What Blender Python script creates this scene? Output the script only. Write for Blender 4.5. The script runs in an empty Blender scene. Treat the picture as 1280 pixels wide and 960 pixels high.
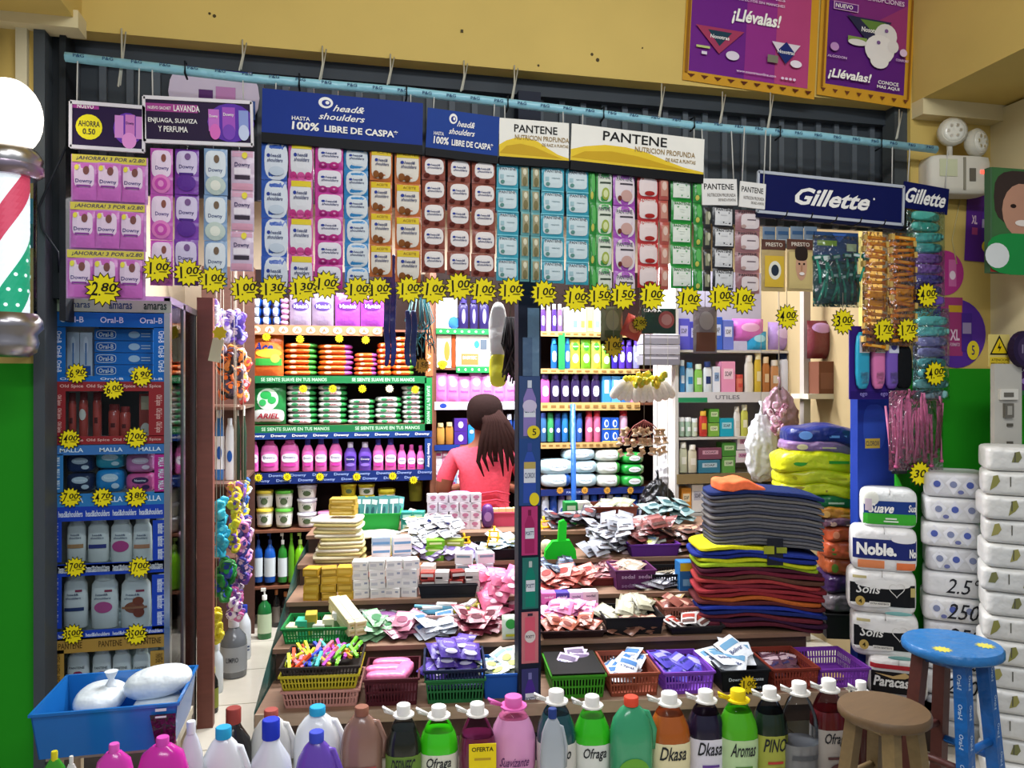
import bpy, math, random
from mathutils import Vector, Matrix, noise
random.seed(7)
S = bpy.context.scene
COL = S.collection
# ---------------------------------------------------------------- camera, world, light, exposure
F, TH = 962.0, math.radians(12.5)
SN, CS = math.sin(TH), math.cos(TH)
CAM = Vector((0, 0, 1.5))
cam = bpy.data.objects.new('camera', bpy.data.cameras.new('camera'))
COL.objects.link(cam)
cam.location = CAM
cam.rotation_euler = (math.pi / 2, 0, -TH)
cam.data.sensor_width = 36
cam.data.lens = F / 1280 * 36
cam.data.clip_start = .02
S.camera = cam
S.view_settings.view_transform = 'Standard'
S.view_settings.look = 'None'
S.view_settings.gamma = 1
S.view_settings.use_curve_mapping = False
S.view_settings.exposure = 0.0
wd = bpy.data.worlds.new('hall'); S.world = wd
wd.use_nodes = True
wd.node_tree.nodes['Background'].inputs[0].default_value = (.80, .86, 1, 1)
wd.node_tree.nodes['Background'].inputs[1].default_value = .34


def lamp(name, loc, size, power, color, rot=(0, 0, 0)):
    l = bpy.data.lights.new(name, 'AREA'); l.shape = 'RECTANGLE'
    l.size, l.size_y = size; l.energy = power; l.color = color
    o = bpy.data.objects.new(name, l); COL.objects.link(o)
    o.location = loc; o.rotation_euler = rot
    return o


# ceiling lamps inside the shop (hidden by the header) and in the market hall behind the camera
lamp('shop_tube_light', (.15, 4.35, 2.66), (1.3, .14), 78, (.95, .96, 1))
lamp('shop_tube_light', (1.4, 4.4, 2.66), (1.3, .14), 84, (.92, .95, 1))
lamp('shop_tube_light', (.7, 3.55, 2.62), (2.2, .12), 60, (.97, .97, 1))
lamp('hall_tube_light', (.9, .55, 3.5), (2.4, .25), 50, (.95, .97, 1), (math.radians(28), 0, 0))
lamp('hall_tube_light', (-.6, -2.2, 3.5), (2.4, .3), 56, (.95, .97, 1), (math.radians(35), 0, 0))


# ---------------------------------------------------------------- pixel -> place (plane K*X + Y = c)
KT = .1216
AT = -math.atan(KT)


def P(px, py, c, k=0.0):
    u, v = (px - 640) / F, (480 - py) / F
    d = Vector((SN + u * CS, CS - u * SN, v))
    return CAM + d * (c / (k * d.x + d.y))


def rect(x0, y0, x1, y1, c, k=0.0):
    """front-face pixel rectangle on the plane -> (base point, width, height)"""
    xm, ym = (x0 + x1) / 2, (y0 + y1) / 2
    a, b = P(x0, ym, c, k), P(x1, ym, c, k)
    lo, hi = P(xm, y1, c, k), P(xm, y0, c, k)
    return Vector(((a.x + b.x) / 2, (a.y + b.y) / 2, lo.z)), math.hypot(b.x - a.x, b.y - a.y), hi.z - lo.z



def cf(x, y, r=0.0):
    """plane depth at which the pixel meets the floor"""
    u = (x - 640) / F
    return 1.5 * F / (y - 480) * (CS - u * SN) - r


def CK(x, Y, k):
    """constant of a plane of slope k through pixel column x at depth Y"""
    return k * P(x, 480, Y).x + Y


def CT(t):
    return 3.06 - .26 * KT + t   # table rows: t metres behind the table's front edge


# ---------------------------------------------------------------- materials
_M = {}


def lin(h):
    h = h.lstrip('#')
    v = [int(h[i:i + 2], 16) / 255 for i in (0, 2, 4)]
    return [x / 12.92 if x <= .04045 else ((x + .055) / 1.055) ** 2.4 for x in v]


def mat(key):
    """'#rrggbb' + ':kind'; kinds: p plastic/print (default) g glossy m metal c cloth w wall d wood f clear film x glass eN glow"""
    if key in _M:
        return _M[key]
    col, _, kind = key.partition(':')
    m = bpy.data.materials.new('mat_' + key.replace('#', '').replace(':', '_'))
    m.use_nodes = True
    nt = m.node_tree; N = nt.nodes; L = nt.links
    b = N['Principled BSDF']
    c = lin(col) + [1]
    rough = {'': .5, 'g': .16, 'm': .28, 'c': .9, 'w': .7, 'd': .5, 'f': .08, 'x': .03, 's': .3}.get(kind[:1], .42)
    b.inputs['Roughness'].default_value = rough
    b.inputs['Base Color'].default_value = c
    b.inputs['Specular IOR Level'].default_value = {'': .14, 'c': .1, 'w': .15}.get(kind[:1], .5)
    tc = N.new('ShaderNodeTexCoord')
    if kind[:1] in ('f', 'x'):
        out = N['Material Output']
        tr = N.new('ShaderNodeBsdfTransparent'); tr.inputs[0].default_value = c
        gl = N.new('ShaderNodeBsdfGlossy'); gl.inputs['Roughness'].default_value = rough
        lw = N.new('ShaderNodeFresnel'); lw.inputs[0].default_value = 1.45 if kind[0] == 'f' else 1.16
        mx = N.new('ShaderNodeMixShader')
        if kind[0] == 'f':   # crinkled film: bumps make the highlights break up
            nz = N.new('ShaderNodeTexNoise'); nz.inputs['Scale'].default_value = 38
            bp = N.new('ShaderNodeBump'); bp.inputs['Strength'].default_value = .8; bp.inputs['Distance'].default_value = .02
            L.new(tc.outputs['Object'], nz.inputs['Vector']); L.new(nz.outputs['Fac'], bp.inputs['Height'])
            L.new(bp.outputs['Normal'], gl.inputs['Normal']); L.new(bp.outputs['Normal'], lw.inputs['Normal'])
            ad = N.new('ShaderNodeMath'); ad.operation = 'ADD'; ad.inputs[1].default_value = .06
            L.new(lw.outputs[0], ad.inputs[0]); L.new(ad.outputs[0], mx.inputs[0])
        else:
            L.new(lw.outputs[0], mx.inputs[0])
        L.new(tr.outputs[0], mx.inputs[1]); L.new(gl.outputs[0], mx.inputs[2])
        L.new(mx.outputs[0], out.inputs['Surface'])
    elif kind[:1] == 'e':
        b.inputs['Emission Color'].default_value = c
        b.inputs['Emission Strength'].default_value = float(kind[1:] or 1)
    else:
        if kind[:1] == 'm':
            b.inputs['Metallic'].default_value = 1
        sc, lo, hi, det = {'c': (70, .72, 1.15, 4), 'w': (3.2, .86, 1.06, 6), 'd': (9, .7, 1.15, 5)}.get(kind[:1], (14, .92, 1.04, 2))
        nz = N.new('ShaderNodeTexNoise'); nz.inputs['Scale'].default_value = sc; nz.inputs['Detail'].default_value = det
        mp = N.new('ShaderNodeMapRange'); mp.inputs['To Min'].default_value = lo; mp.inputs['To Max'].default_value = hi
        hs = N.new('ShaderNodeHueSaturation'); hs.inputs['Color'].default_value = c
        if kind[:1] == 'd':
            mg = N.new('ShaderNodeMapping'); mg.inputs['Scale'].default_value = (1, 6, 6)
            L.new(tc.outputs['Object'], mg.inputs[0]); L.new(mg.outputs[0], nz.inputs['Vector'])
        else:
            L.new(tc.outputs['Object'], nz.inputs['Vector'])
        L.new(nz.outputs['Fac'], mp.inputs['Value']); L.new(mp.outputs[0], hs.inputs['Value'])
        L.new(hs.outputs[0], b.inputs['Base Color'])
        if kind[:1] in ('c', 'w', 's'):
            bp = N.new('ShaderNodeBump'); bp.inputs['Strength'].default_value = .5 if kind[:1] == 's' else .35
            bp.inputs['Distance'].default_value = .012 if kind[:1] == 's' else .004
            if kind[:1] == 's':
                nz.inputs['Scale'].default_value = 26
            L.new(nz.outputs['Fac'], bp.inputs['Height']); L.new(bp.outputs[0], b.inputs['Normal'])
    _M[key] = m
    return m


# ---------------------------------------------------------------- lettering
_T = {}


def glyphs(s, bold=.012):
    if (s, bold) in _T:
        return _T[s, bold]
    cu = bpy.data.curves.new('lettering', 'FONT')
    cu.body = s; cu.size = 1; cu.resolution_u = 2; cu.offset = bold; cu.align_x = 'LEFT'; cu.space_line = .85
    o = bpy.data.objects.new('lettering', cu); COL.objects.link(o)
    me = o.to_mesh()
    vs = [(v.co.x, v.co.y) for v in me.vertices]
    fs = [tuple(p.vertices) for p in me.polygons]
    o.to_mesh_clear(); bpy.data.objects.remove(o); bpy.data.curves.remove(cu)
    if not vs:
        vs, fs = [(0, 0)], []
    x0, x1 = min(v[0] for v in vs), max(v[0] for v in vs)
    y0, y1 = min(v[1] for v in vs), max(v[1] for v in vs)
    vs = [((x - x0) / max(x1 - x0, 1e-6) - .5, (y - y0) / max(y1 - y0, 1e-6) - .5) for x, y in vs]
    _T[s, bold] = (vs, fs)
    return vs, fs


# ---------------------------------------------------------------- mesh builder
class MB:
    def __init__(s):
        s.v, s.f, s.m, s.sm, s.keys = [], [], [], [], []
        s.M = None

    def k(s, key):
        if key not in s.keys:
            s.keys.append(key)
        return s.keys.index(key)

    def raw(s, vs, fs, key, smooth=False):
        o = len(s.v); i = s.k(key)
        s.v += [tuple(s.M @ Vector(v)) for v in vs] if s.M else [tuple(v) for v in vs]
        for f in fs:
            s.f.append(tuple(j + o for j in f)); s.m.append(i); s.sm.append(smooth)
        return s

    def box(s, x0, x1, y0, y1, z0, z1, key):
        vs = [(x, y, z) for z in (z0, z1) for y in (y0, y1) for x in (x0, x1)]
        return s.raw(vs, [(0, 2, 3, 1), (4, 5, 7, 6), (0, 1, 5, 4), (2, 6, 7, 3), (0, 4, 6, 2), (1, 3, 7, 5)], key)

    def cbox(s, w, d, h, key, z0=0.0, ch=.0025, top=None):
        s.box(-w / 2, w / 2, -d / 2, d / 2, z0, z0 + h - ch, key)
        return s.frustum((-w / 2, w / 2, -d / 2, d / 2), (-w / 2 + ch, w / 2 - ch, -d / 2 + ch, d / 2 - ch), z0 + h - ch, z0 + h, top or key)

    def frustum(s, a, b, z0, z1, key):
        """a, b = (x0,x1,y0,y1) at z0 and z1"""
        vs = []
        for q, z in ((a, z0), (b, z1)):
            vs += [(q[0], q[2], z), (q[1], q[2], z), (q[0], q[3], z), (q[1], q[3], z)]
        return s.raw(vs, [(0, 2, 3, 1), (4, 5, 7, 6), (0, 1, 5, 4), (2, 6, 7, 3), (0, 4, 6, 2), (1, 3, 7, 5)], key)

    def prism(s, pts, y0, y1, key, side=None):
        n = len(pts)
        s.raw([(x, y0, z) for x, z in pts] + [(x, y1, z) for x, z in pts],
              [tuple(range(n)), tuple(range(2 * n - 1, n - 1, -1))], key)
        return s.raw([(x, y0, z) for x, z in pts] + [(x, y1, z) for x, z in pts],
                     [(i, i + n, (i + 1) % n + n, (i + 1) % n) for i in range(n)], side or key)

    def lathe(s, prof, key, seg=14, e=2.0, ay=1.0, cx=0, cy=0, cap=True, smooth=True):
        """prof = [(r, z)...] or [(rx, z, dx)]; e = superellipse power; ay = depth / width"""
        vs, fs = [], []
        for q in prof:
            r, z = q[0], q[1]; dx = q[2] if len(q) > 2 else 0
            for i in range(seg):
                a = 2 * math.pi * (i + .5) / seg
                c_, s_ = math.cos(a), math.sin(a)
                vs.append((cx + dx + r * math.copysign(abs(c_) ** (2 / e), c_), cy + r * ay * math.copysign(abs(s_) ** (2 / e), s_), z))
        n = len(prof)
        for j in range(n - 1):
            for i in range(seg):
                i2 = (i + 1) % seg
                fs.append((j * seg + i, j * seg + i2, (j + 1) * seg + i2, (j + 1) * seg + i))
        s.raw(vs, fs, key, smooth)
        if cap:
            s.raw([vs[i] for i in range(seg)], [tuple(range(seg - 1, -1, -1))], key)
            s.raw(vs[-seg:], [tuple(range(seg))], key)
        return s

    def tube(s, pts, r, key, seg=6, smooth=True):
        pts = [Vector(p) for p in pts]; vs, fs = [], []
        for i, p in enumerate(pts):
            t = (pts[min(i + 1, len(pts) - 1)] - pts[max(i - 1, 0)]).normalized()
            a = t.cross(Vector((0, 0, 1)) if abs(t.z) < .9 else Vector((1, 0, 0))).normalized(); b = t.cross(a)
            rr = r[i] if isinstance(r, (list, tuple)) else r
            for j in range(seg):
                w = 2 * math.pi * j / seg
                vs.append(tuple(p + (a * math.cos(w) + b * math.sin(w)) * rr))
        for i in range(len(pts) - 1):
            for j in range(seg):
                j2 = (j + 1) % seg
                fs.append((i * seg + j, i * seg + j2, (i + 1) * seg + j2, (i + 1) * seg + j))
        fs += [tuple(range(seg - 1, -1, -1)), tuple(range(len(vs) - seg, len(vs)))]
        return s.raw(vs, fs, key, smooth)

    def soft(s, w, d, h, key, p=5.0, n=5, z0=0.0, warp=None, bands=None):
        """rounded soft block standing on z0; bands = [(axis, lo, hi, key)] in -1..1"""
        vs, fs, idx = [], [], {}
        def vid(a, b, c):
            q = (round(a, 4), round(b, 4), round(c, 4))
            if q not in idx:
                nrm = (abs(a) ** p + abs(b) ** p + abs(c) ** p) ** (1 / p)
                x, y, z = a / nrm * w / 2, b / nrm * d / 2, c / nrm * h / 2
                if warp:
                    x, y, z = warp(x, y, z)
                idx[q] = len(vs); vs.append((x, y, z0 + h / 2 + z))
            return idx[q]
        g = [-1 + 2 * i / n for i in range(n + 1)]
        cen = []
        for ax in range(3):
            for sg in (-1, 1):
                for i in range(n):
                    for j in range(n):
                        q = []
                        for (a, b) in ((i, j), (i + 1, j), (i + 1, j + 1), (i, j + 1)):
                            t = [0, 0, 0]; t[ax] = sg; t[(ax + 1) % 3] = g[a]; t[(ax + 2) % 3] = g[b]
                            q.append(vid(*t))
                        if sg < 0:
                            q.reverse()
                        fs.append(tuple(q))
                        m = [0, 0, 0]; m[ax] = sg; m[(ax + 1) % 3] = (g[i] + g[i + 1]) / 2; m[(ax + 2) % 3] = (g[j] + g[j + 1]) / 2
                        cen.append(m)
        if not bands:
            return s.raw(vs, fs, key, True)
        by = {}
        for f, m in zip(fs, cen):
            kk = key
            for ax, lo, hi, bk in bands:
                if lo <= m[ax] <= hi:
                    kk = bk
            by.setdefault(kk, []).append(f)
        o = len(s.v)
        s.raw(vs, [], key)
        for kk, ff in by.items():
            i = s.k(kk)
            for f in ff:
                s.f.append(tuple(j + o for j in f)); s.m.append(i); s.sm.append(True)
        return s

    def pillow(s, w, h, b, key, n=6, crimp=.06, back=None):
        """upright sachet: front and back bulge by b, flat crimped top and bottom; base at z 0, front towards -y"""
        for sg, kk in ((-1, key), (1, back or key)):
            vs, fs = [], []
            for j in range(n + 1):
                for i in range(n + 1):
                    u, v = -1 + 2 * i / n, -1 + 2 * j / n
                    vs.append((u * w / 2, sg * (pil(u, v, b, crimp) + .0004), (v + 1) / 2 * h))
            for j in range(n):
                for i in range(n):
                    q = (j * (n + 1) + i, j * (n + 1) + i + 1, (j + 1) * (n + 1) + i + 1, (j + 1) * (n + 1) + i)
                    fs.append(q if sg < 0 else q[::-1])
            s.raw(vs, fs, kk, True)
        return s

    def prints(s, spec, w, h, fn=None, cz=None, y=0.0, lay=.0005, base=.0006, res=4):
        """flat print: shapes in -.5..5 units of w x h laid over a front surface y = fn(x, z)"""
        cz = h / 2 if cz is None else cz
        fn = fn or (lambda x, z: y)
        for li, q in enumerate(spec):
            off = base + lay * li
            put = lambda x, z: (x * w, fn(x * w, z * h + cz) - off, z * h + cz)
            t = q[0]
            if t == 'r':
                _, x, z, sw, sh, key = q
                n = res
                g = [(x + sw * (i / n - .5), z + sh * (j / n - .5)) for j in range(n + 1) for i in range(n + 1)]
                s.raw([put(*a) for a in g], [(j * (n + 1) + i, j * (n + 1) + i + 1, j * (n + 1) + i + n + 2, j * (n + 1) + i + n + 1) for j in range(n) for i in range(n)], key)
            elif t == 'e':
                _, x, z, rx, rz, key = q[:6]
                pw = q[6] if len(q) > 6 else 2
                g = [(x, z)]; ns = 18
                nr = max(2, res // 2)
                for k_ in range(1, nr + 1):
                    for i in range(ns):
                        a = 2 * math.pi * i / ns; c_, s_ = math.cos(a), math.sin(a)
                        g.append((x + rx * k_ / nr * math.copysign(abs(c_) ** (2 / pw), c_), z + rz * k_ / nr * math.copysign(abs(s_) ** (2 / pw), s_)))
                fs = [(0, 1 + i, 1 + (i + 1) % ns) for i in range(ns)]
                for r_ in range(nr - 1):
                    fs += [(1 + r_ * ns + i, 1 + r_ * ns + ns + i, 1 + r_ * ns + ns + (i + 1) % ns, 1 + r_ * ns + (i + 1) % ns) for i in range(ns)]
                s.raw([put(*a) for a in g], fs, key)
            elif t == 't':
                _, txt, x, z, sw, sh, key = q[:7]
                sk = q[7] if len(q) > 7 else 0
                vs, fs = glyphs(txt, q[8] if len(q) > 8 else .014)
                s.raw([put(x + a * sw + b * sk * sw, z + b * sh) for a, b in vs], fs, key)
            elif t == 'p':
                s.raw([put(*a) for a in q[1]], [tuple(range(len(q[1])))], q[2])
        return s

    def mesh(s, name='mesh'):
        me = bpy.data.meshes.new(name)
        me.from_pydata(s.v, [], s.f)
        for kk in s.keys:
            me.materials.append(mat(kk))
        me.polygons.foreach_set('material_index', s.m)
        me.polygons.foreach_set('use_smooth', s.sm)
        me.update()
        return me


def pil(u, v, b, crimp=.06):
    if abs(v) > 1 - 2 * crimp or abs(u) > .999:
        return 0.0
    v2 = v / (1 - 2 * crimp)
    return b * (max(0, 1 - abs(u) ** 3)) ** .7 * (max(0, 1 - abs(v2) ** 4)) ** .6


def crink(amp, fr, seed=0.0, inner=None):
    """sharp crumpled-film folds: ridged noise pushed along the surface"""
    sv = Vector((seed * 7.3, seed * 3.1, seed * 5.7))
    def f(x, y, z):
        v = Vector((x, y, z))
        if inner:
            v = Vector(inner(x, y, z))
        q = Vector((x, y, z)) * fr + sv
        r = 1 - abs(noise.noise(q)) * 2
        r2 = 1 - abs(noise.noise(q * 2.3 + Vector((5, 1, 2)))) * 2
        n_ = v.normalized() if v.length > 1e-6 else v
        return tuple(v + n_ * amp * (r + .5 * r2 - .8))
    return f


# ---------------------------------------------------------------- objects
def props(o, label=None, cat=None, group=None, kind=None):
    for a, b in (('label', label), ('category', cat), ('group', group), ('kind', kind)):
        if b:
            o[a] = b
    return o


def ob(name, mb, parent=None, loc=(0, 0, 0), rz=0, label=None, cat=None, group=None, kind=None, rx=0, ry=0):
    """one mesh object; mb = MB or a shared mesh"""
    me = mb.mesh(name) if isinstance(mb, MB) else mb
    o = bpy.data.objects.new(name, me); COL.objects.link(o)
    o.location = loc; o.rotation_euler = (rx, ry, rz)
    if parent:
        o.parent = parent
    return props(o, label, cat, group, kind)


def thing(name, label, cat, loc=(0, 0, 0), rz=0, group=None):
    o = bpy.data.objects.new(name, None); COL.objects.link(o)
    o.empty_display_size = .05
    o.location = loc; o.rotation_euler = (0, 0, rz)
    return props(o, label, cat, group)


ORD = ['first', 'second', 'third', 'fourth', 'fifth', 'sixth', 'seventh', 'eighth', 'ninth', 'tenth', 'eleventh', 'twelfth',
       'thirteenth', 'fourteenth', 'fifteenth', 'sixteenth', 'seventeenth', 'eighteenth', 'nineteenth', 'twentieth', 'twenty-first',
       'twenty-second', 'twenty-third', 'twenty-fourth', 'twenty-fifth', 'twenty-sixth', 'twenty-seventh', 'twenty-eighth']
CACHE = {}


def cached(key, fn):
    if key not in CACHE:
        CACHE[key] = fn()
    return CACHE[key]


def inward(loc, d, k=0.0):
    """move a front point back by d along the plane's inward normal"""
    n = Vector((k, 1, 0)).normalized()
    return Vector(loc) + n * d


# ---------------------------------------------------------------- goods builders (sizes in metres, base at z 0, front towards -y)
def q3(v):
    return max(.004, round(v / .002) * .002)


def fp(px, py, x1, y1, c, k, d):
    """front pixel rect -> location of the base centre of a thing of depth d, width, height"""
    base, w, h = rect(px, py, x1, y1, c, k)
    return inward(base, d / 2, k), w, h


BOT = {  # profile: (r, z) as shares of half width and height; neck last; cap: r, z0, z1
    'round': ([(.9, 0), (1, .03), (1, .6), (.9, .7), (.45, .82), (.36, .86), (.36, .9)], (.42, .86, 1.0), (.12, .55), 2.0, 1.0),
    'softener': ([(.8, 0), (.95, .03), (.9, .3), (1, .5), (.95, .62), (.6, .78), (.42, .84)], (.46, .82, 1.0), (.16, .56), 2.4, .6),
    'bigsoft': ([(.88, 0), (1, .04), (.97, .45), (1, .6), (.85, .8), (.55, .9)], (.5, .88, 1.0), (.15, .62), 2.6, .55),
    'shampoo': ([(.86, 0), (.98, .02), (1, .4), (.94, .74), (.72, .82)], (.7, .82, 1.0), (.1, .7), 2.8, .5),
    'can': ([(.92, 0), (1, .02), (1, .78), (.8, .84)], (.86, .82, 1.0), (.1, .7), 2.0, 1.0),
    'pump': ([(.9, 0), (1, .03), (1, .55), (.85, .66), (.35, .74), (.3, .78)], (.36, .77, .86), (.12, .5), 2.2, .8),
    'big5': ([(.86, 0), (.98, .03), (1, .1), (.96, .3), (1, .36), (.99, .62), (.9, .7), (.62, .82), (.36, .89), (.33, .92)], (.4, .91, 1.0), (.2, .6), 2.6, .85),
    'jug': ([(.9, 0), (1, .03), (1, .58), (.97, .68), (.84, .79), (.55, .88), (.34, .92)], (.34, .92, 1.0), (.14, .5), 2.6, .6),
    'dome': ([(.9, 0), (1, .04), (1, .74), (.95, .83), (.75, .92), (.35, .96)], (.24, .95, 1.0), (.2, .6), 2.4, .7),
    'jar': ([(.9, 0), (.98, .04), (1, .72), (.92, .8)], (1.02, .78, 1.0), (.12, .66), 2.0, 1.0),
    'tub': ([(.8, 0), (.84, .03), (.97, .84)], (1.03, .84, 1.0), (.12, .72), 2.0, 1.0),
}


def bottle(name, label, cat, loc, w, h, style, body, cap, lab=None, spec=None, group=None, rz=0, ay=None, fill=None, handle=None, seg=14, lz=None):
    prof, cp, lb, e, ay0 = BOT[style]; ay = ay or ay0
    if lz:
        lb = lz
    w, h = q3(w), q3(h); R = w / 2
    t = thing(name, label, cat, loc, rz, group)
    key = (style, w, h, body, cap, lab, str(spec), fill, ay, handle)
    def mk():
        pr = [(r * R, z * h) for r, z in prof]
        def rad(z):
            for (r0, z0), (r1, z1) in zip(pr, pr[1:]):
                if z0 <= z <= z1:
                    return r0 + (r1 - r0) * (z - z0) / max(z1 - z0, 1e-6)
            return pr[-1][0]
        if fill:   # liquid below, clear wall above
            zf = fill[0] * h
            low = [q for q in pr if q[1] < zf] + [(rad(zf), zf)]
            up = [(rad(zf), zf)] + [q for q in pr if q[1] > zf]
            bm = MB().lathe(low, fill[1], seg, e, ay).lathe(up, body, seg, e, ay, cap=False)
        else:
            bm = MB().lathe(pr, body, seg, e, ay)
        out = [('body', bm.mesh('body'))]
        cm = MB()
        r, z0, z1 = cp
        if handle == 'carry':      # ring handle clipped round the neck
            rr = r * R
            hm = MB().lathe([(rr * 1.55, z0 * h - .006), (rr * 1.55, z0 * h)], cap, 12)
            hm.tube([(-rr * 1.3, 0, z0 * h), (-rr * 2.6, -.005, z0 * h + .012), (-rr * 2.9, -.01, z0 * h + .03), (-rr * 1.4, -.02, z0 * h + .012)], .005, cap, 6)
        cm.lathe([(r * R, z0 * h), (r * R, z1 * h - .002), (r * R * .9, z1 * h)], cap, 12)
        if style == 'pump':
            cm.lathe([(R * .12, .86 * h), (R * .12, .95 * h)], cap, 8)
            cm.box(-R * .5, R * .18, -R * .14, R * .14, .94 * h, h, cap)
        out.append(('cap', cm.mesh('cap')))
        if handle == 'carry':
            out.append(('carry_handle', hm.mesh('carry_handle')))
        if handle == 'side':
            out.append(('handle', MB().tube([(R * .25, 0, .86 * h), (R * .75, 0, .84 * h), (R * 1.08, 0, .68 * h), (R * 1.0, 0, .5 * h)], R * .15, body, 8).mesh('handle')))
        if lab or spec:
            lo, hi = lb[0] * h, lb[1] * h
            fn = lambda x, z: -ay * rad(z) * max(0.02, 1 - min(1, abs(x / rad(z))) ** e) ** (1 / e)
            lm = MB()
            if lab:
                n = 6
                zs = [lo + (hi - lo) * i / n for i in range(n + 1)]
                lm.lathe([(rad(z) * 1.012 + .0005, z) for z in zs], lab, seg, e, ay, cap=False)
            if spec:
                lm.prints(spec, w * .92, hi - lo, lambda x, z: fn(x * .96, z) - .0012, cz=(lo + hi) / 2, lay=.0006, base=.0012 if not lab else .002)
            out.append(('label', lm.mesh('label')))
        return out
    last = {}
    for n_, me in cached(('bot',) + key, mk):
        last[n_] = ob(n_, me, last.get('cap') if n_ == 'carry_handle' else last['body'] if n_ == 'handle' else t)
    return t


def pbottle(name, label, cat, px, c, style, body, cap, lab=None, spec=None, k=0.0, **kw):
    pr = BOT[style]
    base, w, h = rect(*px, c, k)
    ay = kw.get('ay') or pr[4]
    return bottle(name, label, cat, inward(base, w * ay / 2, k), w, h, style, body, cap, lab, spec, rz=-math.atan(k), **kw)


def carton(name, label, cat, px, c, key, spec=None, d=.06, k=0.0, rz=0, group=None, top=None, topspec=None):
    loc, w, h = fp(*px, c, k, d)
    return cartonm(name, label, cat, loc, w, d, h, key, spec, (-math.atan(k)) + rz, group, top)


def cartonm(name, label, cat, loc, w, d, h, key, spec=None, rz=0, group=None, top=None, ry=0):
    w, d, h = q3(w), q3(d), q3(h)
    def mk():
        m = MB().cbox(w, d, h, key, top=top)
        m.box(-w / 2 - .0004, w / 2 + .0004, -d / 2 + d * .1, -d / 2 + d * .12, h - .002, h + .0004, '#8a8478')
        if spec:
            m.prints(spec, w, h, lambda x, z: -d / 2, base=.0004, lay=.0004)
        return m.mesh(name)
    return ob(name, cached(('carton', w, d, h, key, str(spec), top), mk), None, loc, rz, label, cat, group, ry=ry)


def pouch(name, label, cat, px, c, key, spec=None, b=.03, k=0.0, group=None, rz=0, back=0.0):
    base, w, h = rect(*px, c, k)
    w, h = q3(w), q3(h)
    def mk():
        m = MB().pillow(w, h, b, key, 8, .04)
        if spec:
            m.prints(spec, w, h, lambda x, z: -pil(max(-1, min(1, 2 * x / w)), max(-1, min(1, 2 * z / h - 1)), b, .04) - .001, lay=.0008, base=.001, res=8)
        return m.mesh(name)
    o = ob(name, cached(('pouch', w, h, key, str(spec), b), mk), None, inward(base, b, k), (-math.atan(k)) + rz, label, cat, group)
    o.rotation_euler.x = back
    return o


def pack(name, label, cat, px, c, key, spec=None, d=.2, p=4.5, k=0.0, group=None, rz=0, bands=None, warp=None, n=5):
    """soft wrapped pack"""
    loc, w, h = fp(*px, c, k, d)
    return packm(name, label, cat, loc, w, d, h, key, spec, p, (-math.atan(k)) + rz, group, bands, warp, n)


def packm(name, label, cat, loc, w, d, h, key, spec=None, p=4.5, rz=0, group=None, bands=None, warp=None, n=5, rx=0, ry=0):
    w, d, h = q3(w), q3(d), q3(h)
    def mk():
        m = MB().soft(w, d, h, key, p, n, 0, warp, bands)
        if spec:
            fn = lambda x, z: -d / 2 * max(0, 1 - min(1, abs(2 * x / w)) ** p - min(1, abs(2 * z / h - 1)) ** p) ** (1 / p)
            m.prints(spec, w, h, fn, base=.002, lay=.0008, res=10)
        return m.mesh(name)
    return ob(name, cached(('pack', w, d, h, key, str(spec), p, str(bands), warp), mk), None, loc, rz, label, cat, group, rx=rx, ry=ry)


def basket(name, label, px, c, key, d=.24, k=KT, group=None, inner=None, slots=True, rz=0, cat='basket'):
    """perforated tray; px = front face"""
    loc, w, h = fp(*px, c, k, d)
    w, d, h = q3(w), q3(d), q3(h)
    t = thing(name, label, cat, loc, rz - math.atan(k), group)
    def mk():
        ins = .08 * w; m = MB()
        x1, y1 = w / 2, d / 2; x0, y0 = x1 - ins * .5, y1 - ins * .5
        th = .003
        m.frustum((-x0, x0, -y0, y0), (-x0, x0, -y0, y0), 0, .004, inner or key)
        lev = [0, .22, .27, .48, .53, .76, .8, 1] if slots else [0, 1]
        def wall(A, B, A2, B2):
            A, B, A2, B2 = map(Vector, (A, B, A2, B2))
            nin = Vector((-(B - A).y, (B - A).x, 0)).normalized() * th
            def quad(u0, u1, v0, v1):
                vs = []
                for off in (Vector(), nin):
                    for u, v in ((u0, v0), (u1, v0), (u1, v1), (u0, v1)):
                        lo, hi = A.lerp(B, u), A2.lerp(B2, u)
                        vs.append(lo.lerp(hi, v) + off)
                m.raw(vs, [(0, 1, 2, 3), (7, 6, 5, 4), (0, 3, 7, 4), (1, 5, 6, 2), (3, 2, 6, 7), (0, 4, 5, 1)], key)
            if not slots:
                quad(0, 1, 0, 1); return
            L_ = (B - A).length
            nb = max(6, int(L_ / .012))
            for a, b in ((0, .16), (.46, .54), (.82, 1)):
                quad(0, 1, a, b)
            for a, b in ((.16, .46), (.54, .82)):
                for i in range(nb + 1):
                    u = i / nb * .97
                    quad(u, u + .45 / nb, a, b)
        c0 = [(-x0, -y0, 0), (x0, -y0, 0), (x0, y0, 0), (-x0, y0, 0)]
        c1 = [(-x1, -y1, h), (x1, -y1, h), (x1, y1, h), (-x1, y1, h)]
        for i in range(4):
            j = (i + 1) % 4
            wall(c0[i], c0[j], c1[i], c1[j])
        rim = MB(); r = .005
        rim.box(-x1 - r, x1 + r, -y1 - r, -y1 + r * .6, h - .006, h + .002, key).box(-x1 - r, x1 + r, y1 - r * .6, y1 + r, h - .006, h + .002, key)
        rim.box(-x1 - r, -x1 + r * .6, -y1, y1, h - .006, h + .002, key).box(x1 - r * .6, x1 + r, -y1, y1, h - .006, h + .002, key)
        return m.mesh('body'), rim.mesh('rim')
    a, b = cached(('basket', w, d, h, key, inner, slots), mk)
    ob('body', a, t); ob('rim', b, t)
    return t, loc, w, d, h
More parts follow.
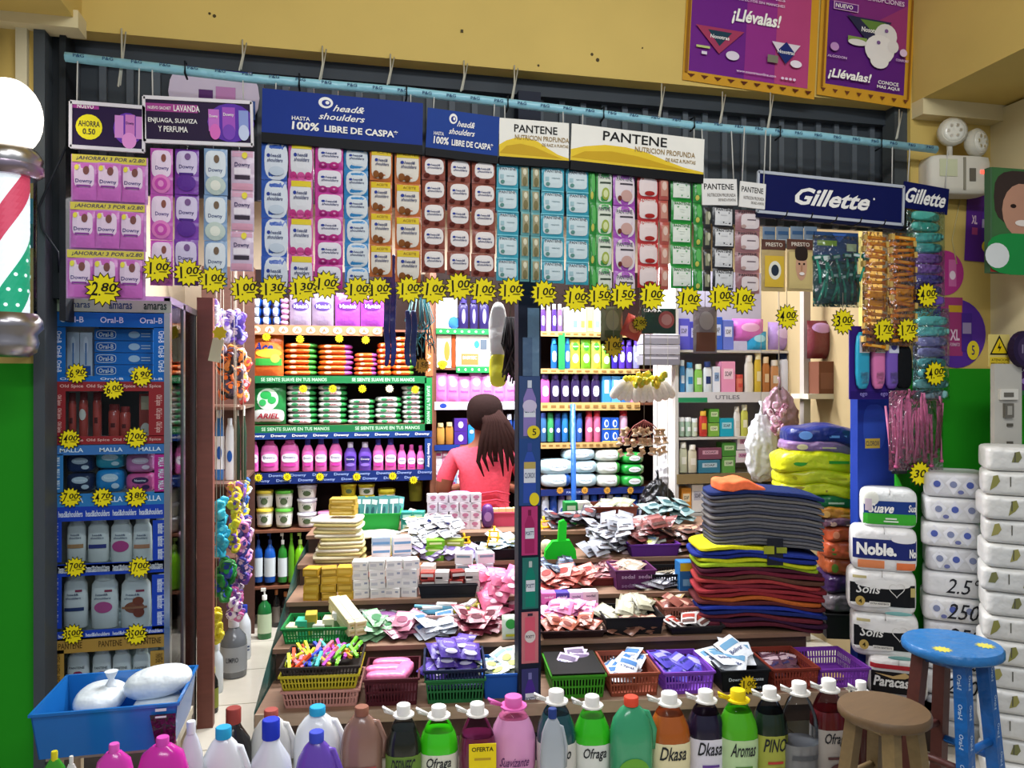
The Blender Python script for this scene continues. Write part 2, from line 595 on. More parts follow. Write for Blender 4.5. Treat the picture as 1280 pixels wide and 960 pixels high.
# ---------------------------------------------------------------- the setting
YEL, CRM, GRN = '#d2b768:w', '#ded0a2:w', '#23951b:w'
ZP, ZL = 1.57, 2.735     # paint line, lintel
def struct(name, mb, **k):
    return ob(name, mb, kind='structure', **k)

fl = thing('floor', 'cream ceramic tile floor of the shop', 'floor'); fl['kind'] = 'structure'; del fl['category']
ob('subfloor', MB().box(-4, 5, -1, 5.6, -.1, -.012, '#8d8778:w'), fl)
tile = MB().frustum((0, .447, 0, .447), (.002, .445, .002, .445), -.012, 0, '#cfc8b8:g').mesh('tile')
for i in range(10):
    for j in range(8):
        ob('tile', tile, fl, (-1.25 + i * .45, 2.0 + j * .45, 0))
struct('wall_front', MB().box(-3, 5, 2.95, 3.12, ZL, 3.7, YEL), label='yellow painted wall above the shop opening')
struct('wall_left', MB().box(-3, -1.022, 2.92, 3.2, 0, ZP, GRN).box(-3, -1.022, 2.92, 3.2, ZP, ZL, YEL)
       .box(-1.075, -1.04, 2.9, 2.92, ZP + .02, ZL - .02, '#d8d0ae:w').box(-1.16, -1.132, 2.885, 2.92, ZP + .8, ZL, '#241f1c:w'), label='pier painted green below and yellow above, beside the dark shutter rail')
struct('wall_right', MB().box(2.464, 2.9, 2.95, 3.3, 0, ZP, GRN).box(2.464, 2.9, 2.95, 3.3, ZP, ZL, YEL), label='pier painted green below and yellow above, behind the emergency light')
struct('wall_outer', MB().box(2.885, 4.6, 2.62, 2.95, 0, 1.50, GRN).box(2.885, 4.6, 2.62, 2.95, 1.50, ZL, CRM), label='cream wall beside the electrical panel')  # hall light on this face is put into the lighter upper colour
struct('trim_1', MB().box(-3, -.885, 1.2, 2.95, ZL + .005, 3.7, YEL).box(-3, -.87, 2.86, 2.95, ZL - .03, ZL + .03, CRM), label='yellow ceiling beam above the barber pole')
struct('trim_2', MB().box(2.47, 3.4, .9, 2.95, ZL + .01, 3.7, YEL).box(2.47, 3.0, 2.88, 2.95, ZL - .06, ZL + .01, CRM), label='yellow ceiling beam above the emergency light')
struct('ceiling', MB().box(-3, 5, .2, 3, 3.7, 3.8, '#d8c48a:w'), label='pale yellow market hall ceiling')
struct('wall_back', MB().box(-1.6, 3.4, 5.5, 5.6, 0, 2.8, '#c9b8a0:w'))
struct('wall_shop_left', MB().box(-1.1, -1.022, 3.2, 5.5, 0, 2.8, '#b9a890:w'))
struct('wall_shop_right', MB().box(2.75, 2.85, 3.3, 5.5, 0, 2.8, '#a8946e:w'))
struct('ceiling_shop', MB().box(-1.1, 2.85, 3.16, 5.5, 2.75, 2.82, '#d8d4cc:w'))
# dark sheet-metal header: ribbed panels
hd = thing('wall_header', 'dark grey ribbed metal shutter header', 'header'); hd['kind'] = 'structure'; del hd['category']
ob('channel', MB().box(-1.02, 2.46, 3.03, 3.08, ZL - .065, ZL, '#3b4146'), hd)
pan = (MB().box(0, .066, .02, .035, 2.2, ZL - .06, '#40464b')
       .prism([(.066, 2.2), (.09, 2.2), (.09, ZL - .06), (.066, ZL - .06)], 0.004, .035, '#596066')).mesh('panel')
for i in range(38):
    ob('panel', pan, hd, (-1.02 + i * .0917, 3.06, 0))
ob('holes', MB().box(.45, .46, 2.945, 2.95, 2.86, 2.87, '#443a20'), hd)
# shutter rails
struct('trim_3', MB().box(-1.02, -.985, 2.9, 3.05, 0, ZL, '#4a5054').box(-.985, -.95, 2.97, 3.05, 1.8, ZL, '#2b3034')
       .box(-.95, -.93, 2.93, 3.05, 1.72, ZL - .02, '#23272a'), label='dark grey shutter rail beside the green pier')
struct('trim_4', MB().box(2.40, 2.464, 2.97, 3.05, 1.1, ZL, '#4a4f50'), label='dark shutter rail behind the hanging bags')
# yellow wall scars
for i, (x, y, r) in enumerate([(262, 17, 3), (268, 20, 4), (740, 68, 4), (747, 75, 5), (673, 82, 3), (803, 60, 2)]):
    p = P(x, y, 2.95)
    ob('wall_hole', MB().lathe([(r * .0016, 0), (r * .0015, .002)], '#4a3d22', 8), bpy.data.objects['wall_front'], p, rx=math.pi / 2)

# ---------------------------------------------------------------- hanging bar and its cords
YB = 2.86
a, b = P(82, 71, YB), P(1170, 187, YB)
bar = thing('hanging_bar', 'long pale blue plastic-wrapped bar holding the signs and sachets', 'bar', a)
ob('tube', MB().tube([(0, 0, 0)] + [tuple((b - a) * (i / 6) + Vector((0, 0, -.008 * math.sin(i * 2)))) for i in range(1, 6)] + [tuple(b - a)], .017, '#8cc6d6:s', 8), bar)
mb = MB()
for i in range(38):
    q = (b - a) * ((i + .5) / 38)
    mb.M = Matrix.Translation(q + Vector((0, -.0185, .002)))
    mb.prints([('t', 'P&G', 0, 0, .034, .011, '#22476e')], 1, 1, cz=0)
ob('wrap_print', mb, bar, kind='stuff')
for i in (4, 8, 12, 16, 20, 24, 28, 33):
    q = (b - a) * (i / 36)
    ob('clip', MB().tube([q + Vector((0, .02, -.025)), q + Vector((0, -.02, -.02)), q + Vector((0, -.021, .02)), q + Vector((0, .018, .022))], .004, '#1c2226', 5), bar)
for i, (x, y0, y1) in enumerate([(152, 36, 112), (303, 50, 92), (403, 58, 105), (488, 68, 110), (580, 76, 118), (643, 82, 130), (827, 105, 152), (903, 115, 160), (963, 116, 165), (1124, 137, 178)]):
    p, q = P(x, y0, 2.94), P(x - 4, y1 - 4, YB - .012)
    ob('cord', MB().tube([p, (p + q) / 2 + Vector((.006, 0, -.004)), q], .0035, '#b7b6a8', 5)
       .tube([p + Vector((.014, 0, -.01)), q + Vector((.006, 0, .004))], .0028, '#a9a89c', 5), None,
       label=f'{ORD[i]} pale cord from the barber pole tying the bar to the lintel', cat='cord', group='cords tying the bar')
ob('cable', MB().tube([P(83, 183, 2.9), P(68, 215, 2.9), P(48, 260, 2.89), P(52, 285, 2.89), P(72, 315, 2.9), P(74, 340, 2.95)], .004, '#20242a', 6),
   label='thin black cable looping over the dark shutter rail', cat='cable')
# ---------------------------------------------------------------- hanging signs
YS = 2.845
BAR0, BAR1 = P(82, 71, YB), P(1170, 187, YB)
def sign(name, label, quad, spec, bg, frame=None, strip=None, strip_h=.03, d=.006, c=YS, hook=True):
    """board hung parallel to the opening; quad = left x, top-left y, right x, top-right y, height px (left)"""
    x0, y0, x1, y1, hp = quad
    p, q, lo = P(x0, y0, c), P(x1, y1, c), P(x0, y0 + hp, c)
    w, h = (q - p).length, p.z - lo.z
    t = thing(name, label, 'sign', (p + q) / 2 - Vector((0, 0, h)))
    t.rotation_euler = (0, -math.atan2(q.z - p.z, q.x - p.x), 0)
    bd = ob('board', MB().box(-w / 2, w / 2, 0, d, 0, h, bg), t)
    ob('lettering', MB().prints(spec, w, h), bd)
    if frame:
        f = .008
        ob('frame', MB().box(-w / 2, w / 2, -.005, .004, h - f, h + .004, frame).box(-w / 2, w / 2, -.005, .004, -.004, f, frame)
           .box(-w / 2 - .004, -w / 2 + f * .7, -.005, .004, 0, h, frame).box(w / 2 - f * .7, w / 2 + .004, -.005, .004, 0, h, frame), t)
    if strip:
        ob('hook_rail', MB().box(-w / 2, w / 2, -.004, d + .01, -strip_h, -.001, strip), t)
    if hook:
        for sx in (-1, 1):
            xw = (p + q).x / 2 + sx * w * .42
            up = BAR0.z + (BAR1.z - BAR0.z) * (xw - BAR0.x) / (BAR1.x - BAR0.x) - (p.z + (q.z - p.z) * (.5 + sx * .42))
            if up > .03:
                ob('hook', MB().tube([(sx * w * .42, .003, h), (sx * w * .42, .008, h + up)], .0025, '#c9c9c2', 5), t)
    return t

W, NV = '#f4f2ec', '#101c66'
HS = lambda dx, sx: [('e', dx - .115 * sx, .30, .045 * sx, .13, W), ('e', dx - .112 * sx, .29, .028 * sx, .075, '#1b2f8a'), ('e', dx - .105 * sx, .30, .012 * sx, .04, W),
     ('t', 'head&', dx + .035 * sx, .19, .19 * sx, .15, W, .12), ('t', 'shoulders', dx - .01 * sx, -.02, .28 * sx, .15, W, .06),
     ('t', 'HASTA', dx - .265 * sx, -.12, .11 * sx, .09, W), ('t', '100%', dx - .235 * sx, -.29, .165 * sx, .19, W, .02, .03),
     ('t', 'LIBRE DE CASPA*', dx + .11 * sx, -.30, .46 * sx, .165, W, 0, .03)]
sign('hanging_sign', 'dark purple sign with a round yellow saving badge', (88, 127, 180, 134, 57),
     [('r', -.31, .43, .38, .12, '#a3408f'), ('t', 'NUEVO', -.30, .42, .22, .09, W), ('e', -.25, -.03, .18, .28, '#f2e52c'),
      ('t', 'AHORRA', -.25, .04, .29, .13, '#25163a'), ('t', '0.50', -.25, -.13, .17, .13, '#25163a'), ('e', .28, -.02, .2, .36, '#6b3bb0'),
      ('r', .16, .02, .12, .5, '#d18bd0'), ('r', .31, .05, .13, .5, '#cf7fc4'), ('r', .44, .02, .1, .5, '#cf8cd0'), ('e', .3, -.28, .1, .18, '#e394d6'),
      ('t', 'Downy', .31, .1, .11, .08, '#3b1a6a')], '#2a1b40', '#dcd8de')
sign('hanging_sign', 'dark sign for lavender sachets with white lettering', (181, 121, 316, 128, 56),
     [('r', -.25, .28, .48, .18, '#a2438c'), ('t', 'NUEVO SACHET', -.36, .27, .21, .07, W), ('t', 'LAVANDA', -.11, .28, .24, .14, W),
      ('t', 'ENJUAGA, SUAVIZA', -.24, -.02, .45, .13, W), ('t', 'Y PERFUMA', -.24, -.2, .27, .13, W), ('e', .3, 0, .22, .44, '#5e35a8'),
      ('r', .14, .04, .1, .5, '#c673c8'), ('r', .28, .08, .12, .54, '#a557c0'), ('r', .42, .04, .09, .5, '#8e9fd8'),
      ('e', .15, -.22, .05, .18, '#dc6fbf'), ('e', .28, -.22, .06, .18, '#7d49b8'), ('e', .42, -.22, .05, .18, '#c8d3ee'),
      ('t', 'Downy', .28, .17, .1, .09, W), ('t', 'Downy', .14, .12, .08, .08, W)], '#2b1d3c', '#e4e0e4')
sign('hanging_sign', 'large navy anti-dandruff shampoo sign with white lettering', (327, 110, 528, 129, 55), HS(0, 1), '#0b2f86', None, '#0a0c10', .036)
sign('hanging_sign', 'small navy anti-dandruff shampoo sign beside a white and gold one', (532, 134, 622, 146, 50), HS(0, 1.25), '#0f3a8c', None, '#0a0c10', .03)
WV = lambda y: [('p', [(-.5, -.5), (.5, -.5), (.5, -.44), (.34, -.36), (.2, -.22), (.05, -.05), (-.1, .02), (-.25, .02), (-.4, -.08), (-.5, -.2)], '#e6c531'),
                ('p', [(-.5, -.42), (.1, -.44), (.4, -.46), (.2, -.34), (.0, -.2), (-.2, -.14), (-.4, -.22)], '#c9a21e')]
sign('hanging_sign', 'small white and gold hair care sign next to the navy signs', (624, 147, 711, 154, 48),
     WV(0) + [('t', 'PANTENE', .02, .26, .62, .2, '#171717'), ('t', 'NUTRICION PROFUNDA', .11, .03, .78, .13, '#9a7f4e'), ('t', 'DE RAIZ A PUNTAS', .3, -.13, .38, .08, '#9a7f4e')], '#eeece2', None, '#0a0c10', .03)
sign('hanging_sign', 'large white and gold hair care sign with black lettering', (713, 154, 879, 174, 46),
     WV(0) + [('t', 'PANTENE', -.03, .27, .48, .26, '#131313'), ('t', 'NUTRICION PROFUNDA', .2, .0, .46, .15, '#9a7f4e'), ('t', 'DE RAIZ A PUNTAS', .32, -.2, .23, .1, '#9a7f4e')], '#f0eee4', None, '#0a0c10', .036)
for i, (q, l) in enumerate([((878, 223, 922, 224, 33), 'small white card left of its pair, above the black sachet strip'), ((924, 226, 956, 230, 32), 'small white card right of its pair, above the rose sachet strip')]):
    sign('hanging_card', l, q, [('t', 'PANTENE', -.02, .2, .84, .22, '#1c1c1c'), ('t', 'NUTRICION PROFUNDA', .05, -.12, .8, .13, '#77706a'), ('t', 'DE RAIZ A PUNTAS', .2, -.3, .5, .1, '#77706a')], '#e9e7e2', None, None, c=YS - .01 * i)
GI = [('t', 'Gillette', .01, .0, .52, .44, W, .1, .03), ('e', .292, .1, .006, .03, W)]
sign('hanging_sign', 'long navy razor sign framed in silver', (946, 214, 1128, 233, 51), GI, '#0d1550', '#b9bfc8', '#0e1434', .02)
sign('hanging_sign', 'small navy razor sign at the end of the bar', (1128, 226, 1184, 236, 33), [('t', 'Gillette', 0, .02, .9, .6, W, .1, .028)], '#0d1550', None, None)
# round shelf talker behind the lavender sign
p = P(268, 118, 3.035)
ob('round_poster', MB().prism([(.16 * math.cos(a * .2618), .16 * math.sin(a * .2618)) for a in range(24)], 0, .004, '#cfc3d6')
   .prints([('p', [(.15 * math.cos(a * .2), .15 * math.sin(a * .2)) for a in range(3, 14)], '#3b3a94'), ('r', -.03, -.04, .05, .11, '#5a2f6c'), ('r', .04, -.02, .07, .1, '#c084b8'), ('r', .11, -.05, .07, .07, '#4666a8'),
            ('t', 'Downy', .05, -.03, .05, .02, W)], 1, 1, cz=0), None, p, label='round pale poster half hidden behind the lavender sign', cat='poster')

# ---------------------------------------------------------------- sachet strips
def sachet_mesh(key, w, h, bg, spec, bulge=.009):
    def mk():
        m = MB().pillow(w, h, bulge, bg + ':s', 6, .04)
        m.prints(spec, w, h, lambda x, z: -pil(max(-1, min(1, 2 * x / w)), max(-1, min(1, 2 * z / h - 1)), bulge, .04) - .0006, lay=.0006, base=.0009)
        return m.mesh('sachet')
    return cached(('sachet', key, round(w, 3), round(h, 3)), mk)

BLOB = lambda c: ('e', .02, .02, .43, .45, c, 3)
hs_txt = [('e', -.22, .12, .07, .05, '#2a3f96'), ('t', 'head&', .08, .12, .42, .09, '#33406e', .1), ('t', 'shoulders', .04, .0, .6, .1, '#33406e', .05)]
pt_txt = [('t', 'PANTENE', .0, .3, .72, .13, '#3f4650')]
SK = {
    'downy_rose': ('#c65ab8', [('e', 0, .16, .44, .3, '#ead6ea', 4), ('t', 'Downy', .05, .05, .6, .11, '#412a7c'), ('e', .12, .28, .11, .09, '#8a5348'), ('e', 0, -.28, .42, .2, '#e483c4'), ('e', 0, -.28, .28, .13, '#c94fae'), ('e', 0, -.28, .13, .07, '#e996cf')]),
    'downy_purple': ('#7b3aa6', [('e', 0, .18, .44, .28, '#d6cbe6', 4), ('t', 'Downy', 0, .08, .62, .11, '#33246c'), ('e', .05, .32, .13, .08, '#7a5a8e'), ('e', 0, -.26, .4, .18, '#5f3393'), ('r', 0, -.07, .6, .05, '#4a2580')]),
    'downy_blue': ('#7fa0c4', [('e', 0, .16, .44, .3, '#dbe4ea', 4), ('t', 'Downy', 0, .02, .6, .11, '#2b3f74'), ('e', .05, .27, .12, .09, '#75614e'), ('e', 0, -.3, .44, .2, '#c3d2c9'), ('e', 0, -.3, .22, .11, '#e9ecdf')]),
    'downy_pearl': ('#d3c0d4', [('r', 0, .42, .9, .16, '#d9a9c0'), ('r', 0, -.02, .72, .16, '#eee6ee'), ('t', 'Downy', 0, .13, .66, .14, '#3a3164'), ('r', 0, -.17, .66, .1, '#3c3340'), ('r', 0, -.4, .9, .16, '#e0a6bc'), ('e', .1, .38, .12, .09, '#e8da4e')]),
    'hs_blue': ('#2a57b0', [('e', .08, 0, .46, .5, '#d5dde6', 3)] + hs_txt + [('e', .1, -.28, .3, .12, '#c2cfdc')]),
    'hs_yellow': ('#c9559c', [('e', .02, -.02, .44, .4, '#dfe0e4', 4), ('r', .04, .36, .8, .16, '#ddc832')] + hs_txt + [('e', -.3, -.42, .14, .1, '#c63f86'), ('e', 0, -.43, .16, .1, '#d2589a'), ('e', .3, -.42, .14, .1, '#c63f86')]),
    'hs_pink': ('#c33b97', [('e', .02, .06, .42, .36, '#e2dfe6', 4)] + hs_txt + [('e', -.22, -.37, .15, .12, '#a62a78'), ('e', .18, -.37, .17, .13, '#b8307f'), ('e', -.22, -.37, .05, .04, '#e79ccb'), ('e', .18, -.37, .05, .04, '#e79ccb')]),
    'hs_sky': ('#3186c0', [('e', .04, 0, .45, .5, '#d6dee2', 3)] + hs_txt),
    'hs_coffee': ('#c06a32', [('e', .0, .0, .44, .44, '#e3dccf', 4), ('r', 0, .36, .86, .2, '#dcc02e'), ('t', 'ACEITE', .05, .36, .5, .08, '#8a6a1a')] + hs_txt + [('e', -.24, -.32, .13, .11, '#8a5428'), ('e', -.02, -.36, .12, .1, '#774420')]),
    'hs_brown': ('#8d4a3c', [('e', .03, .06, .41, .36, '#e6e0dc', 3)] + hs_txt + [('e', -.3, -.34, .13, .1, '#5c241c'), ('e', .15, -.4, .1, .07, '#5c241c')]),
    'pt_cyan': ('#3fa3b8', [('e', 0, -.02, .42, .38, '#cfdfe2', 5)] + pt_txt + [('r', -.28, -.04, .16, .18, '#9fc0c6'), ('t', 'restauracion', .1, 0, .36, .06, '#6a8a94'), ('e', -.25, -.26, .09, .08, '#5d8f86'), ('r', 0, .46, .95, .07, '#76c3d0')]),
    'pt_green': ('#3f9c4a', [('e', .04, 0, .45, .46, '#dbe2d0', 5)] + pt_txt + [('e', .06, -.22, .24, .19, '#9fb04c'), ('e', .06, -.22, .15, .12, '#d6dea4'), ('r', .05, .12, .7, .05, '#3a4a3a')]),
    'pt_purple': ('#a04bb0', [('e', .03, 0, .46, .48, '#e0d5d9', 3)] + pt_txt + [('r', .08, .14, .6, .05, '#474048'), ('e', .08, -.22, .27, .18, '#c79f96'), ('e', -.24, -.3, .09, .08, '#6c2f2a')]),
    'pt_red': ('#b92f33', [('e', 0, -.02, .43, .4, '#e6d5d2', 5), ('p', [(-.3, .36), (.36, .36), (.2, -.3), (-.12, -.3)], '#c7402f'), ('t', 'PANTENE', .0, .4, .7, .1, '#f0e2da'), ('e', .05, -.3, .24, .1, '#a52824')]),
    'pt_tri': ('#1e8e34', [('r', .0, -.0, .82, .8, '#e2e8dc'), ('p', [(-.26, .2), (.26, .2), (0, -.36)], '#2c8f3c'), ('t', 'PANTENE', 0, .33, .76, .13, '#1f6a2c'), ('r', 0, .08, .26, .05, '#e8eee0'), ('r', 0, -.03, .18, .04, '#e8eee0')]),
    'pt_black': ('#24242a', [('r', .02, -.02, .84, .8, '#dcdcdc'), ('p', [(-.28, .2), (.3, .2), (0, -.34)], '#232328'), ('t', 'PANTENE', .02, .32, .74, .13, '#2a2a2e'), ('r', 0, .06, .3, .04, '#cfcfcf')]),
    'pt_rose': ('#9c6c70', [('e', .08, -.04, .38, .36, '#e0d3d3', 4), ('t', 'PANTENE', .0, .38, .76, .13, '#4d4348'), ('r', .12, .02, .36, .05, '#6d5c62'), ('e', -.2, -.3, .1, .09, '#b89a94')]),
    'silver_back': ('#a89a78', [('r', 0, 0, .7, .7, '#c9bd9a'), ('r', 0, .1, .5, .04, '#8a7c58'), ('r', 0, -.1, .5, .04, '#8a7c58')]),
    'cyan_back': ('#6aa7a8', [('r', 0, 0, .7, .8, '#a39c7c'), ('e', 0, -.2, .25, .2, '#7c744e'), ('e', 0, .2, .2, .14, '#d8d4b8')]),
    'green_back': ('#2a8a38', [('e', .1, .1, .3, .3, '#5db45e'), ('e', -.1, -.3, .2, .12, '#c5c25a')]),
    'red_back': ('#b4544a', [('r', 0, 0, .7, .7, '#c58a78'), ('e', 0, .1, .25, .2, '#dfc0b0')]),
    'black_back': ('#2f3030', [('r', -.1, 0, .5, .6, '#8f8f74'), ('e', .1, .1, .2, .2, '#c3c3a8')]),
}
STRIPS = [  # kind, x0, x1, y top, sachet px, count, label
    ('downy_rose', 188, 217, 186, 57, 3, 'pink rose softener sachet strip under the lavender sign'),
    ('downy_purple', 218, 249, 186, 57, 3, 'purple lavender softener sachet strip'),
    ('downy_blue', 255, 285, 187, 57, 3, 'pale blue softener sachet strip'),
    ('downy_pearl', 288, 318, 189, 50, 3, 'pearl pink softener sachet strip with navy edge'),
    ('hs_blue', 326, 359, 177, 48, 4, 'wide blue and white shampoo sachet strip under the large navy sign'),
    ('hs_yellow', 360, 392, 177, 47, 4, 'magenta shampoo sachet strip with yellow tops'),
    ('hs_pink', 393, 429, 181, 30, 6, 'magenta shampoo sachet strip with dark flowers'),
    ('hs_sky', 430, 461, 184, 30, 6, 'sky blue and white shampoo sachet strip'),
    ('hs_coffee', 462, 491, 186, 40, 4, 'orange shampoo sachet strip with coffee beans, beside the sky blue one'),
    ('hs_coffee', 493, 526, 189, 41, 4, 'orange shampoo sachet strip with coffee beans, beside the brown ones'),
    ('hs_brown', 527, 557, 196, 29, 5, 'brown shampoo sachet strip next to the orange one'),
    ('hs_brown', 559, 588, 199, 29, 5, 'brown shampoo sachet strip between two brown strips'),
    ('hs_brown', 589, 619, 201, 29, 5, 'brown shampoo sachet strip next to the cyan one'),
    ('pt_cyan', 620, 648, 206, 29, 5, 'cyan conditioner sachet strip next to the brown ones'),
    ('cyan_back', 650, 662, 207, 29, 5, 'narrow gold-backed sachet strip left of its pair'),
    ('cyan_back', 663, 675, 208, 29, 5, 'narrow gold-backed sachet strip right of its pair'),
    ('pt_cyan', 676, 705, 209, 29, 5, 'cyan conditioner sachet strip beside the gold-backed pair'),
    ('pt_cyan', 707, 736, 211, 29, 5, 'cyan conditioner sachet strip beside the green ones'),
    ('green_back', 736, 745, 213, 40, 4, 'narrow dark green sachet strip edge-on'),
    ('pt_green', 745, 765, 214, 40, 4, 'green and white conditioner sachet strip with avocado rings'),
    ('pt_purple', 766, 794, 216, 41, 4, 'purple and white conditioner sachet strip'),
    ('pt_red', 796, 823, 220, 28, 5, 'red conditioner sachet strip'),
    ('red_back', 824, 836, 222, 28, 5, 'narrow coppery sachet strip beside the red one'),
    ('pt_tri', 838, 865, 223, 27.5, 5, 'green sachet strip with white triangle panels'),
    ('green_back', 866, 878, 226, 27.5, 5, 'narrow bright green sachet strip next to the black one'),
    ('black_back', 879, 889, 260, 26, 4, 'narrow black sachet strip edge-on'),
    ('pt_black', 890, 917, 258, 26, 4, 'black and white charcoal conditioner sachet strip'),
    ('pt_rose', 919, 950, 263, 26, 4, 'rose brown conditioner sachet strip'),
]
for n, (kind, x0, x1, y0, hp, cnt, lab) in enumerate(STRIPS):
    c = 2.858 + .006 * (n % 2)
    base, w, h = rect(x0, y0, x1, y0 + hp, c)
    t = thing('sachet_strip', lab, 'sachet strip', base + Vector((0, 0, h - h * cnt)), group='sachet strips hanging from the bar')
    bg, spec = SK[kind]
    me = sachet_mesh(kind, w * .97, h, bg, spec)
    for i in range(cnt):
        o = ob('sachet', me, t, (random.uniform(-.002, .002), 0, h * (cnt - 1 - i)), random.uniform(-.05, .05)); o.rotation_euler.x = random.uniform(-.05, .05)
# pink three-pouch offer packs
for r, (x0, y0, x1, y1) in enumerate([(89, 195, 185, 254), (87, 254, 183, 313), (83, 313, 182, 374)]):
    base, w, h = rect(x0, y0, x1, y1, 2.85)
    t = thing('offer_pack', f'pink three-pouch softener offer pack, {["top", "middle", "bottom"][r]} of three', 'softener pack', base, group='pink offer packs on the left')
    ob('wrapper', MB().pillow(w, h, .008, '#c987c9:s', 8, .03), t)
    ob('header', MB().prints([('r', 0, .41, .97, .16, '#d9ca55'), ('t', '¡AHORRA! 3 POR s/2.80', .02, .41, .88, .1, '#39305c', .02)], w, h, lambda x, z: -.006), t)
    for i in range(3):
        me = sachet_mesh('offer', w * .31, h * .78, '#c869bd', [('e', 0, .14, .42, .32, '#e6cfe4', 4), ('t', 'Downy', 0, -.02, .7, .13, '#3a2a78'), ('e', .1, .28, .13, .12, '#7d4f4a'), ('e', -.3, .36, .1, .08, '#e5dc52'), ('r', 0, -.14, .6, .05, '#8a3f96')], .012)
        ob('pouch', me, t, ((i - 1) * w * .315, -.008 - .003 * (i == 1), h * .03))

# ---------------------------------------------------------------- starburst price tags
def star_mesh(txt, r, dark='#2a2408', fill='#f0df1c', ink='#191510', n=15, hand=True):
    def mk():
        m = MB()
        o = [(rr * math.cos(math.pi * i / n + .1), rr * math.sin(math.pi * i / n + .1)) for i in range(2 * n) for rr in (r * (1.0 if i % 2 == 0 else (.73 if n > 12 else .66)),)]
        m.prism(o, 0, .0025, dark)
        m.prism([(x * .9, z * .9) for x, z in o], -.0012, .0, fill)
        if not txt:
            m.M = Matrix.Translation((0, -.0012, 0))
            m.prints([('r', -.25 * r, .05 * r, .12 * r, .6 * r, ink), ('e', .1 * r, .1 * r, .16 * r, .24 * r, ink), ('e', .1 * r, .1 * r, .08 * r, .14 * r, fill), ('r', .1 * r, -.3 * r, .5 * r, .08 * r, ink)], 1, 1, cz=0)
        if txt:
            a, _, b = txt.partition('.')
            m.M = Matrix.Translation((0, -.0012, 0))
            if b:
                m.prints([('t', a, -.42 * r, .03 * r, (.12 if a == '1' else .34 if len(a) < 2 else .5) * r, .78 * r, ink, .2), ('e', -.17 * r, -.3 * r, .05 * r, .05 * r, ink), ('t', b, .3 * r, .14 * r, .78 * r, .5 * r, ink, .12), ('r', .34 * r, -.2 * r, .5 * r, .05 * r, ink)], 1, 1, cz=0)
            else:
                m.prints([('t', a, 0, 0, r, .6 * r, ink, .15)], 1, 1, cz=0)
        return m.mesh('price_tag')
    return cached(('star', txt, round(r, 3), fill, n), mk)

def tag(x, y, txt, lab, c=2.815, px=19, k=0.0, fill='#f0df1c', group='starburst price tags on the sachets', ink='#191510', string=0):
    p = P(x, y, c, k); u = (x - 640) / F
    r = round(px * p.y / (CS - u * SN) / F / .003) * .003 if px > 10 else .03
    o = ob('price_tag', star_mesh(txt, r, fill=fill, ink=ink, n=15 if px > 10 else 11), None, p, -math.atan(k), label=lab, cat='price tag', group=group)
    o.rotation_euler.y = random.uniform(-.1, .1)
    if string:
        o.rotation_euler.y = 0
        ob('string', MB().tube([(0, .002, r * .6), (0, .002, string)], .0012, '#8a8678', 4), o)
    return o

T1 = [(197, 336, '1.00', 'pink rose strip'), (235, 341, '1.00', 'purple lavender strip'), (266, 350, '1.00', 'pale blue softener strip'), (306, 362, '1.00', 'pearl pink strip'),
      (341, 362, '1.30', 'wide blue shampoo strip'), (378, 361, '1.30', 'yellow-topped magenta strip'), (407, 356, '1.00', 'dark-flowered magenta strip'), (447, 363, '1.00', 'sky blue strip'),
      (473, 363, '1.00', 'orange strip beside the sky blue one'), (511, 362, '1.00', 'orange strip beside the brown ones'), (542, 363, '1.00', 'brown strip next to the orange'), (574, 358, '1.00', 'middle brown strip'),
      (604, 364, '1.00', 'brown strip next to the cyan'), (639, 364, '1.00', 'cyan strip next to the brown'), (680, 367, '1.00', 'cyan strip above the post'), (720, 373, '1.00', 'cyan strip beside the green'),
      (750, 371, '1.50', 'avocado green strip'), (779, 370, '1.50', 'purple and white strip'), (815, 370, '1.00', 'red strip'), (861, 375, '1.00', 'green triangle strip'), (901, 372, '1.00', 'black charcoal strip'),
      (929, 375, '1.00', 'rose brown strip')]
for i, (x, y, t, w) in enumerate(T1):
    tag(x, y, t, f'yellow starburst price tag reading {t} below the {w}', 2.815 - .004 * (i % 2))
tag(129, 362, '2.80', 'yellow starburst price tag reading 2.80 on the pink offer packs', px=22)
for x, y, t, w in [(984, 396, '4.00', 'below the yellow razor cards'), (1054, 402, '3.00', 'below the green razors'), (1105, 413, '1.70', 'on the orange razors, left one'), (1134, 413, '1.70', 'on the orange razors, right one'),
                   (1159, 369, '4.00', 'on the upper aqua bag'), (1169, 467, '4.00', 'on the lower aqua bag'), (1150, 592, '30', 'below the pink sticks bag')]:
    tag(x, y, t, f'yellow starburst price tag reading {t} {w}', 2.80, px=17, string=.12 if w.startswith('below') else 0)
# ---------------------------------------------------------------- barber pole at the edge of the frame
p = P(12, 300, 2.72)
bp = thing('barber_pole', 'lit barber pole with white globe and red, white and green stripes', 'barber pole', (p.x, 2.72, 1.55))
def zz(y): return P(12, y, 2.72).z - 1.55
R = .075
ob('globe', MB().lathe([(R * 1.25 * math.sin(math.pi * (i + .5) / 13), zz(195) + R * 1.25 + .03 - R * 1.6 * math.cos(math.pi * (i + .5) / 13)) for i in range(13)], '#fff6ec:e2.2', 18), bp)
ob('cap', MB().lathe([(R * 1.15, zz(208)), (R * 1.25, zz(198)), (R * 1.05, zz(188)), (R * .9, zz(184))], '#c9c6c4:m', 20).lathe([(R * 1.0, zz(222)), (R * 1.28, zz(216)), (R * 1.28, zz(208))], '#b9a8b6:m', 20), bp)
cyl = MB()
za, zb = zz(392), zz(222)
bands = [('#e8506a:e.5', 0, .2), ('#ffffff:e.7', .2, .45), ('#28b080:e.45', .45, .75), ('#ffffff:e.7', .75, 1)]
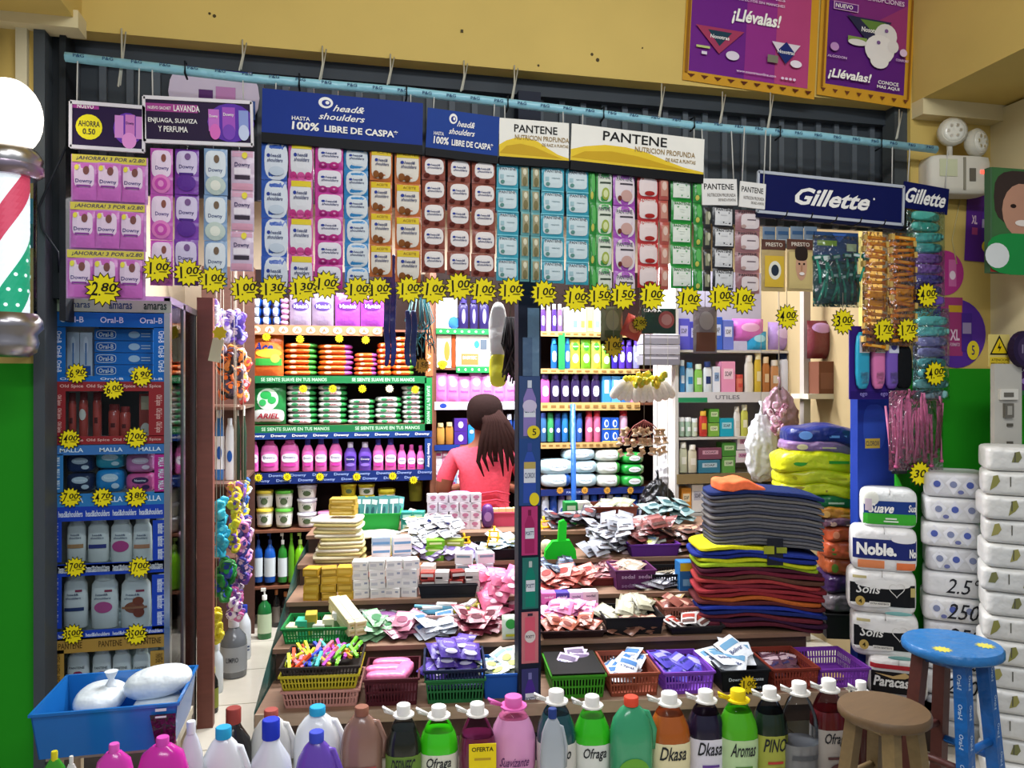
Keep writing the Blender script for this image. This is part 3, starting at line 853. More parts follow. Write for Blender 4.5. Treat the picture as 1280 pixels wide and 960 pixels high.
for key, b0, b1 in bands:
    for j in range(20):
        for i in range(6):
            r = R * .74
            q = []
            for di, dj in ((0, 0), (1, 0), (1, 1), (0, 1)):
                f = (j + dj) / 20
                a = 2 * math.pi * (b0 + (b1 - b0) * (i + di) / 6 + f * .75 + .15)
                q.append((r * math.cos(a), r * math.sin(a), za + (zb - za) * f))
            cyl.raw(q, [(0, 1, 2, 3)], key, True)
for j in range(9):
    for i in range(3):
        f = (j + .5) / 9
        a = 2 * math.pi * (.45 + .3 * (i + .5 + .3 * (j % 2)) / 3.3 + f * .75 + .15)
        c_ = Vector((R * .75 * math.cos(a), R * .75 * math.sin(a), za + (zb - za) * f)); tx = Vector((-math.sin(a), math.cos(a), 0))
        cyl.raw([c_ + tx * .006 * math.cos(k_ * .785) + Vector((0, 0, .006 * math.sin(k_ * .785))) for k_ in range(8)], [tuple(range(8))], '#ffffff:e.7')
ob('striped_drum', cyl, bp)
ob('glass_tube', MB().lathe([(R, zz(392)), (R, zz(222))], '#e8f0f4:x', 24, cap=False), bp)
ob('base_ring', MB().lathe([(R * .7, zz(446)), (R * 1.0, zz(440)), (R * 1.1, zz(428)), (R * 1.02, zz(418)), (R * 1.26, zz(410)), (R * 1.22, zz(400)), (R * 1.02, zz(392))], '#b9b4b6:m', 20), bp)
ob('bracket', MB().box(-.02, .02, R * .8, .2, zz(430), zz(410), '#8d8a88:m'), bp)
for i, (x, y0, y1, col) in enumerate([(36, 248, 280, '#3fa7c0'), (43, 280, 310, '#1f7f78')]):
    base, w, h = rect(x - 6, y0, x + 7, y1, 2.915)
    ob('wall_sticker', MB().box(-w / 2, w / 2, -.001, .003, 0, h, col), None, base, label=f'small {["light blue", "teal"][i]} sticker on the yellow pier', cat='sticker')

# ---------------------------------------------------------------- glass display case
YC = 3.02
cx0, cx1 = P(64, 600, YC).x, P(212, 600, YC).x
ZT = P(140, 378, YC).z
DC = .53
case = thing('display_case', 'tall glass display case with bordered shelves beside the shutter rail', 'display case', ((cx0 + cx1) / 2, YC, 0))
w = cx1 - cx0; hw = w / 2
ob('back_panel', MB().box(-hw, -hw + .012, 0, DC, 0, ZT, '#6d6a66').box(-hw, hw, DC - .02, DC, .1, ZT, '#4f4a48'), case)
ob('front_glass', MB().box(-hw + .01, hw - .004, 0, .003, .3, ZT, '#eef4f6:x'), case)
ob('side_glass', MB().box(hw - .004, hw, .02, DC - .02, .3, ZT, '#eef4f6:x'), case)
for x, y in ((-hw, 0), (hw - .018, .0), (hw - .016, .24), (hw - .02, DC - .035), (-hw, DC - .02)):
    ob('post', MB().box(x, x + .02, y - .004, y + .03, 0, ZT + .02, '#a9adaf:m' if x > 0 else '#3a3f44'), case)
ob('top_rail', MB().box(-hw, hw + .004, -.004, DC, ZT, ZT + .025, '#b6babb:m'), case)
ob('plinth', MB().box(-hw, hw, 0, DC, 0, .3, '#57504c'), case)
LEV = [(391, 477), (477, 555), (555, 632), (632, 710), (710, 796), (796, 862)]
def zc(y): return P(140, y, YC).z
for a, b in LEV:
    ob('shelf', MB().box(-hw + .014, hw - .02, .008, DC - .03, zc(b) - .006, zc(b), '#b9c4c6'), case)
def border(lv, out, inn, col, txt, tcol, sides=None, cols=None, reps=3):
    """printed sticker frame on the glass, built from four strips"""
    x0, y0, x1, y1 = out; a0, b0, a1, b1 = inn
    st = lambda q: rect(*q, YC - .002)
    for i, q in enumerate([(x0, y0, x1, b0), (x0, b1, x1, y1), (x0, b0, a0, b1), (a1, b0, x1, b1)]):
        if q[3] - q[1] < 2:
            continue
        base, ww, hh = st(q); m = MB().box(-ww / 2, ww / 2, -.001, .0015, 0, hh, (cols or [col] * 4)[i])
        if i < 2 and hh > .015:
            m.prints([('t', txt, -.34 + .68 * j / max(1, reps - 1), 0, .2 if reps > 2 else .4, .42, tcol) for j in range(reps)], ww, hh, lambda x, z: -.001)
        elif i >= 2:
            for j in range(3):
                m.M = Matrix.Translation((0, -.001, hh * (.2 + .3 * j))) @ Matrix.Rotation(math.pi / 2, 4, 'Y')
                m.prints([('t', txt, 0, 0, hh * .24, ww * .4, tcol)], 1, 1, cz=0)
            m.M = None
        o = ob('shelf_sticker', m, case)
        o.location = base - Vector(case.location)
LB = '#d8e4f0'
border(0, (66, 391, 212, 477), (82, 409, 192, 470), '#1563b0', 'Oral-B', LB)
border(1, (66, 477, 210, 555), (82, 489, 186, 545), '#8a2a2e', 'Old Spice', '#d9b2aa', reps=4)
border(2, (66, 556, 210, 632), (79, 568, 193, 616), '#2c7fb8', 'MALLA', '#cfe4ee', cols=['#3a6fae', '#2f78b4', '#2d74b0', '#a52a80'])
border(3, (64, 632, 212, 714), (77, 650, 191, 703), '#1c3fa8', 'head&shoulders', LB, reps=4)
border(4, (64, 704, 212, 797), (77, 718, 190, 786), '#1c3fa8', 'head&shoulders', LB, reps=4)
border(5, (64, 795, 210, 860), (80, 813, 188, 860), '#a2823c', 'PANTENE', '#4a3818')
base, ww, hh = rect(68, 375, 214, 390, YC - .004)
o = ob('shelf_sticker', MB().box(-ww / 2, ww / 2, -.001, .002, 0, hh, '#a9bfa0').prints([('t', 'amaras', -.3, 0, .2, .4, '#24486a'), ('t', 'amaras', .06, 0, .2, .5, '#24486a'), ('t', 'amaras', .36, 0, .2, .5, '#1f3a2c')], ww, hh, lambda x, z: -.001), case)
o.location = base - Vector(case.location)
# goods in the case
CI = YC + .05
def cshelf(y1, f): return f
for i, (x0, x1) in enumerate([(84, 99), (100, 115)]):
    carton('toothbrush_pack', f'white toothbrush pack, {["left", "right"][i]} of two in the display case', 'toothbrush', (x0, 415, x1, 470), CI, '#ccd2dc', [('r', 0, -.38, .8, .22, '#2c5cae'), ('e', 0, .2, .2, .2, '#e8ecf2'), ('r', 0, 0, .12, .5, '#5a86c0')], d=.03)
for i in range(4):
    carton('toothpaste_box', f'blue toothpaste box, {ORD[i]} from the top in the display case', 'toothpaste box', (118, 411 + i * 15, 191, 425.5 + i * 15), CI + .004, '#2273c4', [('e', -.3, 0, .17, .36, '#e8eef6', 4), ('e', -.3, 0, .16, .3, '#1a5cb0', 4), ('t', 'Oral-B', -.3, 0, .25, .4, W), ('e', .18, 0, .1, .3, '#b9d0e4'), ('r', .38, .1, .16, .1, '#b7c8dc'), ('r', .38, -.14, .16, .1, '#b7c8dc')], d=.05, group='stacked toothpaste boxes')
for i, (x, wd_, y) in enumerate([(89, 10, 491), (103, 11, 490), (120, 11, 490), (141, 15, 505), (155, 13, 508)]):
    pbottle('deodorant_can', f'red deodorant {["can", "can", "can", "stick", "stick"][i]}, {ORD[i]} from the left in the display case', 'deodorant', (x - wd_ / 2, y, x + wd_ / 2, 549), CI, 'can', '#b4483e:g', '#7e2a28', None, [('e', 0, .2, .4, .2, '#d9d0c4') if i == 1 else ('r', 0, 0, .4, .2, '#5a2522')])
carton('soap_box', 'tall coppery grooming box in the display case', 'box', (174, 492, 190, 549), CI, '#8f3d34', [('r', 0, .3, .7, .3, '#a8987c'), ('e', 0, -.3, .4, .16, '#c9c2b4')], d=.05)
for i, (x0, x1, y0, y1, c_, c2) in enumerate([(81, 115, 568, 591, '#1f3460', '#c9d4de'), (81, 115, 592, 616, '#202c4e', '#c9d4de'), (118, 153, 564, 586, '#2aa0b8', '#cfe6ea'), (118, 153, 587, 616, '#2088c8', '#cfe2ee'), (156, 191, 568, 591, '#d079ac', '#efd2e0'), (156, 191, 592, 616, '#d95a96', '#4a2f5a')]):
    pack('sanitary_pack', f'{["dark navy", "dark navy", "turquoise", "blue", "pale pink", "deep pink"][i]} sanitary towel pack, {["upper", "lower"][i % 2]} one in the display case', 'sanitary pack', (x0, y0, x1, y1), CI, c_ + ':s', [('e', .05, .15, .3, .18, c2), ('t', 'Nosotras', .05, .15, .4, .12, '#ffffff'), ('e', .25, -.2, .14, .12, c2)], d=.08, p=5)
for i, (x0, x1, c_) in enumerate([(82, 106, '#b98a5e'), (108, 135, '#3a3f80'), (137, 164, '#c04a86'), (165, 189, '#c58a68')]):
    pbottle('shampoo_bottle', f'white shampoo bottle with {["tan", "navy", "magenta", "copper"][i]} band, upper bottle shelf of the case', 'shampoo bottle', (x0, 644, x1, 703), CI, 'shampoo', '#e6e3dc:g', '#d9d6d0', None, [('r' if i != 2 else 'e', 0, -.1, .9 if i != 2 else .42, .14 if i != 2 else .2, c_), ('t', 'head&', 0, .3, .5, .07, '#44506e'), ('t', 'shoulders', 0, .2, .66, .07, '#44506e')])
for i, (x0, x1, c_) in enumerate([(77, 108, '#31406e'), (112, 146, '#c4588e'), (149, 187, '#96563e')]):
    pbottle('shampoo_bottle', f'large white shampoo bottle with {["navy band", "pink emblem", "brown plant print"][i]}, lower shelf of the case', 'shampoo bottle', (x0, 712, x1, 786), CI, 'shampoo', '#e8e5df:g', '#dcd9d2', None, [('r', .0, -.12, .86, .1, c_) if i == 0 else ('e', 0, -.06, .36, .16, c_), ('r', .2, .4, .3, .06, '#9a3a52'), ('t', 'head&', -.05, .3, .5, .06, '#44506e'), ('t', 'shoulders', -.03, .2, .66, .06, '#44506e')] + ([('e', .14, .12, .2, .12, '#8a4630'), ('e', .16, -.2, .2, .14, '#8a4630'), ('r', 0, -.06, .9, .06, '#a8704e')] if i == 2 else []))
for i, (x0, x1, c_) in enumerate([(82, 110, '#a8325a'), (114, 138, '#9a4696'), (139, 163, '#1f6e50'), (165, 187, '#b84444')]):
    pbottle('shampoo_bottle', f'white conditioner bottle with {["crimson", "purple", "green", "red"][i]} emblem, bottom shelf of the case', 'shampoo bottle', (x0, 808, x1, 862), CI, 'shampoo', '#e9e7e2:g', '#d8d4cc', None, [('e', .05, -.22, .26, .26, c_, 3), ('t', 'PANTENE', 0, .18, .74, .09, '#4a4a4e')])
# rows seen through the side glass
for lv, (a, b) in enumerate(LEV):
    for j in range(3):
        cc = ['#b8c4c8', '#c9b8c8', '#9fb4b0', '#d4cfc6', '#a9a4c0', '#c6cfc4'][(lv + j) % 6]
        loc = Vector((cx1 - .06, YC + .16 + j * .13, zc(b)))
        hh = (zc(a) - zc(b)) * (.72 - .1 * (j % 2))
        bottle('shampoo_bottle', f'{["pale grey", "lilac grey", "sage grey", "cream", "violet grey", "mint grey"][(lv + j) % 6]} bottle behind the side glass, {ORD[lv]} case shelf from the top, {["nearest", "middle", "rearmost"][j]}', 'bottle', loc, .055, hh, 'shampoo', cc, '#e6e4e0', '#8f9aa0', rz=-1.2)
for x, y, t, l in [(96, 467, '6.90', 'under the toothbrush packs'), (177, 470, '6.90', 'under the toothpaste boxes'), (142, 487, '6.00', 'above the deodorant sticks'), (87, 549, '14.00', 'under the red cans'), (170, 547, '12.00', 'under the coppery box'),
                   (88, 622, '7.00', 'under the navy packs'), (128, 622, '4.70', 'under the turquoise packs'), (170, 621, '3.80', 'under the pink packs'), (94, 709, '17.00', 'under the tan-banded bottle'), (174, 709, '17.00', 'under the copper-banded bottle'),
                   (91, 793, '35.00', 'under the large navy bottle'), (170, 793, '35.00', 'under the brown plant bottle')]:
    tag(x, y, t, f'yellow starburst price tag reading {t} {l} in the display case', YC - .008, px=14, group='price tags on the display case')
# wooden post behind the case
p0, p1 = P(246, 600, 3.56), P(266, 600, 3.56)
ob('door_post', MB().box(0, p1.x - p0.x, 0, .05, 0, P(255, 372, 3.56).z, '#7a4436:d'), None, (p0.x, 3.56, 0), label='brown wooden post at the end of the display case', cat='post')
base, ww, hh = rect(255, 405, 279, 452, 3.553)
ob('paper_tag', MB().box(-ww * .3, ww * .3, 0, .002, 0, hh * .62, '#e6dfb4').prism([(ww * .4 * math.cos(i * .4488) * (1 if i % 2 else .75), hh * .78 + ww * .4 * math.sin(i * .4488) * (1 if i % 2 else .75)) for i in range(14)], -.003, 0, '#e6cf2e'), None, base, rz=0, label='yellow and cream price ticket on the brown post', cat='price tag').rotation_euler.y = .2

# ---------------------------------------------------------------- blue tub with white bags
tb, loc, w, d, h = basket('plastic_tub', 'large blue plastic tub holding white bags', (38, 886, 222, 945), 2.40, '#1d6cb8:g', d=.3, k=0, slots=False, cat='tub')
ob('front_label', MB().prism([(0, 0), (.05, .02), (.05, h * .8), (-.02, h * .8)], -.001, .001, '#b8506e:f').prints([('r', .1, .4, .3, .06, '#d8dce0'), ('r', .1, .25, .3, .04, '#d8dce0')], .1, h, lambda x, z: -.001), tb, (w * .36, -d / 2 - .006, 0))
tl = P(128, 944, 2.42).z
for i, (x0, y0, x1, y1, cc, dd) in enumerate([(80, 872, 146, 905, 2.50, .2), (158, 882, 222, 904, 2.47, .16), (148, 846, 236, 881, 2.50, .16)]):
    loc_, w_, h_ = fp(x0, y0, x1, y1, cc, 0, dd)
    o = packm('white_bag', f'{["tied white plastic bag of powder in the blue tub", "white bag lying flat under another in the blue tub", "plump white bag on top of the others in the blue tub"][i]}', 'bag', loc_, w_, dd, h_, '#e3ebee:s', None, 2.3, ry=(-.12 if i == 2 else 0))
    if i == 0:
        ob('knot', MB().lathe([(.02, 0), (.008, .02), (.02, .045)], '#dfe6ea:s', 10), o, (.03, 0, h_ - .005))
st = thing('low_stand', 'pale wooden stand under the blue tub', 'stand', (loc.x, 2.60, 0))
for sx in (-1, 1):
    for sy in (-1, 1):
        ob('leg', MB().box(-.015, .015, -.015, .015, 0, tl, '#b9a888:d'), st, (sx * w * .42, sy * .09, 0))
ob('top', MB().box(-w * .46, w * .46, -.13, .13, tl - .025, tl - .001, '#c9bda4:d'), st)
# ---------------------------------------------------------------- posters on the yellow wall
def poster(name, label, x0, y0, x1, y1, c, bg, spec, tilt=0, d=.003, cat='poster', border=None):
    base, w, h = rect(x0, y0, x1, y1, c)
    m = MB().box(-w / 2, w / 2, 0, d, 0, h, border or bg)
    o = ob(name, m.prints(spec, w, h), None, base, label=label, cat=cat)
    o.rotation_euler.y = tilt
    return o
OB = '#c9952c'
def tris(xs, z, dz, key): return [('p', [(x - .028, z + dz), (x + .028, z + dz), (x, z - dz)], key) for x in xs]
poster('poster', 'purple and pink wall poster with two diamond logos', 853, -75, 1018, 112, 2.944, OB,
       [('r', -.2, .03, .52, .93, '#6c2382'), ('r', .1, .03, .3, .93, '#8f3084'), ('r', .31, .03, .26, .93, '#b04478')] + tris([-.44 + i * .098 for i in range(10)], -.465, .012, '#5a2a18') + [('r', -.48, 0, .02, .9, '#8a5a1c')] +
       [('t', '¡Llévalas!', .02, -.03, .36, .11, W, .06, .03), ('t', 'SUEÑOS PERFECTOS SIN MANCHES', -.02, .09, .5, .022, '#e0c8e0'), ('t', 'INTERRUPCIONES', -.02, .13, .5, .022, '#e0c8e0'),
        ('p', [(-.43, -.13), (-.07, -.13), (-.25, -.3)], '#a03a5c'), ('p', [(-.34, -.15), (-.16, -.15), (-.25, -.25)], '#1e3c4c'), ('t', 'Nosotras', -.25, -.19, .14, .025, W), ('r', -.37, -.27, .1, .015, '#b9c47a'), ('e', -.15, -.3, .05, .03, '#d9d0de'), ('r', -.36, -.31, .04, .02, '#d9d0de'),
        ('p', [(.14, -.16), (.36, -.16), (.25, -.3)], '#d8cfd8'), ('p', [(.18, -.22), (.32, -.22), (.25, -.3)], '#1e2c6c'), ('p', [(.18, -.22), (.32, -.22), (.25, -.15)], '#1e2c6c'), ('t', 'Nosotras', .25, -.22, .13, .025, W), ('e', .33, -.29, .045, .025, '#e9dfe9'), ('r', .15, -.28, .08, .05, '#7c7a6a'),
        ('t', 'www.nosotrasonline.com', .03, -.395, .3, .018, '#e0c8e0')] + [('e', .23 + i * .03, -.4, .012, .009, '#e0c8e0') for i in range(4)], tilt=.055)
poster('poster', 'purple wall poster with a large white winged pad', 1021, -75, 1138, 127, 2.940, OB,
       [('r', 0, .03, .84, .91, '#5c2278'), ('p', [(-.42, .1), (.42, -.16), (.42, .45), (-.42, .45)], '#7c2e78'), ('p', [(.12, .02), (.42, .14), (.42, -.2)], '#93386e')] + tris([-.44 + i * .125 for i in range(8)], -.465, .012, '#6a3a20') +
       [('r', -.46, 0, .02, .9, '#8a5a1c'), ('r', .46, 0, .02, .9, '#8a5a1c'), ('t', 'INTERRUPCIONES', .12, .14, .5, .03, '#e0c8e0'), ('r', -.25, .06, .26, .05, '#c9a0c8'), ('r', -.25, .06, .24, .04, '#5c2278'), ('t', 'NUEVO', -.27, .06, .18, .025, W),
        ('p', [(-.24, .01), (.24, .01), (0, -.14)], '#2c2c48'), ('p', [(-.1, .0), (.18, .0), (.04, -.07)], '#60803c'), ('t', 'Nosotras', .02, -.06, .2, .03, W), ('r', -.12, -.13, .2, .03, '#7f9a4e'),
        ('e', .18, -.08, .12, .075, '#d9d6d4'), ('e', .12, -.17, .16, .09, '#e2dfdc'), ('e', -.12, -.15, .1, .02, '#d9d6d4'), ('e', .26, -.14, .06, .04, '#d9d6d4'), ('e', .12, -.24, .1, .05, '#e2dfdc'), ('e', .18, -.05, .02, .012, '#7a5a8e'), ('e', .1, -.13, .02, .012, '#7a5a8e'),
        ('e', -.36, -.2, .045, .026, '#b98cc0'), ('t', 'ALGODON', -.33, -.26, .2, .015, '#d6bcd8'), ('e', .37, -.17, .04, .024, '#d6bcd8'), ('t', 'CONFORT', .36, -.22, .14, .015, '#d6bcd8'),
        ('t', '¡Llévalas!', -.19, -.37, .44, .07, W, .06, .03), ('t', 'CONOCE', .22, -.375, .22, .022, W), ('t', 'MAS AQUI', .22, -.405, .24, .022, W)], tilt=.055)

# ---------------------------------------------------------------- razors, soaps and sticks hanging under the razor signs
YR = 2.84
rail = thing('hook_rack', 'black wire hook rack under the framed razor sign', 'hook rack', P(1040, 282, YR + .02))
hk0 = Vector(rail.location)
A_, B_ = P(952, 272, YR + .02) - hk0, P(1130, 288, YR + .02) - hk0
ob('crossbar', MB().tube([A_, B_], .004, '#15181c', 6), rail)
for i in range(6):
    q = A_.lerp(B_, (i + .5) / 6)
    ob('hook', MB().tube([q + Vector((0, 0, .03)), q, q + Vector((0, -.05, -.012)), q + Vector((0, -.09, -.006)), q + Vector((0, -.1, .012))], .003, '#15181c', 5), rail)
FACE = [('e', 0, -.02, .22, .28, '#c89a7c'), ('e', 0, .22, .25, .14, '#2c211c', 3), ('e', -.09, .02, .04, .02, '#2a1c16'), ('e', .09, .02, .04, .02, '#2a1c16'), ('e', 0, -.06, .03, .06, '#b08262'), ('e', 0, -.17, .1, .03, '#efe6de')]
for i, (x0, x1) in enumerate([(953, 983), (985, 1017)]):
    spec = [('r', 0, .4, 1, .2, '#5a3a30'), ('t', 'PRESTO', 0, .4, .7, .08, '#d8cfc0')]
    spec += [('r', 0, -.12, .8, .6, '#d9b43c'), ('e', 0, -.1, .26, .18, '#e8e4d0'), ('e', 0, -.1, .16, .11, '#2a3440')] if i == 0 else [('r', 0, -.1, .9, .7, '#cdb77a')] + FACE
    o = pouch('razor_card', ['gold razor card with a round badge', 'razor card printed with a smiling face'][i], 'razor card', (x0, 299, x1, 364), YR - .01 * i, '#b9a06a:s', spec, .008, group='razor cards under the framed sign')
for i, x in enumerate([955, 972, 990, 1007]):
    pouch('razor_card', f'silver-blue razor card behind the gold ones, {ORD[i]} from the left', 'razor card', (x - 1, 283, x + 15, 310), YR + .012, '#6c8094:s', [('r', 0, .2, .8, .16, '#3a5a80'), ('r', 0, -.2, .8, .2, '#b4bcc4')], .005, group='silver-blue razor cards')
base, w, h = rect(1016, 290, 1077, 384, YR)
bg = thing('razor_bag', 'clear bag of green disposable razors hanging on a navy card', 'razor bag', base)
ob('film', MB().pillow(w, h * .95, .03, '#e6efee:f', 8, .02), bg, (0, 0, 0))
ob('card', MB().box(-w * .45, w * .45, .006, .01, h * .62, h, '#2a4a78').box(-w * .44, w * .44, .01, .013, h * .04, h * .62, '#2c5c5c').prints([('r', -.2, .35, .4, .07, '#8fae4c'), ('p', [(-.1, .48), (.2, .48), (.05, .36)], '#3f66b0'), ('r', .3, .3, .2, .1, '#c9d0a8')], w, h, lambda x, z: .004), bg)
rz_ = MB().tube([(0, 0, 0), (.004, -.002, .05), (0, 0, .1)], [.005, .006, .004], '#2f9a80', 6).box(-.016, .016, -.006, .006, .098, .116, '#1f7a6a').box(-.014, .014, -.008, -.006, .102, .112, '#c4d4d0').mesh('razor')
for i in range(14):
    o = ob('razor', rz_, bg, (-w * .4 + w * .8 * (i % 7) / 6, -.006 - .012 * (i // 7), h * (.06 if i < 7 else .3) + random.uniform(0, .02)))
    o.rotation_euler.y = random.uniform(-.35, .35)
for n_, (x0, x1, y0, y1) in enumerate([(1078, 1110, 290, 440), (1110, 1145, 291, 432)]):
    base, w, h = rect(x0, y0, x1, y1, YR - .02)
    bg = thing('razor_bag', f'long strip of orange razors in clear film, {["left", "right"][n_]} of two', 'razor bag', base)
    ob('film', MB().pillow(w, h, .022, '#f4e8d0:f', 8, .02), bg)
    me = cached('orz', lambda: MB().box(-.042, .042, -.005, .005, -.006, .007, '#d98a1c').box(.038, .05, -.009, .009, -.012, .012, '#c9a85c').box(-.02, .02, -.007, -.005, -.004, .005, '#e8b04c').mesh('razor'))
    for i in range(18):
        o = ob('razor', me, bg, (random.uniform(-.004, .004), random.uniform(-.006, .004), h * (.05 + .9 * i / 17)))
        o.rotation_euler.y = random.uniform(-.12, .12) + (math.pi if i % 2 else 0); o.scale.x = w / .105
    ob('card', MB().box(-w * .3, w * .3, -.016, -.014, h * .38, h * .5, '#e0a41c').prints([('t', 'AMARILLA', 0, 0, .48, .03, '#7a5210')], w, h, lambda x, z: -.016, cz=h * .44), bg)
def netbag(name, label, px, c, items, cat='bag', film='#dff2f0:f', depth=.03):
    base, w, h = rect(*px, c)
    t = thing(name, label, cat, base)
    ob('film', MB().pillow(w, h, depth, film, 8, .02), t)
    items(t, w, h)
    return t
def aqua(cols, step):
    def f(t, w, h):
        n = int(h / step)
        for i in range(n):
            key = cols[i * len(cols) // n]
            me = cached(('aq', key, round(w, 3)), lambda: MB().soft(w * .82, .03, step * .92, key, 3.5, 4).mesh('sponge'))
            ob('sponge', me, t, (random.uniform(-.004, .004), 0, i * step + .004), random.uniform(-.2, .2))
    return f
netbag('sponge_bag', 'upper clear bag of aqua and violet sponges under the small razor sign', (1133, 264, 1181, 383), YR - .005, aqua(['#6a4aa8:s', '#b068c0:s', '#6cc4bc:s', '#58b8a8:s'], .045))
netbag('sponge_bag', 'lower clear bag of aqua sponges above the pink sticks', (1141, 385, 1187, 500), YR, aqua(['#8fc8c8:s', '#6cbcc0:s', '#a48cc8:s', '#74c4c0:s'], .045))
def sticks(t, w, h):
    me = MB().tube([(0, 0, 0), (.002, 0, .12), (0, 0, .24)], .0045, '#e387b0', 5).tube([(0, 0, 0), (0, 0, .012)], .008, '#c8608c', 6).mesh('stick')
    for i in range(40):
        o = ob('stick', me, t, (w * (-.42 + .84 * (i % 14) / 13), -.015 + .014 * (i // 14), h * .04 + .02 * ((i * 7) % 5)))
        o.rotation_euler.y = random.uniform(-.12, .12); o.scale.z = random.uniform(.8, 1.1)
netbag('stick_bag', 'clear bag of thin pink plastic sticks hanging by the green pier', (1111, 488, 1179, 588), YR - .015, sticks, film='#f6e6ee:f', depth=.035)
base, w, h = rect(1062, 408, 1119, 499, YR + .03)
t = thing('gel_card', 'purple hanging card with turquoise and pink gel tubes', 'gel card', base)
ob('card', MB().box(-w / 2, w / 2, .0, .006, 0, h, '#38227a').prints([('r', 0, -.44, .96, .1, '#2a1a68'), ('t', 'ego', -.2, -.44, .16, .06, '#8f86c8'), ('t', 'ego', .25, -.44, .16, .06, '#8f86c8')], w, h), t)
for i, (x, key) in enumerate([(-.28, '#2aa0c0'), (.06, '#e07ab0'), (.36, '#7a58b8')]):
    ob('tube', MB().soft(w * .27, .03, h * .78, key + ':g', 4, 4).prints([('r', 0, .28, .8, .3, '#d6d8e6'), ('e', 0, .26, .26, .08, '#4a4a90'), ('t', 'ego', 0, .36, .6, .08, '#3a3a78'), ('r', 0, -.3, .6, .2, '#ffffff:f')], w * .27, h * .78, lambda x, z: -.0155), t, (x * w, -.016, h * .14))
base, w, h = rect(1120, 432, 1138, 486, YR + .01)
ob('hair_tie_bunch', MB().soft(w, .04, h, '#17191c:c', 4, 4).soft(w * .8, .03, h * .25, '#b87a4a:c', 3, 4, h * .95), None, base, label='bunch of black hair ties hanging beside the gel card', cat='hair ties')
# blue bleach sticker post behind the pink sticks
base, w, h = rect(1072, 498, 1118, 600, 2.99)
ob('blue_post', MB().box(-w / 2, w / 2, 0, .05, -1.1, h, '#243f9c').prints([('e', -.05, .15, .3, .28, '#3152b4', 3), ('r', -.1, -.05, .4, .12, '#c9b04a'), ('t', 'CLOROX', -.1, -.05, .36, .06, '#22304e'), ('r', .42, .2, .06, .5, '#5a78c8')], w, h), None, base, label='post wrapped with a blue bleach sticker', cat='post')

# ---------------------------------------------------------------- things on the right pier
base, w, h = rect(1170, 188, 1240, 242, 2.84)
el = thing('emergency_light', 'white twin-lamp emergency light on the yellow pier', 'emergency light', base + Vector((0, .06, 0)), -.12)
ob('body', MB().soft(w, .11, h * .92, '#d9d4c4', 9, 6), el)
ob('cover', MB().box(w * .02, w * .06, -.058, -.055, h * .1, h * .85, '#8f8a78').box(w * .12, w * .22, -.058, -.055, h * .3, h * .6, '#6a6458').box(w * .3, w * .44, -.059, -.055, h * .48, h * .56, '#ff5a48:e1.5').box(-w * .36, -w * .08, -.058, -.055, h * .4, h * .8, '#c9cca8'), el)
for i, (x, z, a) in enumerate([(-.14, 1.45, -.25), (.3, 1.22, .35)]):
    hd_ = ob('lamp_head', MB().lathe([(.05, 0), (.062, .012), (.058, .04), (.03, .06)], '#d0ccba', 16), el, (x * w, -.01, h * z + .0), a, rx=math.pi / 2 + 0.0)
    hd_.rotation_euler = (-math.pi / 2, 0, a); hd_.location.y = -.06
    ob('lens', MB().lathe([(.002, -.003), (.03, -.006), (.045, -.004), (.046, 0)], '#e4e2d2:g', 16), hd_)
    for j in range(6):
        ob('led', MB().lathe([(.007, -.0085), (.006, -.004)], '#f4f2ea:m', 8), hd_, (.025 * math.cos(j * 1.047), .025 * math.sin(j * 1.047), 0))
    ob('swivel', MB().tube([(0, 0, 0), (0, 0, h * (z - .9))], .012, '#cfcaba', 8), el, (x * w, -.03, h * .9))
ob('cable', MB().tube([P(1200, 250, 2.945), P(1190, 300, 2.945), P(1196, 330, 2.945)], .003, '#c4b478', 5), None, label='thin pale cable below the emergency light', cat='cable')
def xl(dx): return [('t', 'XL', -.22 + dx, .08, .2, .12, '#e8c8dc', 0, .03), ('r', -.2 + dx, -.08, .2, .1, '#b04a86'), ('r', .12 + dx, 0, .17, .4, '#57309a'), ('r', .12 + dx, .04, .15, .12, '#a89cc0'), ('r', .12 + dx, .24, .07, .08, '#6a4ab0')]
poster('poster', 'purple square deodorant poster on the pier below the emergency light', 1206, 238, 1241, 327, 2.943, '#5a2a8c', xl(0) + [('e', .22, -.28, .16, .08, '#e2cc3a'), ('t', '6', .22, -.28, .08, .07, '#3a2a60'), ('r', -.3, .42, .3, .05, '#c9a02c')], tilt=.05)
for i, (x, y, r, key, l) in enumerate([(1181, 341, 28, '#b83a86', 'magenta round poster peeking out behind the aqua bag'), (1196, 417, 43, '#58309a', 'purple round deodorant poster with a yellow price dot')]):
    p = P(x, y, 2.946); rr = r * p.y / (CS - (x - 640) / F * SN) / F
    m = MB().prism([(rr * math.cos(a * .2244), rr * math.sin(a * .2244)) for a in range(28)], 0, .003, key)
    if i:
        m.prints([('r', -.12, .1, .5, .85, '#a03a72'), ('r', -.04, .36, .3, .1, '#c9a02c'), ('t', 'XL', -.05, -.02, .22, .16, '#e8c8dc', 0, .03), ('t', 'FORMATO', -.05, -.16, .22, .05, '#e0c0d8'), ('r', .22, .02, .24, .56, '#4a2a8c'), ('r', .22, .08, .2, .16, '#a090b8'), ('e', .36, -.24, .14, .14, '#e6d032'), ('t', '5', .36, -.24, .07, .14, '#3a2a60')], rr * 1.5, rr * 2, cz=0)
    else:
        m.prints([('r', .2, 0, .2, .6, '#d06aa4'), ('e', .2, -.05, .08, .1, '#f0d8e4')], rr * 2, rr * 2, cz=0)
    ob('round_poster', m, None, p, label=l, cat='poster')
YO = 2.612
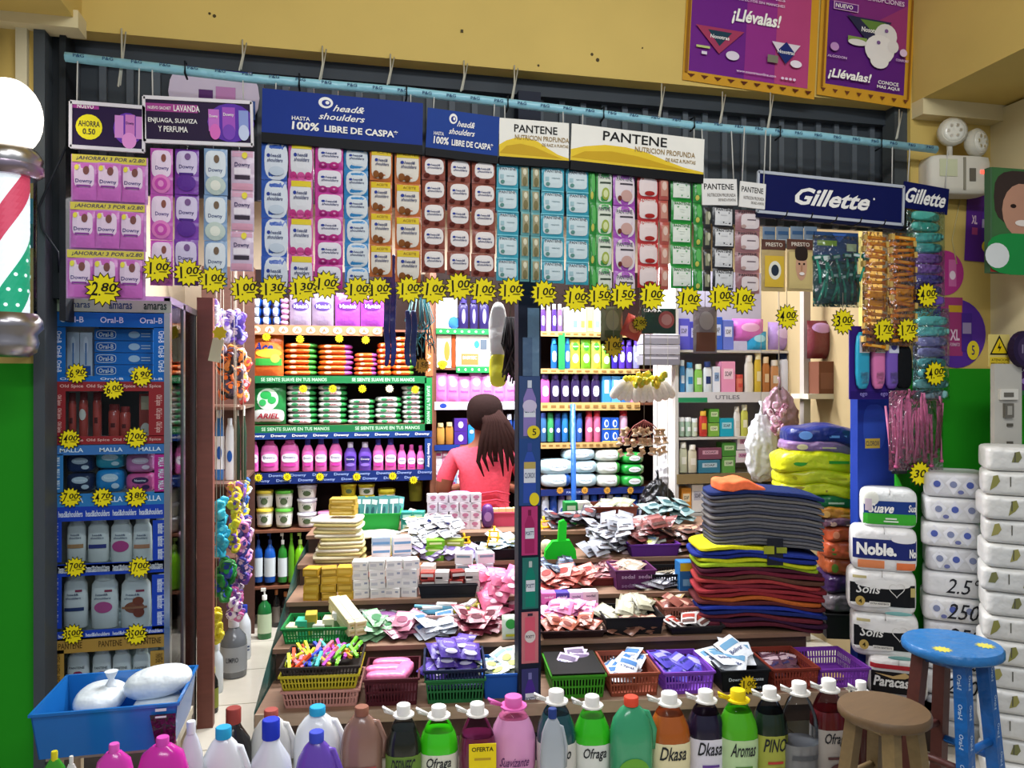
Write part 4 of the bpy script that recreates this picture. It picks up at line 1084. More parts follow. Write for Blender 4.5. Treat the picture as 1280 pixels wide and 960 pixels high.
fr = poster('framed_picture', 'framed picture of a smiling child in a green shirt', 1238, 212, 1330, 342, YO, '#4a6a4a', [('r', 0, -.46, 1.0, .07, '#8a2a24'), ('r', 0, .05, .96, .9, '#3f6a3c'), ('e', -.1, .22, .36, .26, '#3a2e28', 3), ('e', -.08, .1, .27, .26, '#b98a70'), ('e', -.2, .14, .04, .02, '#2a1c16'), ('e', .02, .14, .04, .02, '#2a1c16'), ('e', -.08, -.02, .1, .03, '#e8dcd0'), ('e', -.1, -.32, .46, .2, '#1f8a40', 3), ('e', -.42, -.34, .16, .12, '#d9dcd8')], d=.03, cat='picture', tilt=0.0)
base, w, h = rect(1236, 418, 1262, 458, YO)
sg = thing('hazard_sign', 'yellow electrical hazard sign with a lightning triangle', 'sign', base)
ob('board', MB().box(-w / 2, w / 2, 0, .003, 0, h, '#dcc872'), sg)
ob('print', MB().prints([('p', [(-.46, -.14), (.46, -.14), (0, .48)], '#1c1a14'), ('p', [(-.36, -.09), (.36, -.09), (0, .38)], '#e8c81c'), ('p', [(.03, .26), (-.1, .06), (0, .06), (-.04, -.06), (.1, .12), (.0, .12)], '#1c1a14'), ('r', 0, -.34, .92, .26, '#e2c432'), ('t', 'ATENCION', 0, -.3, .8, .08, '#4a4018'), ('t', 'RIESGO ELECTRICO', 0, -.41, .84, .06, '#4a4018')], w, h), sg)
base, w, h = rect(1252, 409, 1320, 455, YO - .05)
o = ob('round_meter_sign', MB().prism([(.075 * math.cos(a * .3142) - .0, .06 + .075 * math.sin(a * .3142)) for a in range(20)], 0, .03, '#2a1c3c').prints([('e', 0, 0, .055, .055, '#3c2c4e'), ('t', '115', 0, 0, .07, .035, '#8a7c96')], 1, 1, cz=.06).box(.05, .3, -.02, .05, -.0, .13, '#2a1438'), None, base, label='dark purple round badge beside the hazard sign', cat='badge')
base, w, h = rect(1262, 455, 1330, 494, YO - .004)
ob('wall_poster', MB().box(-w / 2, w / 2, 0, .004, 0, h, '#4a1c5c').prints([('t', 'PAGA SIN', -.1, .3, .7, .1, W), ('e', -.1, -.05, .2, .14, '#9c7cb8'), ('r', 0, -.42, .96, .14, '#2f6a3c')], w, h), None, base, label='small purple payment poster beside the electrical panel', cat='poster')
base, w, h = rect(1238, 455, 1272, 566, YO)
ep = thing('electrical_panel', 'tall grey electrical panel below the hazard sign', 'electrical panel', base + Vector((0, -.02, 0)))
ob('box', MB().box(-w / 2, w / 2, 0, .02, -.25, h, '#c2beb2'), ep)
ob('socket', MB().box(-w * .36, w * .28, -.012, 0, h * .6, h * .72, '#dedacd').box(-w * .25, w * .1, -.014, -.012, h * .63, h * .68, '#6a665c'), ep)
ob('switch', MB().box(-w * .2, w * .12, -.012, 0, h * .4, h * .56, '#6c685e').box(-w * .12, w * .04, -.014, -.012, h * .43, h * .53, '#a8a498'), ep)
for z in (.3, .1):
    ob('screw', MB().box(-w * .06, w * .14, -.006, 0, h * z, h * z + .012, '#5a564c'), ep)
# ---------------------------------------------------------------- shelf units at the back of the shop
def unit(name, label, x0, x1, c, ytop, shelves, d=.36, wood='#7a4a34:d', back='#2c1c18', zfoot=0.0, k=0.0):
    """shelves = pixel y of each board's front edge"""
    a, b = P(x0, 480, c), P(x1, 480, c)
    w = b.x - a.x
    t = thing(name, label, 'shelf unit', ((a.x + b.x) / 2, c, 0))
    xm = (x0 + x1) / 2
    zt = P(xm, ytop, c).z
    for s_ in (-1, 1):
        ob('side_panel', MB().box(-.011, .011, 0, d, zfoot, zt, wood), t, (s_ * (w / 2 - .006), 0, 0))
    ob('back_panel', MB().box(-w / 2, w / 2, d - .012, d, zfoot, zt, back), t)
    for y in shelves:
        z = P(xm, y, c).z
        ob('shelf', MB().box(-w / 2 + .012, w / 2 - .012, .004, d - .014, z - .014, z, wood), t)
    return t

def strip(parent, px, c, key, spec=None, txt=None, tcol=W, reps=4, vert=False):
    base, w, h = rect(*px, c)
    m = MB().box(-w / 2, w / 2, -.002, .002, 0, h, key)
    if txt:
        if vert:
            for j in range(reps):
                m.M = Matrix.Translation((0, -.002, h * (.5 + j) / reps)) @ Matrix.Rotation(math.pi / 2, 4, 'Y')
                m.prints([('t', txt, 0, 0, h / reps * .7, w * .45, tcol)], 1, 1, cz=0)
            m.M = None
        else:
            m.prints([('t', txt, -.5 + (j + .5) / reps, 0, .72 / reps, .48, tcol) for j in range(reps)], w, h, lambda x, z: -.002)
    if spec:
        m.prints(spec, w, h, lambda x, z: -.002)
    o = ob('shelf_strip', m, parent); o.location = base - Vector(parent.location)
    return o

def bagstack(name, what, cat, px, c, n, key, bands=None, d=.2, spec=None, k=0.0, p=3.2, slop=.004, where='', grp=None):
    x0, y0, x1, y1 = px
    loc, w, h = fp(x0, y0, x1, y1, c, k, d)
    hh = h / n
    for i in range(n):
        packm(name, f'{what}, {ORD[i]} from bottom {where}'.strip(), cat, loc + Vector((random.uniform(-slop, slop), random.uniform(-slop, slop), hh * i)), w, d, hh * 1.02, key, spec, p, -math.atan(k) + random.uniform(-.04, .04), grp or what, bands)

def row(name, cat, what, xs, y0, y1, c, fn, where, k=0.0):
    for i, (x0, x1) in enumerate(xs):
        fn(i, f'{ORD[i]} {what} from the left {where}', (x0, y0, x1, y1), c)

CB = 4.9
ul = unit('shelf_unit', 'tall wooden shelf unit of detergents and softeners behind the sachets', 308, 541, CB, 330, [411, 470, 531, 590, 660, 729, 796])
OR = '#c9743c'
strip(ul, (313, 407, 478, 419), CB - .004, '#b87a58', [('e', -.46 + i * .102, 0, .035, .36, '#d8c0a4') for i in range(10)] + [('t', 'A', -.46 + i * .102, 0, .03, .4, '#a4502c') for i in range(10)])
strip(ul, (532, 405, 541, 470), CB - .004, '#b5623c', txt='A A A', vert=True, reps=2, tcol='#e0c0a0')
strip(ul, (310, 470, 533, 479), CB - .004, '#1f6a3c', txt='SE SIENTE SUAVE EN TUS MANOS', reps=2, tcol='#b8d8bc')
strip(ul, (531, 472, 540, 540), CB - .004, '#1f7a40', txt='SUAVE EN TUS MANOS', vert=True, reps=1, tcol='#b8d8bc')
strip(ul, (310, 531, 540, 540), CB - .004, '#1f6a3c', txt='SE SIENTE SUAVE EN TUS MANOS', reps=2, tcol='#b8d8bc')
strip(ul, (308, 540, 540, 548), CB - .005, '#1c3a78', txt='Downy', reps=9)
strip(ul, (531, 548, 540, 590), CB - .005, '#1c3a78', txt='Downy Downy', vert=True, reps=1)
strip(ul, (308, 589, 540, 603), CB - .005, '#182c6a', [('t', 'Downy', -.46 + i * .115, .22, .08, .3, '#9fb4e0') for i in range(9)] + [('t', 'Downy', -.42 + i * .115, -.22, .08, .3, '#9fb4e0') for i in range(8)])
g = CB + .02
# top shelf
for i, (x0, x1) in enumerate([(315, 327), (327, 339), (339, 350)]):
    bagstack('detergent_bag', f'blue detergent bag of the {ORD[i]} pile', 'detergent bag', (x0, 372, x1, 407), g, 3, '#1c4fae:s', [(0, -.5, .5, '#dfe6f0:s')], .16, where='of the top shelf', grp='blue detergent bags')
bagstack('detergent_bag', 'pale pink detergent bag beside the grey pouches', 'detergent bag', (350, 372, 361, 407), g, 5, '#d9a4c8:s', None, .16)
VN = lambda tc: [('e', 0, .1, .4, .14, tc), ('t', 'Vanish', 0, .1, .7, .12, '#f2eef6', .1)]
for i, (x0, x1, key) in enumerate([(362, 389, '#8d7f96'), (390, 417, '#8a7892'), (419, 450, '#8c3f9e'), (451, 480, '#8a3a98')]):
    pouch('stain_pouch', f'{["grey", "grey", "purple", "purple"][i]} stain remover pouch, {["left", "right"][i % 2]} of its pair', 'pouch', (x0, 366, x1, 408), g, key + ':s', VN('#4a3474' if i < 2 else '#5a2270'), .02)
# orange shelf
pouch('detergent_pouch', 'large orange detergent pouch with lime slices', 'pouch', (313, 415, 354, 470), g, '#e0702c:s', [('t', 'Ace', -.1, .16, .6, .2, '#24388c', .1, .03), ('e', .05, .02, .4, .1, '#e0c83c'), ('r', .05, -.18, .8, .16, '#3a9a3c'), ('e', .25, -.1, .14, .1, '#b4cc4c')], .035)
for i, (x0, x1, y0, n, bnd) in enumerate([(354, 396, 428, 6, '#3f9a3c:s'), (397, 442, 430, 6, '#b054b0:s'), (443, 472, 441, 5, '#a04a98:s'), (472, 490, 428, 6, '#e07a34:s'), (490, 519, 420, 7, '#5aa03c:s')]):
    bagstack('detergent_bag', f'orange detergent bag of the {ORD[i]} pile', 'detergent bag', (x0, y0, x1, 469.5), g, n, '#e2661e:s', [(0, .55, 1, bnd)], .2, [('e', -.2, 0, .1, .3, '#f0b890')], where='on the orange shelf', grp='orange detergent bags')
# green shelf
pouch('detergent_pouch', 'large green and white detergent pouch', 'pouch', (312, 478, 357, 530.5), g, '#1f7a3c:s', [('e', .02, -.3, .44, .16, '#e6ece6', 4), ('e', .0, .1, .3, .26, '#c4e0c8'), ('e', -.05, .2, .16, .1, '#2a9a4a'), ('e', .12, .08, .12, .09, '#2f9e50'), ('e', -.14, .02, .1, .08, '#35a458'), ('t', 'ARIEL', .02, -.3, .62, .13, '#b0283c', .08, .03)], .035)
for i, (x0, x1, y0, n) in enumerate([(358, 396, 481, 7), (397, 434, 481, 7), (435, 469, 499, 5), (470, 503, 496, 5), (504, 531, 482, 8)]):
    bagstack('detergent_bag', f'white and green detergent bag of the {ORD[i]} pile', 'detergent bag', (x0, y0, x1, 530.5), g, n, '#d6dcd8:s', [(0, .5, 1, '#2a8a44:s')], .2, [('e', -.2, 0, .12, .3, '#3a8a58'), ('t', 'ARIEL', .02, 0, .3, .4, '#a8424c')], where='on the green shelf', grp='white and green detergent bags')
# softener shelf
DW = [('e', 0, .1, .46, .3, '#f2eef4', 3), ('t', 'Downy', 0, .12, .7, .2, '#3a2a78'), ('e', 0, -.36, .36, .12, '#c83c9c')]
SB = [(313, 323, 'p', 552), (325, 348, 'p', 551), (350, 374, 'p', 550), (377, 392, 's', 549), (393, 409, 's', 548), (411, 428, 's', 547), (430, 446, 'v', 553), (448, 465, 'v', 553), (466, 480, 's', 549), (481, 496, 's', 549), (497, 508, 's', 556), (509, 520, 's', 556), (521, 531, 's', 557)]
for i, (x0, x1, kd, y0) in enumerate(SB):
    big = kd == 'p'
    pbottle('softener_bottle', f'{ORD[i]} softener bottle from the left on the navy-edged shelf', 'softener bottle', (x0, y0, x1, 589.5), g, 'bigsoft' if big else 'softener',
            ('#6a48b4:g' if kd == 'v' else '#df6cb6:g'), ('#c9c4d8' if kd == 'v' else '#d05aa8' if big or i > 9 else '#3c3a8c'), None, DW if kd != 'v' else [('e', 0, .15, .4, .3, '#3a2c7c', 3), ('t', 'Downy', 0, .15, .7, .2, W), ('e', 0, -.3, .36, .14, '#8a6cd0')], group='softener bottles')
for x, y in [(333, 421), (375, 424), (424, 423), (457, 425)]:
    tag(x, y, '', f'small yellow price star above the orange bags, {ORD[[333, 375, 424, 457].index(x)]} from the left', CB - .02, px=7, group='small price stars')
for i, (x, y) in enumerate([(379, 486), (416, 486), (453, 486), (487, 486), (519, 487)]):
    tag(x, y, '', f'small {"pale" if i == 3 else "yellow"} price star on the green shelf, {ORD[i]} from the left', CB - .02, px=7, fill='#f2ecc0' if i == 3 else '#f0df1c', group='small price stars')
for i, (x, y) in enumerate([(323, 597), (359, 596), (400, 596), (446, 596), (491, 595), (517, 600)]):
    tag(x, y, '', f'small yellow price star on the navy strip, {ORD[i]} from the left', CB - .02, px=7, group='small price stars')
# tubs
TB = [(319, 341, 614, 2, '#d8cf9a', '#d6c040', 'cream tub with a yellow lid'), (343, 366, 614, 2, '#c9d4b4', '#5aa83a', 'white tub with a green lid'), (371, 396, 607, 3, '#dcd8e0', '#e6e4ea', 'small white lidded tub'),
      (426, 446, 606, 3, '#c9b82c', '#dccf3c', 'yellow tub in the left pile'), (448, 469, 606, 3, '#ccb92c', '#dccf3c', 'yellow tub in the middle pile'), (473, 495, 612, 2, '#c4b42c', '#d6c93a', 'yellow tub in the right pile')]
for x0, x1, y0, n, bk, ck, what in TB:
    y1 = 659.5 if y0 != 606 else 650
    for i in range(n):
        hh = (y1 - y0) / n
        pbottle('lidded_tub', f'{what}, {ORD[i]} from the top below the softeners', 'tub', (x0, y0 + hh * i, x1, y0 + hh * (i + 1)), g, 'tub', bk, ck, '#e8e6dc' if bk != '#c9b82c' else None, [('e', 0, 0, .22, .3, '#5a6a4a'), ('t', 'DISH', 0, .3, .5, .18, '#3a5a3a')], group='lidded tubs')
pbottle('bowl', 'pink plastic basin beside the white tubs', 'basin', (397, 641, 421, 659.5), g - .02, 'tub', '#e27ab0', '#e58cbc')
pbottle('lidded_tub', 'tall dark yellow tub at the end of the tub shelf', 'tub', (511, 600, 530, 627), g, 'tub', '#6a6a20', '#6f7024')
# pump bottles
PB = [(317, 328, '#1f4f9c', '#2a3a6c'), (330, 344, '#1f58b0', '#263668'), (347, 359, '#2a7a2c', '#e8e8e0'), (360, 368, '#5a9a22', '#6aa82c'), (368, 382, '#7cc41c', '#b8d86c'), (384, 392, '#2a4a34', '#dfe0dc'), (394, 403, '#1f3a2c', '#dfe0dc'), (404, 412, '#24402c', '#e6e4dc'), (413, 421, '#203a30', '#e2e2da')]
for i, (x0, x1, bk, ck) in enumerate(PB):
    pbottle('pump_bottle', f'{ORD[i]} bottle on the dark lower shelf, {["deep blue", "blue", "dark green with white pump", "olive green", "lime green", "dark with white cap", "slim dark with white pump", "dark green slim", "dark green by the envelopes"][i]}', 'bottle', (x0, 667 + (i > 4) * 6, x1, 728.5), g, 'pump' if i in (0, 1, 2, 4, 6) else 'round', bk + ':g', ck, '#cfd6d8' if i < 3 else None)
# bottles on the floor below
pbottle('spray_bottle', 'green spray bottle with a white trigger on the floor', 'spray bottle', (321, 737, 339, 800), cf(330, 800), 'pump', '#1f6a34:g', '#e6e6de', '#b9c9a8')
for i, (x0, x1) in enumerate([(340, 350), (351, 362), (363, 372)]):
    pbottle('sauce_bottle', f'dark bottle with a copper cap under the lowest shelf, {ORD[i]} from the left', 'bottle', (x0, 738 + 3 * i, x1, 784), cf(355, 784), 'round', '#1c1a1c:g', '#b8764a', '#6a625a')

# ---------------------------------------------------------------- left wing of bags and bottles along the side wall
wg = thing('side_shelf', 'wooden side shelf rack behind the brown post', 'shelf rack', (-.63, 4.2, 0))
for y in (508, 600.5, 690):
    z = P(288, y, 4.35).z
    ob('shelf', MB().box(-.17, .12, 0, .65, z - .015, z, '#6a4a3c:d'), wg)
ob('rear_upright', MB().box(-.18, .12, .65, .67, 0, 2.2, '#5a3a30:d'), wg)
def clump(name, label, px, c, cols, n, d=.1, sz=.05, cat='bag', dy=0):
    """bag of crumpled lumps hanging in a bunch: each lump a part"""
    base, w, h = rect(*px, c)
    t = thing(name, label, cat, base)
    rr = random.Random(label); n = int(n * 2.2); sz *= .95
    for i in range(n):
        key = cols[i % len(cols)]
        k2 = cols[(i + 1) % len(cols)].split(':')[0]
        me = cached(('lump', key, round(sz, 3), i % 2), lambda: MB().soft(sz * .8, sz * .34, sz, key, 3.2, 7, 0, crink(sz * .07, 2.6 / sz, i % 2)).prints([('e', 0, .05, .24, .2, k2), ('r', 0, .34, .6, .1, k2)], sz * .8, sz, lambda x, z: -sz * .165, base=.004).mesh('packet'))
        o = ob('packet', me, t, (rr.uniform(-.5, .5) * max(w - sz, .005), rr.uniform(-d / 2, d / 2), (h - sz) * ((i + .3) / n)), rr.uniform(-.8, .8))
        o.rotation_euler.x = rr.uniform(-.6, .4); o.rotation_euler.y = rr.uniform(-.6, .6)
    ob('string', MB().tube([(0, 0, h * .9), (0, .01, 2.75 - base.z)], .0016, '#b8b0a0', 4), t)
    return t
clump('sachet_bunch', 'bunch of violet and white sachets hanging beside the post', (270, 385, 308, 430), 4.1, ['#7a5cc0:s', '#c9c4e4:s', '#4a48a0:s', '#e6d8ec:s'], 22, sz=.07)
clump('snack_bunch', 'orange and black packets hanging beside the brown post', (272, 428, 305, 500), 4.3, ['#d9682c:s', '#241c24:s', '#e2883c:s', '#4a3c50:s'], 20, sz=.07)
for i, (x0, x1, y0, key, ck) in enumerate([(268, 280, 512, '#3a7ac4', '#dfe6ee'), (281, 293, 523, '#e6e9ee', '#e6e9ee'), (294, 300, 507, '#24382c', '#d8d8d0'), (301, 308, 507, '#2a4030', '#d8d8d0')]):
    pbottle('bleach_bottle', f'{["blue and white", "white", "dark green", "dark olive"][i]} bottle on the upper side shelf', 'bottle', (x0, y0, x1, 600), 4.35, 'bigsoft' if i < 2 else 'round', key + ':g', ck, '#e8ecf2' if i == 0 else None, [('e', 0, 0, .3, .2, '#2a5cb0')] if i < 2 else None)
clump('sponge_bunch', 'cyan scouring bows hanging in a column behind the post', (265, 618, 286, 698), 3.95, ['#34b4cc:s', '#2aa4c4:s', '#58c8d8:s'], 16, sz=.055, d=.05)
clump('sponge_bunch', 'yellow scouring bows hanging beside the cyan ones', (286, 612, 299, 692), 4.0, ['#e0d02c:s', '#d4c028:s', '#6a4a9c:s'], 12, sz=.05, d=.05)
clump('sponge_bunch', 'violet and pink packets hanging below the yellow bows', (292, 640, 316, 730), 4.1, ['#6a3f9c:s', '#d98ab8:s', '#3a3a88:s', '#e4b4d0:s'], 22, sz=.06, d=.06)
clump('sponge_bunch', 'green and navy packets hanging low behind the post', (264, 694, 294, 752), 4.0, ['#1f6a2c:s', '#2a3f8c:s', '#24883c:s'], 14, sz=.07, d=.06)
clump('sponge_bunch', 'yellow packets hanging lowest behind the post', (261, 756, 280, 806), 3.9, ['#e4d43c:s', '#d8c42c:s'], 12, sz=.05, d=.05)
clump('sponge_bunch', 'peach and violet packets on the side rack below the bottles', (283, 600, 308, 625), 4.2, ['#d98a6c:s', '#e0d02c:s', '#7a4aa0:s'], 8, sz=.06, d=.05)
pbottle('water_jug', 'large grey translucent jug standing on the tiles', 'jug', (273, 778, 307, 850), cf(290, 850), 'round', '#6a6c70:g', '#d8d4d8', '#9ea0a2', [('t', 'LIMPIO', 0, 0, .5, .2, '#3a3c40')])
for i, (x0, x1, y0, y1, c, key, ck, lb) in enumerate([(297, 313, 758, 826, 4.0, '#e2e6ea', '#2c3f9c', None), (261, 278, 806, 868, 3.6, '#d8dee2', '#d8dce0', None), (258, 272, 836, 893, 3.5, '#23201c', '#c6b858', '#8a9040')]):
    pbottle('cleaner_bottle', ['slim white bottle with a navy cap on the tiles', 'white bottle beside the grey jug', 'dark bottle with a green label on the tiles'][i], 'bottle', (x0, y0, x1, y1), cf((x0 + x1) / 2, y1), 'round', key + ':g', ck, lb, [('r', 0, -.2, .9, .06, '#2c3f6c'), ('r', 0, -.34, .9, .05, '#2c3f6c')] if i == 0 else None)

clump('snack_bunch', 'red and silver packets hanging beside the upper bottles', (296, 432, 314, 505), 4.45, ['#c03c3c:s', '#c8c8d0:s', '#e08c3c:s'], 14, sz=.06)
clump('sponge_bunch', 'lilac and white packets hanging high behind the post', (262, 372, 276, 425), 3.9, ['#b89cd0:s', '#e4e0ec:s', '#8a6cb8:s'], 10, sz=.05)
clump('sponge_bunch', 'blue and silver packets hanging below the side bottles', (296, 596, 312, 648), 4.4, ['#3a68b8:s', '#ccd4e0:s', '#e0cc3c:s'], 10, sz=.055)
clump('sponge_bunch', 'pink and white packets hanging lowest beside the jug', (284, 724, 304, 778), 4.1, ['#d86ca4:s', '#ecdce8:s', '#7a48a0:s'], 14, sz=.055)
# ---------------------------------------------------------------- middle bay behind the woman
CM = 5.12
um = unit('shelf_unit', 'narrow middle shelf unit behind the woman', 542, 661, CM, 330, [411, 460, 503, 556, 610, 660], d=.34)
strip(um, (545, 411, 618, 418), CM - .004, '#2a8a4c', [('e', -.42 + i * .12, 0, .02, .2, '#d8e8d8') for i in range(8)])
strip(um, (570, 458, 612, 466), CM - .004, '#2a8a4c', [('e', -.42 + i * .2, 0, .03, .2, '#d8e8d8') for i in range(5)])
strip(um, (543, 502, 650, 512), CM - .004, '#dcd4e6', [('e', -.4, 0, .04, .3, '#2c48a8'), ('t', 'UNIDADES', .1, 0, .3, .4, '#5a58a0')])
strip(um, (543, 556, 575, 563), CM - .004, '#23408c')
g = CM + .02
pouch('wipe_pouch', 'white pouch with blue ends on the middle bay top shelf', 'pouch', (535, 372, 572, 411), g, '#e8ecf4:s', [('e', .38, -.3, .2, .2, '#3a7ac8'), ('e', 0, .1, .2, .16, '#cdd8ec')], .025)
for i, (x0, x1) in enumerate([(573, 586), (587, 598), (599, 612)]):
    pbottle('conditioner_bottle', f'{ORD[i]} dark violet bottle from the left on the middle bay top shelf', 'bottle', (x0, 372, x1, 411), g, 'shampoo', '#2c2358:g', '#3a2f6c', None, [('e', 0, 0, .2, .4, '#8a84b4')])
for i, (x0, x1, key) in enumerate([(546, 564, '#e8dcc8'), (565, 569, '#a8461c'), (570, 613, '#f0ece2')]):
    carton('diaper_pack', ['cream and amber pack on the middle bay', 'slim rust box on the middle bay', 'white pack with an orange label on the middle bay'][i], 'pack', (x0, 418, x1, 459.5), g, key, [[('e', .2, 0, .2, .3, '#e0883c'), ('e', -.1, -.38, .36, .1, '#e8d43c')], None, [('r', -.1, -.25, .5, .34, '#e07a44'), ('t', 'BABYSEC', -.1, -.2, .4, .1, W), ('e', .1, .2, .08, .12, '#3a9aa0'), ('r', .3, .2, .2, .3, '#5a6470')]][i], d=.16)
tag(553, 457, '', 'small yellow price star below the cream pack', CM - .02, px=7, group='small price stars')
for i in range(7):
    x0 = 544 + i * 14.5
    pouch('sanitary_pack', f'{ORD[i]} bright pink sanitary pack from the left behind the woman', 'sanitary pack', (x0, 466 + (i % 3) * 2, x0 + 15, 502.5), g, '#e486d8:s', [('e', .05, .2, .3, .16, '#f2d4ee'), ('t', 'Nosotras', .0, -.1, .6, .08, '#a03a94')], .02, group='bright pink sanitary packs')
for i, (x0, x1, y0, key, ck) in enumerate([(546, 556, 529, '#c99a4c', '#d8c48c'), (557, 567, 528, '#b8823c', '#d8c48c')]):
    pbottle('lotion_bottle', f'amber lotion bottle, {["left", "right"][i]} of two beside the woman', 'bottle', (x0, y0, x1, 555.5), g, 'shampoo', key + ':g', ck)
for i in range(2):
    carton('cream_box', f'violet cream box, {["upper", "lower"][i]} of two beside the woman', 'box', (568, 523 + i * 16.5, 584, 539 + i * 16.5), g, '#4a2a8c', [('e', 0, 0, .2, .26, '#d8cfe6')], d=.1)
pbottle('lotion_bottle', 'slim sky blue bottle beside the woman', 'bottle', (585, 516, 594, 555.5), g, 'shampoo', '#2a8cc8:g', '#d8e4ec', None, [('e', 0, 0, .3, .1, W)])
for i, (x0, x1) in enumerate([(633, 641), (642, 650)]):
    pbottle('lotion_bottle', f'blue bottle behind the woman, {["left", "right"][i]} of two by the post', 'bottle', (x0, 518, x1, 555.5), g, 'shampoo', '#2a4fa0:g', '#c9d0e0')
for r in range(5):
    for q in range(4):
        carton('soap_carton', f'soap carton beside the woman, {ORD[r]} row down, {ORD[q]} from the left', 'soap box', (544 + q * 9, 564 + r * 9, 552.5 + q * 9, 572.5 + r * 9), g, ['#e4dce8', '#d88cb4', '#8cb0d8'][(r * 3 + q) % 3], [('r', 0, 0, .7, .4, ['#b0447c', '#f0e6f0', '#e8eef6'][(r + q) % 3])], d=.06, group='soap cartons beside the woman')

# ---------------------------------------------------------------- right bay
CR = 5.05
ur = unit('shelf_unit', 'wide shelf unit of bottles and wipes right of the bleach post', 664, 848, CR, 330, [415, 461, 504, 553, 610, 652], d=.36)
BE = '#c9a468'
for y0, y1, x1 in [(415, 421, 790), (461, 467, 800), (503, 513, 800), (553, 560, 775)]:
    strip(ur, (676, y0, x1, y1), CR - .004, BE, [('r', -.46 + i * .084, 0, .05, .36, '#8f6a38') for i in range(12)])
strip(ur, (698, 416, 706, 462), CR - .005, '#2a8a4c')
strip(ur, (676, 610, 812, 618), CR - .004, '#23306c', [('t', 'PAÑALIN', -.2, 0, .14, .4, '#a8b4dc')])
g = CR + .02
LBW = [('e', 0, 0, .34, .3, '#e4e4ee', 3), ('t', 'aval', 0, 0, .5, .16, '#4a3a7a')]
xs = lambda a, b, n, gap=1: [(a + (b - a) * i / n, a + (b - a) * (i + 1) / n - gap) for i in range(n)]
for i, (x0, x1) in enumerate(xs(676, 704, 4)):
    pbottle('shampoo_bottle', f'{ORD[i]} violet-topped bottle from the left, right bay top shelf', 'bottle', (x0, 380, x1, 414.5), g, 'shampoo', ['#5a3a8c', '#d6a4c8', '#4a2f80', '#7a5aa8'][i] + ':g', '#e4dce8', None, LBW)
for i, (x0, x1) in enumerate(xs(706, 752, 5)):
    carton('tissue_box', f'{ORD[i]} white tall box from the left, right bay top shelf', 'box', (x0, 384, x1, 414.5), g, ['#e6e8ec', '#e2e4ea', '#dfe0d8', '#e6d878', '#e0e2e8'][i], [('r', 0, -.2, .6, .3, ['#8aa0c8', '#6a8ac0', '#c8b44c', '#b89c2c', '#7a90c0'][i])], d=.08)
for i, (x0, x1) in enumerate([(689, 697), (706, 713)]):
    pbottle('cleaner_bottle', f'blue bottle {["left", "right"][i]} of the green strip', 'bottle', (x0, 423, x1, 460.5), g, 'shampoo', '#2468b8:g', '#2f8ac8', None, LBW)
for i, (x0, x1, key) in enumerate([(713, 726, '#d8d43c'), (727, 739, '#78c428'), (740, 752, '#e0dc48'), (753, 764, '#8ccc38')]):
    pouch('dish_pouch', f'{["yellow", "lime", "lemon", "pale lime"][i]} dish soap pouch on the second shelf', 'pouch', (x0, 424 + (i == 3) * 6, x1, 461), g, key + ':s', [('e', 0, .25, .3, .14, '#3f8a2c'), ('e', 0, -.15, .3, .16, '#e8ecd0'), ('t', 'Sapolio', 0, .25, .5, .07, W)], .02)
for i, (x0, x1) in enumerate(xs(765, 801, 4)):
    pbottle('cleaner_bottle', f'{ORD[i]} violet bottle from the left beside the dish soap pouches', 'bottle', (x0, 425, x1, 460.5), g, 'shampoo', ['#3a2aa0', '#5a3ac0', '#4a2c98', '#8c8cc8'][i] + ':g', '#5a3fa8', None, LBW)
for i, (x0, x1) in enumerate(xs(676, 752, 6)):
    pbottle('hair_bottle', f'{ORD[i]} dark plum bottle from the left with white label, third shelf', 'bottle', (x0, 467, x1, 503.5), g, 'shampoo', ['#d05cb0', '#2c1f48', '#30224c', '#2a1e46', '#2e2048', '#2c1f48'][i] + ':g', '#3c2a58', None, LBW)
for i, (x0, x1) in enumerate(xs(753, 800, 4)):
    carton('lotion_box', f'{ORD[i]} blue carton from the left on the third shelf', 'box', (x0, 470, x1, 503.5), g, ['#3a8cd0', '#5aa4dc', '#2a70b8', '#d88cac'][i], [('r', 0, .1, .5, .5, '#d8e6f2')], d=.08)
for i, (x0, x1) in enumerate(xs(676, 730, 6)):
    pbottle('deodorant_bottle', f'{ORD[i]} bottle from the left on the fourth shelf, {["steel blue", "green", "navy", "azure", "dark green", "blue"][i]}', 'bottle', (x0, 516, x1, 552.5), g, 'can', ['#3a6a9c', '#3f9a5c', '#23408c', '#2a78c0', '#1f5a4c', '#2f5aa8'][i] + ':g', ['#2c3f80', '#2f7a4a', '#1c2f6c', '#2468a8', '#2a6a7a', '#2a4a90'][i], None, [('e', 0, 0, .3, .14, '#d4dce8')])
for i, (x0, x1) in enumerate([(733, 742), (743, 752)]):
    pbottle('deodorant_bottle', f'rose can with a red top, {["left", "right"][i]} of two', 'can', (x0, 514, x1, 552.5), g, 'can', '#d86a90:g', '#c8343c', None, [('e', 0, 0, .36, .14, '#f0d4dc')])
for i in range(4):
    carton('baby_box', f'blue baby care carton, {["upper left", "upper right", "lower left", "lower right"][i]} of four', 'box', (753 + (i % 2) * 10.5, 522 + (i // 2) * 15.5, 763 + (i % 2) * 10.5, 537 + (i // 2) * 15.5), g, '#2052b4', [('e', 0, 0, .28, .32, '#d8e2f2'), ('e', .05, 0, .16, .2, '#2a5cb8'), ('r', 0, -.45, 1, .08, '#d8c84c')], d=.1)
pbottle('deodorant_bottle', 'red-topped can beside the blue baby cartons', 'can', (776, 513, 786, 552.5), g, 'can', '#c89ab0:g', '#c03038')
WP = lambda tc: [('e', 0, .0, .26, .24, '#eef4f4'), ('t', 'TOALLITAS', 0, .0, .4, .1, tc)]
